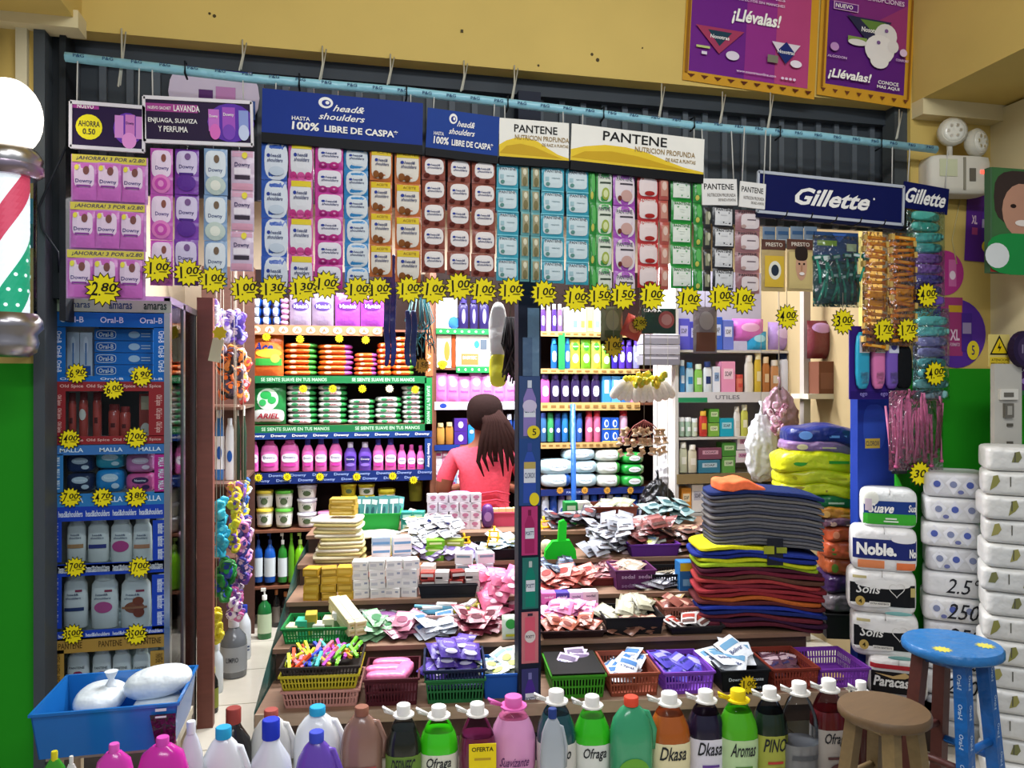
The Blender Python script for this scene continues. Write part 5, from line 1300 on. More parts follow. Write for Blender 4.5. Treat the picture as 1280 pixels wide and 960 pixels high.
for i, (x0, y0, x1, y1, key, bk, l) in enumerate([(679, 592, 716, 610, '#d6e6ee', '#2c5cb0', 'white and blue wet wipes pack at the bottom left'), (676, 574, 720, 594, '#b9d8e4', None, 'pale blue wet wipes pack lying over the left ones'), (716, 592, 748, 609.5, '#bcd8e2', None, 'pale blue wet wipes pack at the bottom beside the blue pole'), (718, 576, 748, 592, '#b6d4e0', None, 'pale blue wet wipes pack in the middle beside the blue pole'), (706, 561, 746, 576, '#c0dce6', None, 'pale blue wet wipes pack on top of the pile'),
                                   (748, 593, 778, 609.5, '#e0e6da', '#4ca84c', 'white and green wet wipes pack at the bottom'), (748, 577, 778, 593, '#dfe6da', '#4ca84c', 'white and green wet wipes pack in the middle'), (746, 562, 780, 577, '#dfe4d8', '#4ca84c', 'white and green wet wipes pack on top'),
                                   (779, 594, 808, 609.5, '#2c9a3c', '#a8d49c', 'bright green wipes pack at the bottom'), (779, 580, 808, 594, '#259438', '#a8d49c', 'bright green wipes pack in the middle'), (780, 566, 807, 580, '#32a444', '#a8d49c', 'bright green wipes pack on top')]):
    pack('wet_wipes', l, 'wet wipes', (x0, y0, x1, y1), g - .04, key + ':s', WP('#3a7a9c' if i < 5 else '#8a4a3c'), .16, 3.6, bands=[(0, .6, 1, bk + ':s')] if bk else None, group='wet wipes packs')
for i, x in enumerate([700, 731, 759, 788]):
    tag(x, 613, '', f'small orange price star on the navy wipes strip, {ORD[i]} from the left', CR - .03, px=7, fill='#d89a3c', group='small price stars')
for i, (x0, x1) in enumerate(xs(678, 810, 13)):
    pbottle('aerosol_can', f'{ORD[i]} can from the left on the lowest shelf, {["white", "white", "blue", "blue", "violet"][(i * 2) % 5]} top', 'can', (x0, 619, x1, 651.5), g, 'can', ['#d4d8e2', '#23489c', '#c9cfe0', '#2a56a8', '#8a86b8'][i % 5] + ':g', ['#e4e6ec', '#e4e6ec', '#2a56b4', '#2a56b4', '#6a5aa0'][(i * 2) % 5], None, [('e', 0, 0, .3, .2, '#4a5c9c')], group='aerosol cans')
# blue pole in front of the wipes
a, b = P(719, 660, 4.7), P(716, 505, 4.7)
ob('blue_pole', MB().tube([Vector((a.x, a.y, 0)), b], .017, '#2a62b8:s', 8), None, label='blue upright pole in front of the wet wipes', cat='pole')
# ---------------------------------------------------------------- sticker-wrapped post in the middle of the opening
YP = 2.975
p0, p1 = P(648, 600, YP), P(676, 600, YP)
pw = p1.x - p0.x
ps = thing('bleach_post', 'navy post covered with cleaning product stickers in the middle of the opening', 'post', ((p0.x + p1.x) / 2, YP, 0))
ztop = P(662, 375, YP).z
ob('upright', MB().box(-pw / 2, pw / 2, 0, .07, 0, ZL - .07, '#1a2030').box(-pw * .1, pw * .42, -.004, 0, P(662, 470, YP).z, P(662, 385, YP).z, '#5c7890:s').box(-pw * .32, pw * .1, -.006, 0, P(662, 470, YP).z, P(662, 422, YP).z, '#48607c:s'), ps)
def psticker(y0, y1, x0, x1, bg, spec, name='sticker'):
    base, w, h = rect(x0, y0, x1, y1, YP - .003)
    o = ob(name, MB().box(-w / 2, w / 2, 0, .003, 0, h, bg).prints(spec, w, h), ps); o.location = base - Vector(ps.location)
def btl(key, ty, cap='#c9cfdc'):
    return [('p', [(-.3, -.46), (.3, -.46), (.3, .14), (.12, .3), (-.12, .3), (-.3, .14)], key), ('r', 0, .37, .2, .12, cap), ('r', 0, -.05, .56, .22, '#d8dce4'), ('t', ty, 0, -.05, .5, .08, '#2c3860')]
psticker(470, 548, 649, 675, '#3a4f78', btl('#8a7ab8', 'CLOROX') + [('e', 0, .02, .34, .1, '#c9bfd8')])
psticker(548, 632, 649, 675, '#2b4a84', btl('#3552a8', 'CLOROX', '#3a4c90') + [('r', 0, .1, .56, .1, '#b8a45c')])
psticker(633, 694, 652, 672, '#b83a74', btl('#a02a60', 'POETT', '#7a2048'))
psticker(697, 761, 653, 673, '#2c7068', btl('#16806c', 'POETT', '#b8c4c0'))
psticker(765, 829, 652, 673, '#c9767c', [('r', 0, .25, .6, .3, '#d85a70'), ('r', 0, -.25, .6, .4, '#d46074'), ('e', 0, .02, .32, .12, '#d9d0cc'), ('t', 'POETT', 0, .02, .5, .06, '#4a2c40'), ('r', 0, .45, .3, .05, '#3a2c3c')])
psticker(836, 905, 652, 673, '#3a3a6c', btl('#4a2f8c', 'POETT', '#7a78b0'))
p = P(667, 540, YP - .008)
o = ob('price_dot', MB().prism([(.026 * math.cos(a * .314), .026 * math.sin(a * .314)) for a in range(20)], 0, .002, '#e4cf2c').prints([('t', '5', .003, 0, .016, .026, '#2c2a20')], 1, 1, cz=0), ps); o.location = p - Vector(ps.location)
p = P(668, 624, YP - .008)
o = ob('price_dot', MB().prism([(.02 * math.cos(a * .314), .026 * math.sin(a * .314)) for a in range(20)], 0, .002, '#e4cf2c'), ps); o.location = p - Vector(ps.location)

# ---------------------------------------------------------------- stepped display table
TIER = [(0, .31, .245), (.31, .60, .385), (.60, .88, .50), (.88, 1.14, .605), (1.14, 1.5, .70)]
tbl = thing('display_table', 'stepped wooden display table crowded with baskets and small boxes', 'display table', (-.26, 3.06, 0), AT)
for i, (t0, t1, z) in enumerate(TIER):
    ob('tier_board', MB().box(-.06, 2.3, t0, t1 + .02, z - .02, z, '#8a6a54:d'), tbl)
    ob('riser', MB().box(-.05, 2.29, t0 + .02, t0 + .035, 0.12 if i == 0 else TIER[i - 1][2], z - .02, '#4a3428:d'), tbl)
for x in (-.02, 1.1, 2.25):
    for t in (.05, 1.4):
        ob('leg', MB().box(-.02, .02, -.02, .02, 0, TIER[0 if t < 1 else 4][2] - .02, '#4f3a2c:d'), tbl, (x, t, 0))
ob('side_cloth', MB().raw([(-.065, t, z) for t, z in [(0, .05), (0, .25), (.31, .39), (.6, .5), (.88, .61), (1.5, .70), (1.5, .05)]], [tuple(range(7))], '#3f6a64:s'), tbl)
ob('front_board', MB().box(-.06, 2.3, -.012, 0, .2, .246, '#a88f78:d'), tbl)

def tyb(x, i, t, dz=0.0):
    """pixel row where a thing standing on tier i at offset t touches it"""
    u = (x - 640) / F
    q = P(x, 480, CT(t), KT)
    depth = q.x * SN + q.y * CS
    return 480 + (1.5 - TIER[i][2] - dz) * F / depth
def tpx(x0, x1, hpx, i, t, dz=0.0):
    y = tyb((x0 + x1) / 2, i, t, dz)
    return (x0, y - hpx, x1, y)

def heap(name, label, cat, loc, w, d, n, me, z=.012, rise=.006, flat=True, rz=AT, tilt=.5):
    """individual things lying in a heap inside a w x d area"""
    rr = random.Random(label)
    n = max(3, n)
    for i in range(n):
        gx, gy = (i * .618) % 1 - .5, ((i * .414 + .2) % 1) - .5
        off = Matrix.Rotation(rz, 3, 'Z') @ Vector((gx * w, gy * d, 0))
        o = ob(name, me, None, Vector(loc) + off + Vector((0, 0, z + rise * i)), label=label, cat=cat, group=label)
        o.rotation_euler = (-math.pi / 2 + rr.uniform(.05, tilt) if flat else rr.uniform(-.3, .3), rr.uniform(-.3, .3), rz + rr.uniform(-.9, .9))

def flatsachet(key, bg, spec, w=.085, h=.1, b=.008):
    return cached(('fs', key, w, h), lambda: sachet_mesh('f' + key, w, h, bg, spec, b))
LID = [('r', 0, .3, .8, .2, '#dfe2ea'), ('e', 0, -.1, .3, .2, '#e8eaf0')]
# --- tier 0: front baskets
bs, L0, w, d, h = basket('basket', 'pink perforated basket at the bottom of the peg stack', tpx(352, 449, 22, 0, .03), CT(.03), '#b98478', d=.23)
_, L1, w, d, h = basket('basket', 'olive yellow tray stacked in the peg pile', tpx(349, 448, 19, 0, .03, h), CT(.03), '#b8a82c', d=.24)
_, L2, w2, d2, h2 = basket('basket', 'dark basket full of coloured clothes pegs', (350, L1 and 834, 449, 851), CT(.025), '#2b2420', d=.25)
pegc = ['#c8d42c', '#e0542c', '#e87a8c', '#3a4fd0', '#5ac8c0', '#b048b0', '#e89a3c', '#7adc3c']
for j, key in enumerate(pegc):
    me = MB().box(-.006, .006, -.006, .006, 0, .075, key).box(-.009, .009, -.004, .004, .03, .04, '#b8b8b4').mesh('clothes_peg')
    heap('clothes_peg', f'{["yellow-green", "orange", "rose", "blue", "aqua", "purple", "amber", "lime"][j]} plastic clothes peg in the dark basket', 'clothes peg', L2 + Vector((w2 * (-.3 + .085 * j), 0, .02)), w2 * .4, d2 * .7, 7, me, rise=.004)
_, L3, w, d, h = basket('basket', 'dark maroon basket of pink rolls', tpx(455, 523, 34, 0, .02), CT(.02), '#4a1c24', d=.24)
for i, (dx, dy, r, l) in enumerate([(0, .07, 0, 'pink wrapped roll lying along the back of the maroon basket'), (.2, -.02, 1.35, 'pink wrapped roll standing askew in the maroon basket'), (-.15, 0, 0, 'pink wrapped roll in the middle of the maroon basket'), (-.15, -.07, 0, 'pink wrapped roll at the front of the maroon basket')]):
    packm('pink_roll', l, 'roll', L3 + Vector((dx * w, dy, h * .72)), w * .75, .06, .045, '#f07fae:s', None, 3.5, AT + r, 'pink rolls in the maroon basket')
_, L4, w, d, h = basket('basket', 'dark green basket under the navy one', tpx(532, 606, 30, 0, .02), CT(.02), '#2a6a3c', d=.24)
_, L5, w, d, h = basket('basket', 'navy basket heaped with violet pouches', (530, 838, 607, 862), CT(.015), '#1c2440', d=.26)
heap('violet_pouch', 'violet foil pouch heaped in the navy basket', 'pouch', L5, w * .62, d * .55, 13, flatsachet('vio', '#4a3494', [('e', 0, .1, .34, .26, '#6a52b8'), ('t', 'Downy', 0, .1, .5, .14, '#c9c0ec'), ('e', 0, -.3, .3, .1, '#c8c4dc')], .09, .11, .018), rise=.007)
_, L6, w, d, h = basket('carton_tray', 'blue display carton of pale sachets beside the bleach post', tpx(604, 662, 31, 0, .05), CT(.05), '#1f56a4', d=.22, slots=False, cat='display box')
heap('pale_sachet', 'cream and blue sachet in the blue display carton', 'sachet', L6, w * .6, d * .6, 12, flatsachet('pale', '#dfe2d0', [('r', 0, .2, .8, .2, '#8ab0d8'), ('e', 0, -.2, .3, .18, '#c8d070')], .08, .09), z=.05, rise=.004)
FB = [(690, 757, 29, '#3f8a24', 'bright green basket with a black inner tray', '#b8a8c0', 'mauve pouch in the green basket', '#6a5a78'), (762, 824, 29, '#8a4634', 'terracotta basket of white and blue sachets', '#d6dce4', 'white and blue sachet in the terracotta basket', '#4a78b0'),
      (831, 893, 28, '#7a44b0', 'bright purple basket of violet sachets', '#5a50c0', 'violet sachet in the bright purple basket', '#a8a4e4'), (902, 962, 27, '#16181c', 'black display box of white sachets', '#dfe4ea', 'white sachet in the black display box', '#6a98b8'),
      (967, 1024, 27, '#7c3428', 'brick red basket with a few brown sachets', '#5a3a48', 'brown sachet in the brick red basket', '#b8a0a8'), (1026, 1087, 24, '#74389c', 'purple basket at the end of the front row', '#b89a5c', 'tan paper disc in the end purple basket', '#b08c4c')]
for i, (x0, x1, hp, key, l, sk, sl, s2) in enumerate(FB):
    _, L, w, d, h = basket('basket' if i != 3 else 'carton_tray', l, tpx(x0, x1, hp, 0, .02), CT(.02), key, d=.26, slots=i != 3, cat='basket' if i != 3 else 'display box', inner='#191818' if i == 0 else None)
    if i == 0:
        ob('inner_tray', MB().frustum((-w * .42, w * .42, -d * .42, d * .42), (-w * .5, w * .5, -d * .5, d * .5), h * .55, h + .01, '#1c1b1a'), _)
    if i == 3:
        ob('front_print', MB().prints([('t', 'Downy Suavizante', 0, .1, .8, .2, '#c9d0d8'), ('t', 'Quiero mas', 0, -.25, .7, .16, '#9aa4ac')], w * .9, h, lambda x, z: -d / 2 - .006), _)
    if i == 5:
        ob('paper_disc', MB().lathe([(.05, 0), (.05, .006)], sk, 20), None, L + Vector((-.01, -.03, .012)), label=sl, cat='disc')
    else:
        heap('sachet', sl, 'sachet', L, w * .6, d * .5, [7, 10, 11, 9, 8][i], flatsachet('fb%d' % i, sk, [('r', 0, .2, .8, .26, s2), ('t', ['Pomys', 'Opal', 'Patito', 'Bolivar', 'Sello'][i], 0, -.1, .66, .16, '#2c3a6c')], .085 if i != 3 else .11, .1 if i != 3 else .13), z=h * (.55 if i in (0, 3) else .25), rise=.005)
tag(935, 856, '1.00', 'yellow starburst price tag reading 1.00 on the black display box', CT(-.005), px=13, k=KT, group='price tags on the table', fill='#e8c420')
# --- tier 1
_, L, w, d, h = basket('basket', 'green basket of small boxes behind the pegs', tpx(352, 440, 20, 1, .36), CT(.36), '#1f7a3c', d=.22)
for i in range(7):
    cartonm('small_box', f'{["cream", "teal", "mustard", "white", "cream", "white", "pale green"][i]} small box in the green basket, {ORD[i]} from the left', 'box', L + Vector((w * (-.4 + .13 * i), .01 * (i % 3), .005)), .05, .07, h * (.8 + .3 * (i % 3)), ['#d8d0ac', '#3fae8c', '#b8a43c', '#e0e0d4', '#dcd6b4', '#e6e4da', '#a8c8a8'][i], [('r', 0, 0, .7, .3, '#6a8a5a')], AT + .1 * (i % 3 - 1))
for i in range(4):
    o = cartonm('long_box', f'long cream carton leaning over the green basket, {ORD[i]} from the left', 'box', L + Vector((w * .33 + .03 * (i % 2), -.02, h * .9 + .032 * (i // 2))), .05, .24, .03, '#e0d7ac', [('r', 0, 0, .7, .3, '#c4b878')], AT + .5)
    o.rotation_euler.x = .25
_, L, w, d, h = basket('basket', 'black basket with a violet pack behind the maroon one', tpx(450, 520, 17, 1, .52), CT(.52), '#1d1a1c', d=.2)
packm('violet_pack', 'flat violet pack in the black basket', 'pack', L + Vector((-.03, -.02, h * .4)), w * .5, .08, .035, '#b078b8:s', None, 3, AT)
def theap(name, label, cat, x0, x1, i, t, n, me, dd=.1, rise=.005, tilt=.5):
    """heap lying straight on a tier between two pixel columns"""
    loc, w, h = fp(*tpx(x0, x1, 10, i, t), CT(t), KT, dd)
    heap(name, label, cat, loc, max(.02, w - .07), max(.02, dd - .04), n, me, .008, rise, True, AT, tilt)
FS = lambda key, a, b, c, w=.08, h=.1: flatsachet(key, a, [('r', 0, .22, .8, .24, b), ('e', 0, -.12, .32, .2, c)], w, h)
theap('flat_packet', 'green flat packet behind the pink rolls', 'packet', 450, 488, 1, .34, 12, FS('fg', '#7aa87c', '#d8e4d0', '#3f7a4c'))
theap('flat_packet', 'pink and grey flat packet behind the pink rolls', 'packet', 486, 524, 1, .34, 12, FS('fpk', '#b8788c', '#dcc8d0', '#8c4c64'))
theap('flat_packet', 'white and blue packet before the beige comb basket', 'packet', 524, 572, 1, .33, 12, FS('fwb', '#cdd6e0', '#4a78b8', '#e4e8ec'), .08)
theap('flat_packet', 'wine red packet before the heap of pink pouches', 'packet', 574, 628, 1, .34, 14, FS('fwr', '#8a3c4c', '#d8a4ac', '#5c2430'), .12)
theap('flat_packet', 'brown strewn packet before the silvery pouches', 'packet', 758, 840, 1, .32, 10, FS('fbs', '#7c5444', '#c8a890', '#4c3028'), .06, .003)
theap('flat_packet', 'gold and white packet left of the big cloth pile', 'packet', 812, 870, 1, .54, 14, FS('fgw', '#b8a070', '#e4dcc4', '#7a6438'), .1)
theap('flat_packet', 'mint and white packet in front of the white cartons', 'packet', 446, 522, 1, .54, 12, FS('fmw', '#9cc4b4', '#e8ece8', '#4c8c7c'), .08, .003)
theap('flat_packet', 'coral packet in front of the hair care cartons', 'packet', 680, 756, 2, .63, 18, FS('fcr', '#c8685c', '#ecd0c4', '#8c3430'), .1, .004)
theap('flat_packet', 'pale grey packet right of the rose sachets', 'packet', 800, 868, 2, .62, 12, FS('fpg', '#b4b4bc', '#e4e4e8', '#6c6c78'), .07, .003)
theap('flat_packet', 'lavender packet in front of the lime soap boxes', 'packet', 524, 600, 3, .885, 14, FS('flv', '#a898c0', '#e0d8e8', '#5c4880'), .07, .003)
theap('flat_packet', 'orange packet in front of the white and blue cartons', 'packet', 456, 524, 2, .84, 20, FS('for', '#d8844c', '#f0dcc8', '#a84c24'), .08, .005)
theap('flat_packet', 'dark striped packet along the rear tier right of the post', 'packet', 690, 780, 4, 1.16, 18, FS('fds', '#3c3840', '#a8a4ac', '#6c3434'), .1, .004)
theap('flat_packet', 'cream packet along the rear tier beside the teal cartons', 'packet', 500, 560, 4, 1.16, 14, FS('fcm', '#dcd4bc', '#8c98a8', '#b8a45c'), .08, .004)
theap('flat_packet', 'copper and black packet beside the violet tray', 'packet', 840, 900, 3, .9, 18, FS('fcb', '#5c3c34', '#b88c74', '#241c1c'), .16, .006)
theap('flat_packet', 'grey and teal packet at the rear right corner', 'packet', 800, 880, 4, 1.2, 18, FS('fgt', '#7c9494', '#ccd8d8', '#3c5c60'), .16, .006)
_, L, w, d, h = basket('basket', 'pinkish beige basket of blue and yellow combs', tpx(520, 600, 25, 1, .42), CT(.42), '#b9928c', d=.2)
for i, (dx, key, l) in enumerate([(-.25, '#6cb4d0', 'light blue hair brush in the beige basket'), (-.02, '#74b8d0', 'pale blue comb in the beige basket'), (.24, '#d8cc3c', 'yellow brush in the beige basket'), (.38, '#c8c86c', 'pale yellow brush in the beige basket')]):
    o = ob('hair_brush', MB().soft(.11, .03, .025, key, 3, 4).tube([(.05, 0, .012), (.15, 0, .012)], .009, key, 6).box(-.045, .045, -.012, .012, .024, .034, '#e4e8e4'), None, L + Vector((dx * w, .0, h * .8 + .012 * (i % 2))), AT + [.1, 2.9, .7, 1.2][i], label=l, cat='brush')
pinkm = flatsachet('pinkp', '#dd6c90', [('e', 0, .1, .34, .26, '#e88cac'), ('t', 'Kotex', 0, .1, .5, .12, '#f4d8e0'), ('e', .1, -.26, .2, .1, '#f0c4d0')], .1, .11, .022)
_, L, w, d, h = basket('basket', 'maroon tray under the heap of pink pouches', tpx(596, 660, 14, 1, .5), CT(.5), '#4c1e28', d=.26)
heap('pink_pouch', 'pink foil pouch in the heap left of the bleach post', 'pouch', L + Vector((-.01, 0, 0)), w * .7, d * .7, 26, pinkm, z=.03, rise=.0062, tilt=.9)
pouch('green_pouch', 'white and green pouch beside the bleach post', 'pouch', tpx(628, 650, 30, 1, .33), CT(.33), '#d4e4d0:s', [('e', 0, .1, .3, .2, '#3a9a44'), ('r', 0, -.35, .6, .1, '#c8c83c')], .015, k=KT, back=-.3)
for i, (x0, x1, key, s2) in enumerate([(677, 695, '#d878b4', '#8a2c70'), (695, 712, '#4a3f94', '#b4b0dc'), (712, 729, '#d8c0d8', '#5a3a70'), (729, 748, '#e0ccd0', '#c8a06c')]):
    carton('hair_dye_box', f'{["pink", "indigo", "lilac", "cream"][i]} upright hair care carton right of the post', 'box', tpx(x0, x1, 37, 1, .56), CT(.56), key, [('r', 0, .02, .7, .6, s2 if i == 1 else key), ('e', 0, .02, .3, .2, s2), ('p', [(-.2, .02), (.2, .02), (0, -.3)], s2), ('t', 'sedal', 0, .36, .6, .08, '#f4eef4' if i < 2 else '#5a4060')], d=.06, k=KT)
_, L, w, d, h = basket('carton_tray', 'maroon display box of pink pouches right of the post', tpx(677, 750, 15, 1, .42), CT(.42), '#3c1626', d=.12, slots=False, cat='display box')
heap('pink_pouch', 'pink printed pouch in the maroon display box', 'pouch', L, w * .75, d * .5, 11, flatsachet('pk2', '#e48cbc', [('e', 0, .1, .3, .2, '#f4d4e4'), ('r', 0, -.25, .6, .12, '#d84c74')], .08, .09, .012), z=.045, rise=.004)
_, L, w, d, h = basket('carton_tray', 'low dark tray of copper sachets right of the post', tpx(677, 757, 10, 1, .32), CT(.32), '#2c1a18', d=.1, slots=False, cat='display box')
heap('copper_sachet', 'copper sachet lying in the low dark tray', 'sachet', L, w * .7, d * .5, 12, flatsachet('cop', '#a85c48', [('r', 0, .2, .8, .2, '#d8b8a8'), ('e', 0, -.2, .3, .16, '#7a3428')], .07, .08), z=.02, rise=.003)
_, L, w, d, h = basket('carton_tray', 'black tray of silvery pouches with a yellow bag on top', tpx(757, 830, 22, 1, .34), CT(.34), '#1c1a1a', d=.22, slots=False, cat='display box')
heap('silver_pouch', 'clear silvery pouch in the black tray', 'pouch', L, w * .7, d * .6, 10, flatsachet('sil', '#8f8a74', [('r', 0, 0, .8, .7, '#b8b49c'), ('e', .1, .1, .2, .2, '#d8d4c0')], .09, .11, .014), z=.03, rise=.006)
o = pouch('yellow_pouch', 'yellow-green foil pouch on top of the silvery pouches', 'pouch', (770, 765, 808, 795), CT(.44), '#b8b43c:s', [('e', 0, 0, .3, .2, '#d8d88c')], .015, k=KT, back=-.9)
_, L, w, d, h = basket('basket', 'brown basket of copper sachets beside the cloth pile', tpx(830, 897, 24, 1, .44), CT(.44), '#8a5648', d=.2)
heap('brown_sachet', 'brown sachet in the basket beside the cloth pile', 'sachet', L, w * .6, d * .5, 8, flatsachet('brn', '#8a5044', [('r', 0, .2, .8, .2, '#c89c88')], .08, .09), z=.04)
_, L, w, d, h = basket('carton_tray', 'black tray of printed sachets in front of the brown basket', tpx(838, 905, 10, 1, .32), CT(.32), '#201c1c', d=.1, slots=False, cat='display box')
heap('printed_sachet', 'white and brown sachet in the tray before the brown basket', 'sachet', L, w * .7, d * .5, 8, flatsachet('prt', '#c9c4c0', [('r', 0, .1, .8, .3, '#a0382c'), ('r', 0, -.3, .8, .2, '#5a3a34')], .07, .08), z=.02, rise=.003)
# --- tier 2: small cartons and baskets
def boxpile(name, what, cat, x0, x1, rows, i, t, cols, wpx, hpx, spec, d=.05, seed=1, zt=0.0):
    """several rows of individual small cartons, slightly askew"""
    rr = random.Random(seed)
    for r in range(rows):
        n = max(1, int((x1 - x0) / wpx))
        for q in range(n):
            a = x0 + (x1 - x0) * q / n
            px = tpx(a, a + wpx * .96, hpx, i, t)
            loc, w, h = fp(*px, CT(t), KT, d)
            loc.z += h * r * 1.01 + zt
            key = cols[(q + r * 2) % len(cols)]
            cartonm(name, f'{what}, {ORD[r]} up, {ORD[q]} along', cat, loc, w, d, h, key, spec, AT + rr.uniform(-.22, .22), what)
boxpile('soap_box', 'gold soap box left of the white boxes', 'soap box', 380, 442, 4, 2, .62, ['#b8902c', '#a8842c', '#c49c34'], 20, 10, [('r', 0, 0, .8, .4, '#d0ac4c')], .07, 1)
boxpile('medicine_box', 'white carton in the pile beside the gold boxes', 'box', 440, 524, 4, 2, .64, ['#e4e2de', '#dcdad6', '#e8e6e2'], 20.5, 11.5, [('r', -.2, 0, .4, .3, '#c4c4c8'), ('r', .3, .1, .2, .2, '#9aa0b0')], .07, 2)
boxpile('ointment_box', 'red and white carton beside the white pile', 'box', 526, 600, 3, 2, .64, ['#c44c44', '#e0d8d2', '#7a2420', '#d8cfc8'], 18, 10, [('r', 0, .1, .9, .36, '#e8e0d8'), ('r', -.2, -.25, .5, .24, '#2c1c1c')], .06, 3)
_, L, w, d, h = basket('carton_tray', 'black tray below the red and white cartons', tpx(524, 596, 16, 2, .605), CT(.602), '#17161a', d=.02, slots=False, cat='display box')
_, L, w, d, h = basket('basket', 'plum display basket lettered in white', tpx(770, 820, 24, 2, .66), CT(.66), '#5c2c58', d=.2, slots=False)
ob('front_print', MB().prints([('t', 'sedal', -.22, .2, .36, .2, '#b898b8'), ('t', 'sedal', .24, .2, .36, .2, '#b898b8'), ('t', 'sedal', -.22, -.25, .36, .2, '#8a6a90'), ('t', 'sedal', .24, -.25, .36, .2, '#8a6a90')], w * .92, h, lambda x, z: -d / 2 - .006), _)
heap('sachet', 'tan sachet in the plum display basket', 'sachet', L, w * .5, d * .5, 8, flatsachet('tan', '#a08a78', [('r', 0, .2, .8, .2, '#cfc0b0')], .08, .09), z=h * .6, rise=.004)
_, L, w, d, h = basket('basket', 'black basket of cream combs beside the cloth pile', tpx(812, 873, 18, 2, .66), CT(.66), '#17171a', d=.2)
for i in range(5):
    ob('comb', MB().box(-.05, .05, -.002, .002, 0, .022, '#cfc4b0').raw([(-.05 + .005 * j + (.003 if k_ else 0), 0, -.014 if k_ == 2 else 0) for j in range(20) for k_ in range(3)], [(j * 3, j * 3 + 1, j * 3 + 2) for j in range(20)], '#cfc4b0'), None, L + Vector((w * (-.26 + .13 * i), 0, h * .85)), AT + .4 + .15 * i, label=f'cream comb, {ORD[i]} from the left in the black basket', cat='comb', rx=1.2)
heap('bead_packet', 'dark clear packet of beads right of the post', 'packet', Vector(fp(*tpx(677, 737, 24, 2, .7), CT(.7), KT, .1)[0]), .2, .14, 14, flatsachet('bead', '#2c3040', [('r', 0, .2, .7, .16, '#8a98c0'), ('e', 0, -.1, .3, .2, '#50586c')], .07, .09), z=.01, rise=.006, tilt=.9)
heap('copper_sachet', 'rose sachet strewn in the middle of the right half', 'sachet', Vector(fp(*tpx(738, 800, 10, 2, .82), CT(.82), KT, .1)[0]), .2, .16, 22, flatsachet('rose', '#c08a8c', [('r', 0, .1, .8, .4, '#dcc0c0'), ('r', 0, -.3, .7, .12, '#8a4a50')], .08, .09), z=.01, rise=.0035)
_, L, w, d, h = basket('basket', 'red-brown tray under the rose sachets', tpx(736, 800, 10, 2, .74), CT(.74), '#6c2c2a', d=.2, slots=False)
_, L, w, d, h = basket('basket', 'violet tray behind the black comb basket', tpx(788, 850, 15, 3, .9), CT(.9), '#5a2c80', d=.2, slots=False)
heap('sachet', 'pale sachet in the violet tray', 'sachet', L, w * .5, d * .5, 6, flatsachet('pale', '#dfe2d0', [('r', 0, .2, .8, .2, '#8ab0d8'), ('e', 0, -.2, .3, .18, '#c8d070')], .08, .09), z=.04, rise=.004)
# --- tier 3
EN = tpx(390, 452, 6, 3, .9)
for i in range(12):
    loc, w, h = fp(EN[0], EN[3] - 4.5, EN[2], EN[3], CT(.9), KT, .2)
    packm('paper_pad', f'cream paper pad, {ORD[i]} from the bottom of the left pile', 'paper pad', loc + Vector((random.uniform(-.015, .015), random.uniform(-.01, .01), h * i)), w * random.uniform(.9, 1.05), .2, h, ['#cfc388', '#ddd6b4', '#c4b878', '#e4e0cc'][i % 4], None, 9, AT + random.uniform(-.12, .12), 'cream paper pads', n=3)
zt = .02 * 12 * .2
boxpile('soap_box', 'golden box on top of the paper pads', 'soap box', 412, 446, 3, 3, .95, ['#b8983c', '#c4a444'], 34, 7, [('r', 0, 0, .8, .3, '#d8c070')], .08, 4, .23)
for i in range(5):
    pack('white_envelope', f'white envelope fanned behind the paper pads, {ORD[i]} from the left', 'envelope', (400 + i * 14, 672 - i, 438 + i * 14, 676 - i * 1.0), CT(1.05), '#e0dfd8', None, .16, 8, k=KT, rz=.2 * i, n=3, group='white envelopes')
boxpile('bandage_box', 'white and blue carton behind the white pile', 'box', 464, 516, 3, 3, .9, ['#dfe6ec', '#a8c0d8', '#e8ecf0'], 24, 10.5, [('r', 0, -.2, .9, .3, '#6a9ac8')], .07, 5)
boxpile('ointment_box', 'orange and white carton in the row behind the white pile', 'box', 455, 545, 1, 2, .8, ['#d87a4c', '#e8dcd0', '#c8683c'], 17, 12, [('r', 0, .2, .9, .3, '#e8e4e0')], .07, 6, .06)
boxpile('soap_box', 'lime green soap box in the middle of the table', 'soap box', 533, 556, 3, 3, .92, ['#6cae2c', '#7cbc38'], 23, 8.5, [('r', 0, 0, .7, .3, '#d4e4a4')], .07, 7)
boxpile('soap_box', 'olive green soap box beside the lime ones', 'soap box', 557, 582, 3, 3, .94, ['#a0a83c', '#8c9c34', '#c0b85c'], 24, 8, [('r', 0, 0, .7, .3, '#d8d8a4')], .07, 8)
boxpile('medicine_box', 'grey and white carton beside the black tray', 'box', 570, 622, 2, 2, .8, ['#d4d8dc', '#b8c4cc', '#e4e6e8'], 22, 13, [('r', 0, .2, .8, .2, '#7a98a8')], .07, 9, .06)
_, L, w, d, h = basket('carton_tray', 'black tray of pale packets left of the post', tpx(596, 660, 14, 3, .89), CT(.89), '#17181a', d=.2, slots=False, cat='display box')
heap('sachet', 'pale blue packet in the black tray left of the post', 'packet', L, w * .6, d * .6, 10, flatsachet('pb', '#b8ccd8', [('r', 0, .1, .8, .3, '#e4e8ec'), ('r', 0, -.3, .7, .16, '#c8c070')], .08, .09), z=.04, rise=.004)
heap('hairnet_packet', 'brown hair net packet at the back right of the table', 'packet', Vector(fp(*tpx(785, 848, 27, 3, .95), CT(.95), KT, .1)[0]), .2, .1, 20, flatsachet('hn', '#6c3634', [('r', 0, .2, .8, .2, '#94605c'), ('r', 0, -.25, .8, .2, '#4c3430')], .11, .1), z=.03, rise=.0058, tilt=.7)
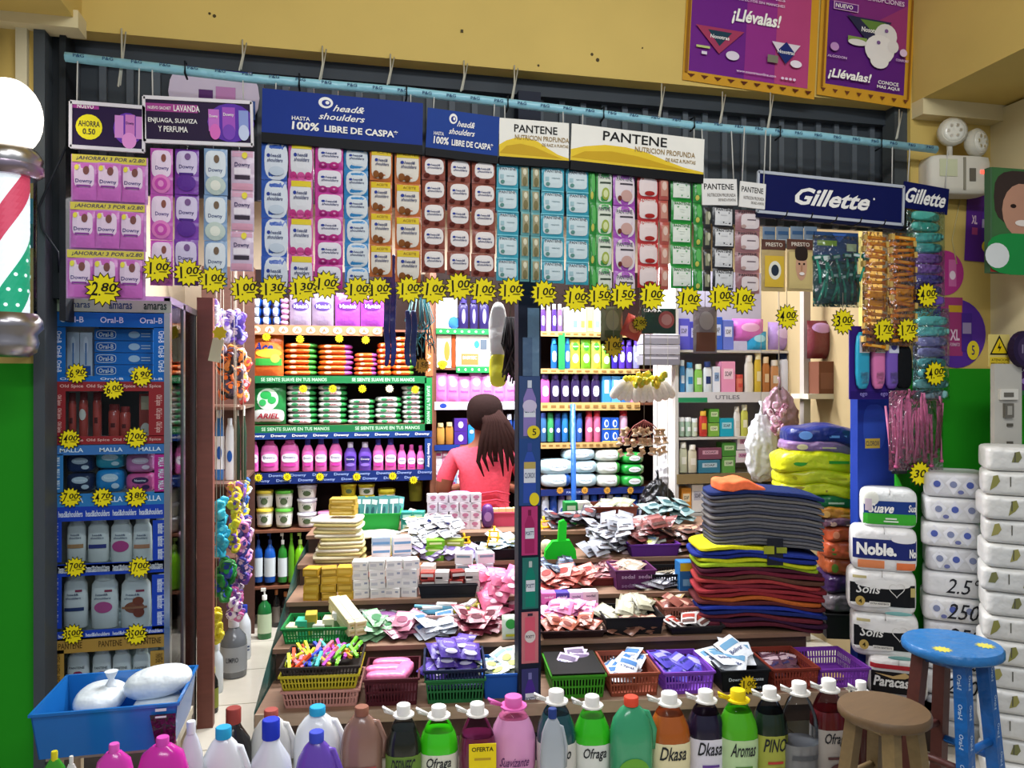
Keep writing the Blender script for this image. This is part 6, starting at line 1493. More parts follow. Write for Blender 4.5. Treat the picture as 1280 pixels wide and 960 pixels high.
heap('comb_packet', 'crumpled clear packet of grey combs behind the green dustpan', 'packet', Vector(fp(*tpx(734, 796, 32, 3, .92), CT(.92), KT, .1)[0]), .2, .2, 26, flatsachet('cmb', '#8a8c94', [('r', 0, .2, .8, .2, '#c8ccd4'), ('r', .1, -.15, .5, .1, '#3c3c44'), ('r', -.1, -.3, .6, .06, '#4a3c3c')], .085, .1), z=.01, rise=.0055, tilt=1.0)
pack('white_sponge', 'cream round sponge beside the post', 'sponge', tpx(677, 692, 17, 3, 1.0), CT(1.0), '#c9c8a4:c', None, .07, 2.6, k=KT)
packs_ = pack('lime_ball', 'lime yellow scouring ball below the dustpan', 'scourer', tpx(692, 706, 14, 3, 1.0), CT(1.0), '#b0c02c:c', None, .05, 2.3, k=KT)
# --- tier 4
_, L, w, d, h = basket('basket', 'green tray of teal blister packs', tpx(423, 500, 23, 4, 1.2), CT(1.2), '#1f8a34', d=.2, slots=False)
for i in range(14):
    o = ob('blister_pack', cached('blis', lambda: MB().box(-.03, .03, 0, .003, 0, .13, '#4c8a88').prints([('r', 0, .3, .8, .2, '#d4dcd8'), ('r', -.1, -.1, .1, .6, '#e4ecec'), ('e', .15, -.1, .14, .2, '#2c5a60')], .06, .13).mesh('blister_pack')), None, L + Vector((w * (-.44 + .068 * i), .03 * math.sin(i * 2), h * .5)), AT + random.uniform(-.3, .3), label=f'teal toothbrush blister, {ORD[i]} from the left in the green tray', cat='blister pack', group='teal blister packs')
    o.rotation_euler.x = random.uniform(-.5, -.1); o.rotation_euler.y = random.uniform(-.3, .3)
boxpile('soap_box', 'teal carton right of the green tray', 'soap box', 501, 532, 2, 4, 1.22, ['#2c8a80', '#3a9c8c'], 15, 12, [('r', 0, 0, .7, .4, '#a8d4c8')], .06, 10)
boxpile('soap_box', 'pale yellow carton before the green tray', 'soap box', 467, 516, 2, 3, 1.02, ['#e4dc74', '#e8e4a8', '#e8e088'], 24, 12, [('r', 0, 0, .7, .3, '#c8b83c')], .07, 11)
boxpile('soap_carton', 'white carton with pink ovals in the rear stack', 'soap box', 534, 602, 4, 4, 1.25, ['#e2d8e0', '#dcd0da'], 13.5, 11, [('e', 0, .1, .3, .22, '#c07a98'), ('e', 0, -.2, .2, .08, '#a88898')], .05, 12)
pack('soap_dish', 'pink plastic soap dish on the rear white cartons', 'soap dish', (558, 615, 592, 634), CT(1.27), '#e88cc0:g', None, .1, 3, k=KT)
heap('packet', 'white and grey packet strewn in front of the rear cartons', 'packet', Vector(fp(*tpx(502, 585, 6, 3, .98), CT(.98), KT, .1)[0]), .3, .2, 34, flatsachet('wg', '#d0d0d0', [('r', 0, .1, .8, .16, '#5a5c64'), ('r', 0, -.2, .7, .1, '#8a8c94')], .06, .09), z=.03, rise=.0045)
pack('navy_bag', 'navy dotted bag among the white packets', 'bag', tpx(533, 562, 20, 4, 1.16), CT(1.16), '#1c2c70:s', [('e', -.2, .1, .05, .08, '#c8d0e8'), ('e', .1, -.1, .05, .08, '#c8d0e8'), ('e', .25, .2, .05, .08, '#c8d0e8')], .08, 2.6, k=KT)
_, L, w, d, h = basket('carton_tray', 'yellow and pink display box left of the post', tpx(615, 662, 18, 4, 1.3), CT(1.3), '#d0506c', d=.14, slots=False, cat='display box')
for i in range(5):
    cartonm('yellow_carton', f'pale yellow packet, {ORD[i]} from the left in the pink display box', 'packet', L + Vector((w * (-.38 + .18 * i), 0, h * .3)), w * .16, .03, h * .9, '#e8e6a0', [('r', 0, 0, .7, .3, '#c4c060')], AT)
pack('violet_bag', 'dark violet bag beside the white cartons', 'bag', tpx(602, 618, 30, 4, 1.25), CT(1.25), '#5c2c74:s', [('e', 0, 0, .3, .2, '#a878b0')], .07, 2.8, k=KT)
def toychair(label, x, y, t, key, rz, s=1.0):
    p = P(x, y, CT(t), KT)
    m = MB()
    for sx in (-1, 1):
        m.tube([(sx * .022 * s, -.02 * s, 0), (sx * .02 * s, 0, .075 * s)], .0045 * s, key, 5).tube([(sx * .022 * s, .025 * s, 0), (sx * .02 * s, 0, .075 * s)], .0045 * s, key, 5)
    for z in (.02, .045, .072):
        m.tube([(-.024 * s, -.012 * s, z * s), (.024 * s, -.012 * s, z * s)], .0045 * s, key, 5)
    m.tube([(0, 0, .07 * s), (0, 0, .1 * s)], .006 * s, key, 5)
    ob('plastic_clip', m, None, p, rz, label=label, cat='clip', rx=-.4)
for i, (x, y, rz, l) in enumerate([(584, 690, .3, 'yellow plastic clip standing left of the others'), (616, 684, -.4, 'yellow plastic clip at the top left of the post'), (637, 703, .5, 'yellow plastic clip nearest the post'), (684, 672, .2, 'amber plastic clip right of the post')]):
    toychair(l, x, y, .98 if i != 3 else 1.2, '#e6ac1c', rz, [1, 1.1, 1.15, 1.2][i])
p = P(700, 702, CT(.9), KT)
dp = thing('dustpan', 'bright green plastic dustpan standing on end', 'dustpan', p, AT)
ob('pan', MB().prism([(-.085, .0), (.085, .01), (.08, .06), (.05, .11), (-.04, .105), (-.075, .06)], -.012, .03, '#1fc42c'), dp)
ob('handle', MB().prism([(-.012, .1), (.03, .1), (.035, .2), (.02, .215), (-.005, .205)], -.008, .018, '#22cc30'), dp)
_, L, w, d, h = basket('basket', 'brown tray of foil packets at the back right', tpx(735, 797, 24, 4, 1.25), CT(1.25), '#6c3628', d=.2, slots=False)
heap('packet', 'silver green packet in the brown rear tray', 'packet', L, w * .6, d * .5, 9, flatsachet('sg', '#8a8c70', [('r', 0, .1, .8, .4, '#b8b8a0')], .08, .1), z=h * .6, rise=.004)
_, L, w, d, h = basket('basket', 'dark red tray of white sachets at the back right', tpx(782, 836, 8, 4, 1.15), CT(1.15), '#5a2422', d=.12, slots=False)
heap('sachet', 'white sachet in the dark red rear tray', 'sachet', L, w * .7, d * .5, 6, flatsachet('ws', '#dadde0', [('r', 0, .1, .8, .1, '#a8b0b8')], .08, .09), z=.03, rise=.003)
boxpile('soap_box', 'green carton in the stack behind the dustpan', 'soap box', 706, 738, 2, 4, 1.32, ['#2c8a44', '#d8d4c8'], 16, 14, [('r', 0, 0, .7, .4, '#c8d8b8')], .07, 13)
# ---------------------------------------------------------------- folded floor cloths
CC = [('#5a2430', 168), ('#3c2038', 170), ('#6a2a34', 172), ('#24306c', 168), ('#2c3c9c', 165), ('#5c2a2c', 172), ('#b8602c', 160), ('#8c2c30', 168), ('#98343a', 168), ('#7c2a34', 166), ('#a43c3c', 164), ('#5c3c30', 166), ('#6c2434', 168), ('#4c2230', 166), ('#9cb82c', 160), ('#c8cc28', 158), ('#23307c', 164), ('#2a3c94', 160), ('#d4d024', 120)]
CN = ['maroon', 'plum', 'wine red', 'navy', 'royal blue', 'rust brown', 'orange', 'brick red', 'crimson', 'dark rose', 'scarlet', 'brown', 'burgundy', 'dark plum', 'lime green', 'yellow', 'dark blue', 'bright blue', 'neon yellow']
KC = .3
AC = -math.atan(KC)
CCL = CK(955, P(955, 480, CT(.33), KT).y, KC)
loc, wc, hc = fp(872, 630, 1038, 806, CCL, KC, .3)
def clothwarp(seed, w):
    def f(x, y, z):
        u = x / (w / 2)
        return x + .006 * math.sin(seed * 3 + 9 * y), y + .004 * math.sin(seed + 7 * x), z + .010 * math.sin(2 + u * 3.4) + .004 * math.sin(seed * 1.3 + u * 6) - .02 * abs(u) ** 4 + .05 * max(0, -u - .5)
    return f
z = TIER[1][2] + .014
def cloth(label, key, w, d, h, dx, z, seed, grp='folded floor cloths', dy=0):
    m = MB().soft(w, d, h, key + ':c', 7.0, 12, 0, clothwarp(seed, w))
    return ob('folded_cloth', m, None, Vector((loc.x, loc.y, z)) + Matrix.Rotation(AC, 3, 'Z') @ Vector((dx, dy, 0)), AC + .05 * math.sin(seed * 5), label=label, cat='cloth', group=grp)
step = (hc * .575) / len(CC)
for i, (key, wp) in enumerate(CC):
    cloth(f'{CN[i]} folded floor cloth in the big pile, {ORD[i]} from the bottom', key, wc * wp / 172, .3, step * 1.06, (-.02 if i > 13 else 0) - (.06 if i == 18 else 0) + .008 * math.sin(i * 2.3), z, i)
    z += step
stepg = (hc * .36) / 15
for i in range(15):
    cloth(f'grey folded cloth, {ORD[i]} from the bottom of the grey block', ['#5c5c60', '#6c6a6c', '#545660', '#706c68', '#484a58'][i % 5], wc * .86, .28, stepg * 1.05, .025 + .006 * math.sin(i * 3), z, 3.0 + .02 * i)
    z += stepg
cloth('navy folded cloth on top of the grey block', '#1f2c5c', wc * .88, .28, .022, .03, z, 3.4); z += .016
cloth('neon orange folded cloth on top of the whole pile', '#ff7a4c', wc * .36, .2, .05, -.09, z, 5.2, dy=-.03)
tb_ = thing('cloth_tie', 'yellow and black band tied round the grey cloth block', 'band', Vector((loc.x, loc.y, 0)) + Matrix.Rotation(AC, 3, 'Z') @ Vector((.05, -.155, 0)) + Vector((0, 0, P(960, 706, CCL, KC).z)), AC)
ob('band', MB().box(-.035, .035, 0, .004, .0, .12, '#23242c').box(-.05, -.005, -.004, .002, .05, .085, '#9ca02c').box(.005, .05, -.004, .002, .055, .08, '#8c9430'), tb_)

# ---------------------------------------------------------------- pile of bagged goods behind the cloths
KB = .35
CBG = CK(1035, P(1035, 480, CT(.66), KT).y, KB)
BG = [(1036, 1090, 745, 768, '#6c6468:s', 'grey printed bag at the foot of the orange bag pile', None), (1034, 1088, 722, 745, '#3c2450:s', 'dark violet bag low in the orange bag pile', None), (1034, 1086, 700, 723, '#b85c34:s', 'rust bag with leaf print in the orange bag pile', '#5a7a2c'),
      (1032, 1086, 678, 701, '#d8643c:s', 'orange bag with green leaves in the pile', '#4a8a3c'), (1032, 1086, 660, 679, '#cc5a34:s', 'bright orange bag below the brown printed one', '#e8906c'), (1030, 1088, 650, 661, '#6c4a5c:s', 'brown and violet printed bag in the pile', '#c8a08c'), (1020, 1084, 635, 652, '#c8842c:s', 'amber orange bag under the green one', '#e0a85c'),
      (984, 1084, 619, 637, '#1f6a34:s', 'dark green printed bag under the yellow ones', '#c8d4b8'), (974, 1092, 604, 622, '#d8dc1c:s', 'lowest bright yellow bag with grain print', '#9c8a3c'), (976, 1096, 588, 607, '#d4d820:s', 'middle bright yellow bag', '#b0b024'), (970, 1100, 563, 591, '#dce01c:s', 'top bright yellow bag with a green logo', '#3c9a34'),
      (984, 1072, 552, 566, '#8c6c98:s', 'mauve bag on the yellow bags', '#c8c090'), (986, 1092, 534, 556, '#1c2a70:s', 'navy blue bag on top of the pile', '#6a98d8')]
for i, (x0, x1, y0, y1, key, l, s2) in enumerate(BG):
    ww = clothwarp(i * 1.3, .45)
    pack('goods_bag', l, 'bag', (x0, y0, x1, y1 + 2), CBG + .01 * math.sin(i), key, [('e', -.28, .05, .08, .22, s2), ('r', .1, 0, .2, .12, s2)] if s2 else None, .26, 4.6, k=KB, rz=.05 * math.sin(i * 2), n=18, warp=crink(.007, 13, i * 1.7, ww))
pk, L, w, d, h = basket('crate', 'dark plastic crate under the orange bag pile', (1032, 769, 1090, 800), CBG, '#2c2a2c', d=.26, k=KB, slots=False, cat='crate')
base, w, h = rect(1092, 562, 1116, 600, CT(.55), KT)
ob('price_card', MB().box(-w * .5, w * .5, 0, .004, 0, h, '#1c1a14').prints([('t', '5', .1, .05, .4, .5, '#e0c22c'), ('r', 0, -.4, .9, .14, '#d8b82c')], w, h).box(-.006, .006, .004, .01, -base.z, h * .5, '#3a3428'), None, base, AT, label='black and yellow price card on a stick by the yellow bags', cat='price card')

# ---------------------------------------------------------------- toilet paper four-packs
KP = .62
CP = CK(1105, 2.84, KP)
def tp(label, px, c, bg, spec, d=.17, k=KP):
    loc, w, h = fp(*px, c, k, d)
    t = thing('toilet_paper_pack', label, 'toilet paper', loc, -math.atan(k))
    p = 6.5
    wr_ = ob('wrap', MB().soft(w, d, h, bg + ':s', p, 12), t)
    fn = lambda x, z: -d / 2 * max(0.0, 1 - min(1, abs(2 * x / w)) ** p - min(1, abs(2 * z / h - 1)) ** p) ** (1 / p)
    ob('print', MB().prints(spec, w, h, fn, base=.003, lay=.001, res=12), wr_)
    ob('seam', MB().tube([(0, -d / 2 - .002, h * .86), (0, -d / 2 - .001, h * .95), (0, -d / 2 + .03, h * .995)], .002, '#c8c4c0', 5), t)
def hpt(a, r):
    return (.2 + .0075 * r * 16 * math.sin(a) ** 3, .12 + .0115 * r * (13 * math.cos(a) - 5 * math.cos(2 * a) - 2 * math.cos(3 * a) - math.cos(4 * a)))
HEART = [('p', [hpt(i * .2618, 1), hpt(i * .2618 + .2618, 1), hpt(i * .2618 + .2618, .88), hpt(i * .2618, .88)], '#d8d6d0') for i in range(24)]
def sofis(): return [('r', 0, -.04, .94, .5, '#18191c'), ('e', 0, .2, .4, .1, '#e8e6e2'), ('e', -.2, -.28, .3, .05, '#e8e6e2'), ('t', 'Sofis', -.2, .08, .34, .2, '#e4e2dc', .1), *HEART, ('e', -.33, -.17, .07, .11, '#b89c54'), ('t', '4', -.33, -.17, .05, .1, '#2c2414'), ('r', -.05, -.2, .3, .08, '#dedad0'), ('t', 'EXTRA RESISTENTE', -.05, -.2, .26, .04, '#3a3a3c'), ('e', .22, -.4, .2, .05, '#8cc8c4'), ('r', -.34, .38, .2, .06, '#a89c6c'), ('r', .42, .1, .07, .2, '#b8a868')]
tp('white, blue and green toilet paper pack on top of its column', (1077, 612, 1148, 661), CP + .02, '#e2e4e2', [('r', 0, .02, .92, .36, '#1f3c80'), ('r', 0, -.26, .94, .28, '#3fa834'), ('e', -.35, .26, .16, .2, '#dfe0d4'), ('t', 'Suave', -.14, .02, .44, .24, W, .12, .03), ('t', 'Sua', .4, .04, .14, .18, W, .12), ('r', -.38, .1, .12, .3, '#c8b8c4'), ('r', .02, -.24, .2, .04, '#d8e8d0'), ('r', .02, -.31, .26, .04, '#d8e8d0')])
tp('navy and white toilet paper pack with orange base, second from the top', (1064, 660, 1148, 716), CP, '#e6e4e2', [('r', 0, .02, .95, .44, '#222c6c'), ('e', .3, .25, .2, .08, '#e6e4e2'), ('r', -.2, -.32, .4, .18, '#e08858'), ('r', .32, -.34, .28, .16, '#e07848'), ('t', 'Noble.', -.12, .02, .6, .28, W, 0, .045), ('t', 'No', .42, -.04, .1, .2, W, 0, .04)])
tp('black and white toilet paper pack with a heart, upper of two', (1060, 714, 1147, 769), CP, '#e4e2de', sofis())
tp('black and white toilet paper pack with a heart, lower of two', (1065, 768, 1150, 824), CP, '#e4e2de', sofis())
tp('black, red and white toilet paper pack at the foot of its column', (1086, 824, 1162, 878), CP - .04, '#dedad6', [('r', 0, .3, .95, .1, '#a82c34'), ('r', -.1, -.06, .72, .5, '#1c1a1c'), ('t', 'Paracas', -.12, -.04, .58, .24, '#e6e4e0', .05, .03), ('p', [(-.4, .14), (-.1, .1), (.1, .2), (.2, .12), (.1, .06), (-.1, .04)], '#c8a870'), ('r', .38, -.05, .16, .4, '#c8c2b4'), ('t', 'Pa', .38, -.05, .12, .16, '#3a3430')])
q = P(1124, 878, CP - .04, KP)
ob('crate', MB().frustum((-.16, .16, -.12, .12), (-.17, .17, -.13, .13), 0, q.z - .002, '#3a2f2a').box(-.172, .172, -.132, .132, q.z - .03, q.z - .002, '#4a3c34'), None, inward(Vector((q.x, q.y, 0)), .085, KP), -math.atan(KP), label='dark low crate under the toilet paper packs', cat='crate')
# ---------------------------------------------------------------- big roll towers
def tower(what, x0, x1, ytop, c, n, bg, spec, marks, d=.26, ecc=0):
    k = .8; c = CK((x0 + x1) / 2, c, k)
    base, w, h0 = rect(x0, ytop, x1, ytop + 10, c, k)
    base = inward(base, d / 2, k)
    top = base.z + h0; hh = top / n
    for i in range(n):
        z = hh * i
        up = n - 1 - i
        s2 = spec(i) + (marks.get(up, []))
        o = packm('roll_pack', f'{what}, {ORD[up]} from the top', 'roll pack', Vector((base.x + .008 * math.sin(i * 2.1), base.y, z)), w, d, hh * 1.02, bg[i % len(bg)] + ':s', s2, 8.0, .04 * math.sin(i * 3) - math.atan(k), what, n=9)
dia = lambda i: [('p', [(-.4 + .27 * j, .0 + .1 * ((i + j) % 2)), (-.27 + .27 * j, .4), (-.14 + .27 * j, .1 * ((i + j) % 2)), (-.27 + .27 * j, -.36)], ['#dfe0e6', '#e6e6ea'][(i + j) % 2]) for j in range(3)] + [('e', -.27 + .27 * j, .05, .06, .13, ['#5060a8', '#8088a8'][(i + j) % 2]) for j in range(3)] + [('e', .12 - .27 * (i % 2), -.24, .05, .08, '#6a70a0')] if i > 2 and i != 6 else []
mk = lambda t: [('t', t, .18, 0, .5, .62, '#28282c', .15, .002)]
tower('white roll pack with blue diamonds in the inner tower', 1154, 1231, 592, 2.70, 11, ['#dcdcdc', '#d4d4d6', '#e0dfde'], dia, {4: mk('2.5°'), 5: mk('250'), 6: mk('250'), 7: mk('250'), 8: mk('250')})
leaf = lambda i: [('p', [(-.36 + .3 * j, -.3 + .1 * ((i + j) % 3)), (-.3 + .3 * j, .3), (-.22 + .3 * j, .35), (-.18 + .3 * j, .1), (-.24 + .3 * j, -.1)], ['#8c8a4c', '#9c9658', '#7c7c50'][(i + j) % 3]) for j in range(0, 3) if (i + j) % 2 == 0] + [('r', .0, .1, .02, .4, '#5a584c')]
tower('white roll pack with olive leaves in the outer tower', 1229, 1302, 560, 2.38, 14, ['#d9d8d2', '#dddcd6'], leaf, {}, d=.24)

# ---------------------------------------------------------------- stools
def stool(name, label, x, y, hwpx, c, seat, leg, leg2, text=None, stars=False):
    p = P(x, y, c); u = (x - 640) / F
    R_ = hwpx * (c / (CS - u * SN)) / F
    t = thing(name, label, 'stool', (p.x, p.y, 0), .35)
    H = p.z
    sm = MB().lathe([(R_ * .96, H - .032), (R_, H - .026), (R_, H - .008), (R_ * .96, H)], seat, 28)
    st_ = ob('seat', sm, t)
    if stars:
        for j, (sx, sy) in enumerate([(-.1, -.02), (.06, -.08)]):
            ob('star_sticker', MB().raw([(sx + .034 * (1 if i % 2 else .62) * math.cos(i * .2618), sy + .034 * (1 if i % 2 else .62) * math.sin(i * .2618), H + .0008) for i in range(24)], [tuple(range(24))], '#d8d05c'), st_)
    for i in range(4):
        a = math.pi / 4 + i * math.pi / 2
        top = Vector((R_ * .62 * math.cos(a), R_ * .62 * math.sin(a), H - .03)); bot = Vector((R_ * .98 * math.cos(a), R_ * .98 * math.sin(a), 0))
        key = leg if math.sin(a + .35) < 0.2 else leg2
        m = MB()
        ax = (bot - top)
        s_ = .021
        m.raw([top + Vector((dx * s_, dy * s_, 0)) for dx, dy in ((-1, -1), (1, -1), (1, 1), (-1, 1))] + [bot + Vector((dx * s_, dy * s_, 0)) for dx, dy in ((-1, -1), (1, -1), (1, 1), (-1, 1))],
              [(3, 2, 1, 0), (4, 5, 6, 7), (0, 1, 5, 4), (1, 2, 6, 5), (2, 3, 7, 6), (3, 0, 4, 7)], key)
        lg = ob('leg', m, t)
        if text and math.sin(a + .35) < 0.2:
            for j in range(5):
                f = (j + .7) / 6
                q = top.lerp(bot, f)
                for face in (0, 1):
                    mm = MB()
                    mm.M = Matrix.Translation(q) @ Matrix.Rotation(-math.pi / 2 * face if math.cos(a) < 0 else math.pi / 2 * face, 4, 'Z') @ Matrix.Translation((0, -s_ - .001 - abs(0), 0)) @ Matrix.Rotation(math.pi / 2, 4, 'Y')
                    mm.prints([('t', text, 0, 0, .055, .014, '#c4d8ec')], 1, 1, cz=0)
                    ob('leg_print', mm, lg)
    for i in range(4):
        a, b = math.pi / 4 + i * math.pi / 2, math.pi / 4 + (i + 1) * math.pi / 2
        f = .62 if i % 2 else .52
        zz_ = (H - .03) * (1 - f); rr = R_ * (.62 + .36 * f)
        ob('stretcher', MB().tube([(rr * math.cos(a), rr * math.sin(a), zz_), (rr * math.cos(b), rr * math.sin(b), zz_)], .013, leg2 if i < 2 else leg, 6), t)
        rr = R_ * .64
        ob('apron', MB().tube([(rr * math.cos(a), rr * math.sin(a), H - .05), (rr * math.cos(b), rr * math.sin(b), H - .05)], .018, leg, 4), t)
    return t
stool('round_stool', 'tall blue stool wrapped in toothpaste stickers', 1190, 803, 57, 2.28, '#2a76b8:s', '#1f64ac:s', '#5a2c24:d', 'Oral-B', True)
stool('round_stool', 'low round brown wooden stool beside the blue one', 1105, 884, 54, 2.22, '#6c5438:d', '#8c7448:d', '#7a6440:d')

# ---------------------------------------------------------------- big bottles on the floor along the table
def fbot(label, x0, x1, ytop, t, style, body, cap, lab=None, spec=None, fill=None, handle='carry', cat='bottle', lz=None, ay=None):
    c = CT(t); xm = (x0 + x1) / 2
    q = P(xm, 480, c, KT); depth = q.x * SN + q.y * CS
    yb = 480 + 1.5 * F / depth
    return pbottle('cleaner_bottle' if handle == 'carry' else 'plastic_jug', label, cat, (x0, ytop, x1, yb), c, style, body, cap, lab, spec, k=KT, fill=fill, handle=handle, lz=lz, ay=ay)
WC = '#e8e6e0'
OF = lambda n_, col='#2c5c34': [('t', n_, 0, .3, .7, .3, '#2a2c30', .1), ('r', 0, -.1, .5, .06, col), ('e', .1, -.35, .3, .14, col)]
T5 = -.32
BL = [(481, 526, 888, '#b8bcc4:x', WC, (.78, '#1c2018:g'), '#6a8a3c', OF('DESINFEC', '#8aa84c'), 'dark green floor cleaner bottle with a green label'),
      (524, 573, 891, '#c8dca8:x', WC, (.76, '#3fc81c:g'), '#dfe0cc', OF('Ofraga'), 'bright lime cleaner bottle nearest the maroon one'),
      (574, 621, 887, '#d8c0d8:x', WC, (.7, '#6a1f40:g'), None, None, 'maroon cleaner bottle with a yellow offer label'),
      (616, 672, 879, '#f0d4dc:x', '#e06cb4', (.8, '#df9ac8:g'), None, [('t', 'Suavizante', 0, .2, .7, .2, '#6a3a6c', .1), ('e', .1, -.3, .4, .2, '#e458a4')], 'pink softener bottle with a pink cap'),
      (674, 723, 871, '#a8b0b8:x', WC, (.8, '#1f4a50:g'), '#d8d4cc', OF('Sapolio', '#b88a84'), 'dark teal cleaner bottle just right of the post'),
      (721, 767, 877, '#c8d8b8:x', WC, (.8, '#37c01f:g'), '#e2e4dc', OF('Ofraga'), 'bright lime cleaner bottle beside the red-capped jug'),
      (818, 868, 874, '#c8a890:x', WC, (.8, '#a8581f:g'), '#e6dcb0', OF('Dkasa', '#d8983c'), 'orange brown cleaner bottle with a cream label'),
      (866, 912, 871, '#a8a4ac:x', WC, (.78, '#1c1830:g'), '#dcd8e4', OF('Dkasa', '#6a4a98'), 'dark violet cleaner bottle with a lavender label'),
      (907, 954, 870, '#b8d4a0:x', '#e6cc1c', (.8, '#4fae1f:g'), '#b8d4a0', OF('Aromas', '#5a8a3c'), 'lime cleaner bottle with a yellow cap'),
      (949, 991, 866, '#9aa0b0:x', WC, (.76, '#1c2c20:g'), '#a8ac4c', OF('PINO', '#b8443c'), 'dark pine cleaner bottle with an olive label'),
      (986, 1030, 860, '#d4d8dc:x', WC, (.45, '#77787a:g'), None, [('r', 0, 0, .8, .1, '#5a5c60')], 'clear nearly empty cleaner bottle'),
      (1024, 1067, 856, '#b8a0a8:x', WC, (.72, '#5c1c20:g'), '#b8b0a8', OF('Ofraga', '#6a4a4a'), 'dark red cleaner bottle near the wooden stool'),
      (1068, 1100, 857, '#b8b0b0:x', WC, (.7, '#4c2020:g'), None, None, 'cleaner bottle half hidden behind the wooden stool')]
for i, (x0, x1, y, bd, cp, fl_, lb, sp, l) in enumerate(BL):
    fbot(l, x0, x1, y, T5 + .03 * (i % 2), 'big5', bd, cp, lb, sp, fl_, lz=(.12, .56))
base, w, h = rect(586, 928, 620, 975, CT(T5 - .015), KT)
ob('offer_label', MB().box(-w / 2, w / 2, -.012, -.009, 0, h, '#e8d01c').prints([('t', 'OFERTA', .0, .36, .8, .12, '#4a3f14', 0, .03), ('r', 0, .1, .6, .06, '#b8982c')], w, h, lambda x, z: -.012), None, base, AT, label='yellow offer label on the maroon bottle', cat='label')
JG = [(245, 304, 916, -.55, 'jug', '#dfe3e6:g', '#2c9cc8', 'white jug with a sky blue cap', None), (263, 309, 894, -.3, 'round', '#1c1918:g', '#8a3a34', 'black bottle with a red-brown cap', None), (309, 362, 893, -.25, 'jug', '#c9c8c2:g', '#9c4c44', 'greyish jug with a brown cap', None), (306, 360, 910, -.55, 'round', '#dadfe6:g', '#2438b8', 'white bottle with a royal blue cap', None),
      (364, 424, 890, -.25, 'jug', '#e2e6e8:g', '#2c9cc8', 'white round jug with a sky blue cap and yellow stripe', [('r', 0, .1, .9, .03, '#d8c43c'), ('r', 0, -.1, .9, .05, '#b8a83c')]), (365, 421, 921, -.55, 'jug', '#6a4ab4:g', '#3c4cc0', 'violet jug with a blue cap', None), (424, 477, 889, -.3, 'jug', '#8c6a5c:g', '#8a5a48', 'brown translucent jug with a reddish label', [('r', 0, 0, .8, .8, '#a8504c'), ('t', 'Pisos', 0, .2, .5, .2, '#e0c8c0')]),
      (766, 820, 877, -.34, 'jug', '#3a9a6c:g', '#d84c34', 'green jug with a red cap', [('e', 0, 0, .4, .4, '#6aa83c')]), (676, 708, 889, -.45, 'jug', '#a8b0b8:g', '#2c4080', 'grey jug with a navy cap right of the post', None)]
for x0, x1, y, t, st_, bd, cp, l, sp in JG:
    fbot(l, x0, x1, y, t, st_, bd, cp, None, sp, None, 'side' if st_ == 'jug' else None, 'jug')
for i, (x0, x1, y, bd, cp, l) in enumerate([(47, 82, 943, '#3c9a1f:g', '#d8cc2c', 'green bottle with a yellow cap under the blue tub'), (76, 98, 948, '#dcdcd4:g', '#dcdcd4', 'white bottle under the blue tub'), (110, 166, 936, '#d83cb0:g', '#e05cbc', 'magenta jug under the middle of the blue tub'), (163, 234, 930, '#d42ca8:g', '#d84cb4', 'large magenta jug under the end of the blue tub'), (220, 254, 905, '#dcdfe8:g', '#e0e2e8', 'white pointed bottle beside the blue tub')]):
    u = ((x0 + x1) / 2 - 640) / F
    c = 2.2 if i < 4 else 2.5
    yb = 480 + 1.5 * F * (CS - u * SN) / c
    pbottle('plastic_jug', l, 'jug', (x0, y, x1, yb), c, 'dome' if i != 4 else 'jug', bd, cp, None, None, ay=.6)
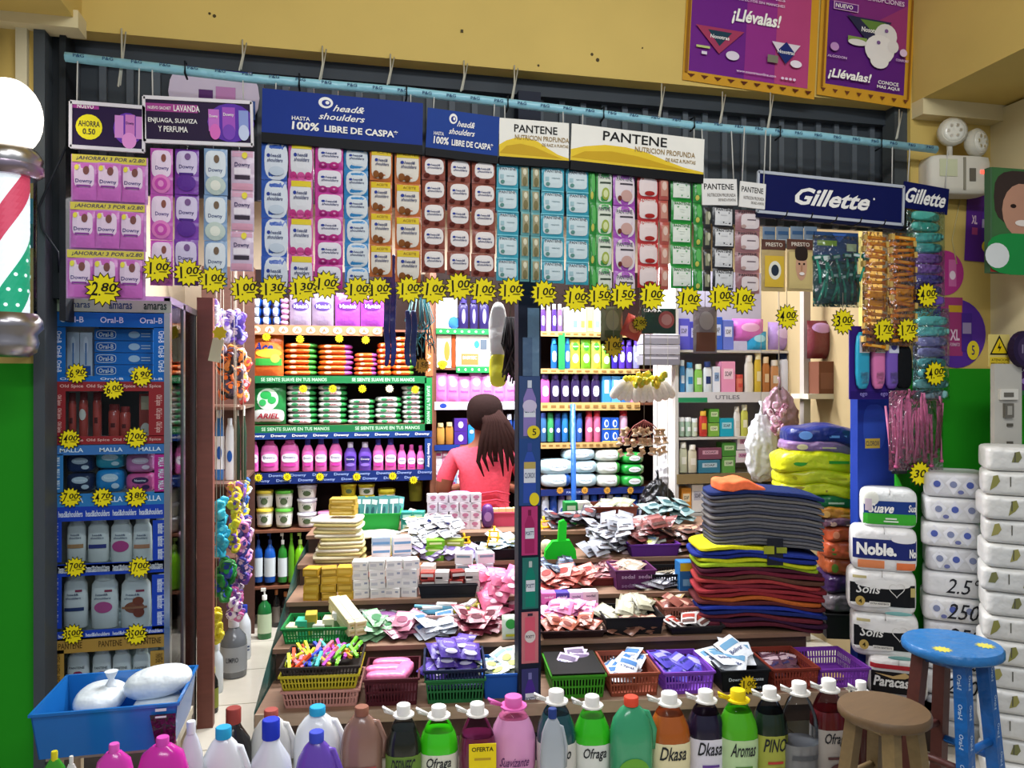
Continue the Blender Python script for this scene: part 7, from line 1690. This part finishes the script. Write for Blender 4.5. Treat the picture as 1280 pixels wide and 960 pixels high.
# ---------------------------------------------------------------- lit glass shelves at the right
CW = 4.35
uw = unit('shelf_unit', 'lit white shelf rack of toiletries behind the cloth pile', 845, 1003, CW, 330, [438, 491, 546, 592, 640], d=.34, wood='#c9c6c0', back='#a8a4b4')
strip(uw, (848, 490, 998, 503), CW - .004, '#d4d4d6', [('t', 'UTILES', -.1, 0, .2, .4, '#7a7c84'), ('t', '2.00', .36, 0, .1, .4, '#7a7c84')])
strip(uw, (846, 591, 1000, 603), CW - .004, '#8f7c58')
strip(uw, (848, 497, 884, 503), CW - .006, '#2a8a5c')
g = CW + .02
IT = [  # x0, x1, y0, y1, kind, colour, second, name, label
    (848, 862, 398, 437, 'carton', '#5a58c4', '#b8b4e8', 'violet carton stack on the top right rack, left'), (862, 876, 402, 437, 'carton', '#4a4cb8', '#c0c4ec', 'indigo carton on the top right rack'), (876, 888, 396, 437, 'carton', '#8c8cd8', '#d8d8f4', 'lavender carton on the top right rack'), (890, 903, 396, 437, 'carton', '#3c62c8', '#c8d4f4', 'blue carton on the top right rack'), (904, 917, 400, 437, 'carton', '#6c7cd4', '#dce0f6', 'periwinkle carton on the top right rack'),
    (919, 958, 398, 426, 'pouch', '#d46cc4', '#f0b8e4', 'magenta fluffy bag on the top right rack'), (938, 962, 414, 437, 'pouch', '#2ca4d4', '#a8dcf0', 'cyan bag on the top right rack'), (964, 1000, 402, 437, 'pouch', '#a888c0', '#d4bce0', 'mauve bag on the top right rack'),
    (850, 857, 450, 490.5, 'shampoo', '#3a8ac8', '#d8e6f0', 'slim blue bottle on the lit middle shelf'), (858, 868, 453, 490.5, 'shampoo', '#b8dcec', '#3a8ac0', 'pale aqua bottle on the lit middle shelf'), (869, 879, 455, 490.5, 'shampoo', '#8ccc5c', '#e0ecd0', 'lime bottle on the lit middle shelf'), (880, 891, 452, 490.5, 'shampoo', '#e0e8ee', '#2c3c70', 'white bottle with navy cap on the lit middle shelf'), (892, 900, 458, 490.5, 'carton', '#e4e8f0', '#8aa8d0', 'white carton on the lit middle shelf'),
    (902, 919, 452, 490.5, 'carton', '#ec9cc0', '#f4d0e0', 'pink carton on the lit middle shelf'), (921, 931, 468, 490.5, 'jar', '#d8745c', '#c84c44', 'small coral jar on the lit middle shelf'), (932, 943, 444, 490.5, 'shampoo', '#ece8dc', '#e8e4d8', 'tall white bottle on the lit middle shelf'), (944, 953, 440, 490.5, 'shampoo', '#d8b83c', '#e4d8a8', 'golden oil bottle on the lit middle shelf'), (954, 963, 446, 490.5, 'shampoo', '#b8743c', '#e0c8a0', 'amber oil bottle on the lit middle shelf'), (964, 975, 450, 490.5, 'shampoo', '#c48c5c', '#dcd4c4', 'tan oil bottle on the lit middle shelf'),
    (850, 857, 522, 545.5, 'jar', '#a8c4b0', '#e8ecec', 'first small jar with a white cap below the white board'), (858, 865, 522, 545.5, 'jar', '#a4c0a8', '#e8ecec', 'second small jar with a white cap below the white board'), (866, 873, 523, 545.5, 'jar', '#c8d0b8', '#e4e8e8', 'third small jar with a white cap below the white board'), (875, 885, 514, 545.5, 'shampoo', '#c83c34', '#e0b040', 'red and yellow bottle below the white board'), (887, 899, 511, 528, 'carton', '#5c9c3c', '#c8dca8', 'upper green carton below the white board'), (886, 899, 529, 545.5, 'carton', '#7cac44', '#dce8b8', 'lower green carton below the white board'),
    (900, 917, 523, 545.5, 'carton', '#24a4bc', '#a4dce4', 'turquoise carton below the white board'), (918, 926, 508, 545.5, 'shampoo', '#e8e6dc', '#d8d4c4', 'white bottle below the white board'), (927, 936, 506, 545.5, 'shampoo', '#c8cc5c', '#e8e8c8', 'pale yellow bottle below the white board'), (850, 860, 553, 591, 'shampoo', '#c8ccb0', '#e4e4d8', 'cream bottle on the wooden rack board'), (861, 872, 556, 591, 'shampoo', '#d4cdb4', '#e8e4d8', 'second cream bottle on the wooden rack board'), (874, 902, 560, 574, 'carton', '#7c4a5c', '#c898a8', 'plum flat box on the wooden rack board'), (874, 900, 575, 591, 'carton', '#3c7c94', '#b8ccd4', 'blue flat box on the wooden rack board'), (903, 920, 553, 570, 'carton', '#4c8c3c', '#b8d4a0', 'upper green soap box on the wooden rack board'), (903, 919, 571, 591, 'carton', '#64a04c', '#c8dcb0', 'lower green soap box on the wooden rack board'),
    (922, 943, 545, 562, 'carton', '#e6dce2', '#c88cb0', 'white handwritten card box, upper one'), (920, 941, 563, 578, 'carton', '#e4dae0', '#c88cb0', 'white handwritten card box, lower one'),
    (852, 864, 610, 640, 'carton', '#d8923c', '#ecd8b0', 'amber carton under the wooden rack board'), (865, 879, 606, 640, 'carton', '#e0dcd8', '#b8b8c4', 'white carton under the wooden rack board'), (880, 900, 614, 640, 'carton', '#c4d8e8', '#24406c', 'pale blue lettered pack under the wooden rack board')]
for x0, x1, y0, y1, kd, c1, c2, l in IT:
    if kd == 'carton':
        carton('toiletry_box', l, 'box', (x0, y0, x1, y1), g, c1, [('r', 0, .1, .7, .34, c2), ('t', 'Una' if 'handwritten' in l else 'SOAP', 0, .1, .5, .16, '#3c3844')], d=.08)
    elif kd == 'pouch':
        pouch('toiletry_bag', l, 'bag', (x0, y0, x1, y1), g, c1 + ':s', [('e', 0, .1, .3, .2, c2)], .04)
    else:
        pbottle('toiletry_bottle', l, 'bottle', (x0, y0, x1, y1), g, kd, c1 + ':g', c2, None, [('r', 0, 0, .6, .4, c2)])
pbottle('paper_roll', 'large white paper roll wrapped in film beside the oil bottles', 'paper roll', (977, 440, 1000, 490.5), g - .01, 'can', '#dcdce0', '#2c3858')
a = P(1009, 480, 4.0)
ob('rack_post', MB().box(-.022, .022, 0, .04, 0, 2.3, '#a89f98'), None, (a.x, 4.0, 0), label='pale upright post at the end of the lit rack', cat='post')
base, w, h = rect(1017, 452, 1037, 492, 3.95)
ob('brown_box', MB().cbox(w, .1, h, '#6c4434').prints([('r', 0, -.1, .8, .5, '#7c5444')], w, h, lambda x, z: -.05), None, base, label='brown carton on a small ledge by the cream wall', cat='box')
ob('wall_ledge', MB().box(-.12, .2, -.05, .12, -.03, -.001, '#c9c0b0'), None, base, label='small pale ledge under the brown carton', cat='ledge')
pouch('toiletry_bag', 'dark red and mauve bag above the brown carton', 'bag', (1014, 400, 1044, 448), 3.93, '#6c2c34:s', [('e', 0, .3, .4, .14, '#b890c0')], .04)
q = [P(1050, 385, 3.9), P(1050, 450, 3.9), P(1046, 510, 3.9)]
ob('hanging_cable', MB().tube([Vector((q[0].x, q[0].y, 2.752))] + q, .004, '#6a5c44', 5), None, label='thin cord hanging by the cream wall', cat='cable')
# hanging clear bags by the rack
def crumple(name, label, px, c, key, d=.12, n=9, cat='bag', spec=None, p=2.6, amp=.012):
    base, w, h = rect(*px, c)
    def wp(x, y, z):
        nar = 1 - .55 * max(0, z / (h / 2)) ** 1.6
        return x * nar, y * nar, z
    m = MB().soft(w, d, h, key, p, 24, 0, crink(amp * 1.5, 16, len(label), wp))
    t = thing(name, label, cat, base + Vector((0, d / 2, 0)))
    ob('bag_body', m, t)
    ob('knot', MB().tube([(0, 0, h * .97), (.004, 0, h + .03), (-.004, 0, h + .06)], [.012, .006, .01], key, 6), t)
    ob('hanging_string', MB().tube([(0, 0, h), (0, 0, 2.75 - base.z)], .0015, '#8a867c', 4), t)
    return t
crumple('clear_bag', 'clear bag of brown hair rollers hanging at the rack end', (958, 484, 1002, 555), 3.95, '#8a6c78:s', .1)
crumple('clear_bag', 'knotted whitish plastic bag hanging below the rack', (938, 515, 975, 602), 3.9, '#ced0d4:s', .09)
clump('curler_bunch', 'pink curlers in film hanging over the whitish bag', (962, 500, 985, 545), 3.86, ['#d8a4bc:s', '#e8d4dc:s', '#8a5468:s'], 9, .05, .045, 'curlers')
crumple('black_bag', 'crumpled black plastic bag hanging beside the wipes', (808, 602, 847, 660), 4.25, '#15161a:s', .14, amp=.016)
crumple('paper_bag', 'crumpled brown paper bag below the black one', (816, 652, 866, 708), 4.1, '#b8823c:c', .14, amp=.014)
crumple('white_bag', 'white plastic bag tucked behind the black bag', (825, 572, 846, 612), 4.45, '#c8c6c8:s', .08)
carton('blue_carton', 'blue and yellow carton standing left of the cloth pile', 'box', (850, 703, 868, 745), CT(.62), '#2c6ca8', [('r', 0, .36, .96, .24, '#d8c42c'), ('r', 0, -.1, .6, .2, '#7cb0d4')], d=.08, k=KT)
# ---------------------------------------------------------------- things hanging in front of the shelves
YH = 3.5
def hang(name, label, px, c, cat, build):
    base, w, h = rect(*px, c)
    t = thing(name, label, cat, base); build(t, w, h)
    ob('hanging_string', MB().tube([(0, 0, h), (0, 0, 2.75 - base.z)], .0018, '#6a665c', 4), t)
def strap(key, n=3):
    def f(t, w, h):
        for i in range(n):
            ob('strap', MB().soft(w / n * .95, .012, h, key, 5, 6, 0, lambda x, y, z: (x + .004 * math.sin(30 * z), y + .004 * math.sin(22 * z + i), z)), t, ((i - (n - 1) / 2) * w / n, .004 * i, 0))
    return f
hang('blue_strap', 'long navy wrapped strap hanging before the orange bags', (480, 318, 495, 458), 3.2, 'strap', strap('#23307c:s', 2))
hang('blue_strap', 'shorter navy strap beside the long one', (506, 388, 521, 458), 3.3, 'strap', strap('#20366c:s', 2))
def strings(keys, n, r=.0022):
    def f(t, w, h):
        rr = random.Random(n)
        for i in range(n):
            x0, x1 = rr.uniform(-.5, .5) * w, rr.uniform(-.5, .5) * w
            ob('strand', MB().tube([(x0 * .5, 0, h), (x0, rr.uniform(-.02, .02), h * .6), (x1, rr.uniform(-.02, .02), h * rr.uniform(0, .25))], r, keys[i % len(keys)], 4), t)
    return f
hang('lace_bunch', 'tangle of teal laces hanging beside the navy straps', (505, 372, 545, 445), 3.45, 'laces', strings(['#3a8c94', '#2c6c80', '#9cc4c4', '#4a6c5c'], 26))
tag(527, 457, '1.50', 'small amber starburst price tag below the teal laces', 3.4, px=11, fill='#d8a03c', group='price tags inside the shop', string=1.2)
hang('hairnet_bunch', 'bunch of black hair nets hanging left of the post', (627, 396, 648, 480), 3.4, 'hair nets', strings(['#1c1a1c', '#2c2628', '#4a4040'], 30, .004))
def glove(t, w, h):
    ob('glove', MB().soft(w, .03, h * .7, '#e8e8e4:s', 3.2, 6, h * .3, lambda x, y, z: (x * (.8 + .2 * math.cos(12 * z)), y + .008 * math.sin(40 * z), z)), t)
    ob('cuff', MB().soft(w * .95, .03, h * .4, '#e6e03c:s', 3.2, 6, 0, lambda x, y, z: (x, y + .006 * math.sin(40 * z), z)), t)
hang('rubber_gloves', 'white and yellow rubber gloves in film left of the post', (611, 378, 634, 484), 3.5, 'gloves', glove)
def mitts(t, w, h):
    for i in range(9):
        o = ob('mitt', cached('mitt', lambda: MB().soft(.05, .035, .11, '#e6ddd0:c', 2.6, 5, -.11).soft(.03, .02, .03, '#d8c83c:c', 3, 3, -.005).mesh('mitt')), t, ((i - 4) * w * .085, .006 * (i % 3), h * .78))
        o.rotation_euler.y = -(i - 4) * .17
hang('mitt_bunch', 'fan of white cloth mitts hanging above the wooden spools', (770, 462, 838, 524), 3.55, 'mitts', mitts)
clump('yellow_ties', 'bunch of yellow ties above the white mitts', (790, 462, 836, 486), 3.5, ['#d8c02c:s', '#a8b02c:s', '#c8a824:s'], 12, .04, .035, 'ties')
def spools(t, w, h):
    me = MB().lathe([(.014, 0), (.016, .006), (.009, .012), (.009, .022), (.015, .028), (.012, .036)], '#b8946c:d', 8).lathe([(.0155, .001), (.0165, .005)], '#e8e0d0', 8, cap=False).mesh('spool')
    rr = random.Random(4)
    for i in range(26):
        o = ob('spool', me, t, (w * (-.46 + .92 * (i % 9) / 8), rr.uniform(-.03, .03), h * (.05 + .26 * (i // 9)) + rr.uniform(0, .01)), rr.uniform(0, 3)); o.rotation_euler.x = rr.uniform(-.6, .6)
    for i in range(10):
        ob('cord', MB().tube([(w * (-.42 + .84 * i / 9), 0, h * .5), (w * (-.2 + .4 * i / 9), 0, h * .85), (0, 0, h)], .0025, '#8c4a44', 4), t)
hang('spool_bunch', 'bunch of wooden spools on red cords', (774, 525, 836, 572), 3.6, 'spools', spools)
hp_ = pouch('hanging_pack', 'olive blister pack hanging below the avocado strip', 'pack', (752, 383, 779, 426), 3.3, '#7c7c54:s', [('e', 0, .1, .3, .3, '#a8a47c'), ('r', 0, -.3, .7, .2, '#5c6440')], .012)
ob('string', MB().tube([(0, 0, .12), (0, 0, 2.75 - hp_.location.z)], .0012, '#8a8678', 4), hp_)
hp_ = pouch('hanging_pack', 'red tilted box hanging below the purple strip', 'pack', (776, 393, 800, 422), 3.28, '#b4402c:s', [('e', 0, 0, .3, .26, '#d8845c')], .02)
ob('string', MB().tube([(0, 0, .12), (0, 0, 2.75 - hp_.location.z)], .0012, '#8a8678', 4), hp_)
hp_.rotation_euler.y = .4
hp_ = pouch('hanging_pack', 'dark green blister pack with a pink disc', 'pack', (803, 385, 846, 417), 3.32, '#2c4c40:s', [('e', .2, .05, .24, .34, '#c86c6c'), ('e', .2, .05, .16, .22, '#e0a4a0'), ('t', 'GARRA', -.2, .4, .5, .14, '#e0d8d0')], .012)
ob('string', MB().tube([(0, 0, .12), (0, 0, 2.75 - hp_.location.z)], .0012, '#8a8678', 4), hp_)
tag(800, 404, '2.00', 'dark yellow starburst price tag reading 2.00 on the green blister', 3.27, px=11, fill='#c8b42c', group='price tags inside the shop', string=1.0)
tag(767, 433, '1.00', 'large amber starburst price tag reading 1.00 below the olive blister', 3.27, px=15, fill='#d8b42c', group='price tags inside the shop', string=1.1)
for i in range(3):
    carton('grey_box', f'grey flat box in the stack right of the green blister, {ORD[i]} from the top', 'box', (804, 418 + i * 13, 850, 430 + i * 13), 4.3, ['#8c8a94', '#a4a2ac', '#7c7a84'][i], [('r', 0, .2, .9, .2, '#c4c2cc')], d=.1)
hp_ = pouch('hanging_pack', 'clear pouch of brown hair pieces hanging before the rack', 'pouch', (868, 383, 898, 442), 3.4, '#8a8084:s', [('r', 0, -.25, .8, .4, '#7c5444'), ('e', 0, .2, .3, .2, '#b8b0b0')], .015)
ob('string', MB().tube([(0, 0, .12), (0, 0, 2.75 - hp_.location.z)], .0012, '#8a8678', 4), hp_)
# ---------------------------------------------------------------- the woman with her back turned
def person():
    c = 4.62
    p = P(606, 600, c)
    pts = {'pel': (0, 0, .62, .13, .10), 'wst': (0, -.01, .76, .125, .095), 'chs': (0, -.02, .95, .145, .105), 'upc': (0, -.01, 1.06, .13, .09), 'nck': (0, .0, 1.15, .05, .05), 'hd0': (.005, .02, 1.23, .062, .07), 'hd1': (.005, .03, 1.32, .078, .09), 'hd2': (.005, .02, 1.39, .05, .06)}
    ed = [('pel', 'wst'), ('wst', 'chs'), ('chs', 'upc'), ('upc', 'nck'), ('nck', 'hd0'), ('hd0', 'hd1'), ('hd1', 'hd2')]
    for s_, n_ in ((-1, 'l'), (1, 'r')):
        pts.update({'sh' + n_: (s_ * .145, 0, 1.07, .062, .058), 'ua' + n_: (s_ * .195, .0, .97, .055, .052), 'el' + n_: (s_ * .215, .0, .84, .04, .04), 'wr' + n_: (s_ * .16, .2, .84, .026, .024), 'pa' + n_: (s_ * .13, .27, .85, .03, .016),
                    'hp' + n_: (s_ * .08, 0, .56, .092, .09), 'kn' + n_: (s_ * .09, .02, .34, .06, .06), 'an' + n_: (s_ * .09, -.01, .06, .038, .04), 'ft' + n_: (s_ * .1, .1, .03, .035, .025)})
        ed += [('upc', 'sh' + n_), ('sh' + n_, 'ua' + n_), ('ua' + n_, 'el' + n_), ('el' + n_, 'wr' + n_), ('wr' + n_, 'pa' + n_), ('pel', 'hp' + n_), ('hp' + n_, 'kn' + n_), ('kn' + n_, 'an' + n_), ('an' + n_, 'ft' + n_)]
        for j in range(5):
            dx = (j - 1.5) * .014 if j < 4 else -s_ * .035
            L_ = [.05, .06, .065, .055, .03][j]
            pts[f'f{j}a{n_}'] = (s_ * .13 + dx, .30 if j < 4 else .285, .85, .009, .009)
            pts[f'f{j}b{n_}'] = (s_ * .13 + dx * 1.1, .30 + L_, .835, .007, .007)
            ed += [('pa' + n_, f'f{j}a{n_}'), (f'f{j}a{n_}', f'f{j}b{n_}')]
    ks = list(pts)
    me = bpy.data.meshes.new('person')
    me.from_pydata([pts[k_][:3] for k_ in ks], [(ks.index(a), ks.index(b)) for a, b in ed], [])
    o = bpy.data.objects.new('person', me); COL.objects.link(o)
    sk = o.modifiers.new('skin', 'SKIN'); sk.use_smooth_shade = True
    for i, k_ in enumerate(ks):
        v = me.skin_vertices[0].data[i]; v.radius = pts[k_][3:5]; v.use_root = k_ == 'pel'
    sb = o.modifiers.new('sub', 'SUBSURF'); sb.levels = sb.render_levels = 2
    dg = bpy.context.evaluated_depsgraph_get()
    nm = bpy.data.meshes.new_from_object(o.evaluated_get(dg))
    bpy.data.objects.remove(o)
    for key in ('#8a5440', '#f0586c:c', '#2c3454:c', '#3a2c28'):
        nm.materials.append(mat(key))
    for f in nm.polygons:
        f.use_smooth = True
        c_ = f.center
        if c_.z > 1.135 or (abs(c_.x) > .15 and c_.z < .93 and c_.z > .7) or (c_.y > .13 and c_.z > .7):
            f.material_index = 0
        elif c_.z > .6:
            f.material_index = 1
        elif c_.z > .07:
            f.material_index = 2
        else:
            f.material_index = 3
    b = ob('person', nm, None, (p.x, c, 0), -.12, label='woman in a coral pink t-shirt with long dark hair, back turned', cat='person')
    k_ = 1.5 - 17 / 962 * (c / .98)
    b.scale = (1.2, 1.05, k_ / 1.43)
    hair = MB().soft(.185, .2, .23, '#241614:c', 2.4, 8, 1.225, lambda x, y, z: (x, y - .012, z))
    b.rotation_euler.z = -.12
    pony = []
    for j in range(9):
        a = (j - 4) * .012
        hair.tube([(.02 + a * .6, -.07, 1.36), (.05 + a, -.115, 1.28), (.065 + a * 1.8, -.125, 1.17), (.075 + a * 2.4, -.13, 1.05 + .02 * (j % 3)), (.085 + a * 2, -.125, .96 + .03 * (j % 4))], [.02, .022, .018, .012, .003], '#2a1815:c', 6)
    hair.soft(.09, .07, .08, '#241614:c', 2.3, 5, 1.36, lambda x, y, z: (x + .03, y - .04, z))
    ob('hair', hair, b)
    for s_ in (-1, 1):
        ob('ear', MB().soft(.014, .03, .05, '#8a5440', 2.3, 4, 1.26), b, (s_ * .082, .03, 0))
        ob('eye', MB().soft(.022, .012, .012, '#f0ece6', 2.1, 4, 1.3).soft(.01, .006, .01, '#20140f', 2.1, 3, 1.301), b, (s_ * .03, .116, 0))
    ob('nose', MB().soft(.024, .03, .035, '#8a5440', 2.2, 4, 1.265), b, (.004, .122, 0))
    ob('mouth', MB().soft(.04, .012, .012, '#8c3c3c', 2.2, 4, 1.24), b, (.004, .108, 0))
    shirt = MB()
    for j in range(4):
        shirt.tube([(-.13, -.112, .72 + .05 * j), (-.04, -.122, .705 + .05 * j), (.05, -.12, .72 + .05 * j), (.12, -.108, .70 + .05 * j)], [.003, .007, .006, .003], '#e04c62:c', 5)
    ob('shirt_folds', shirt, b)
person()
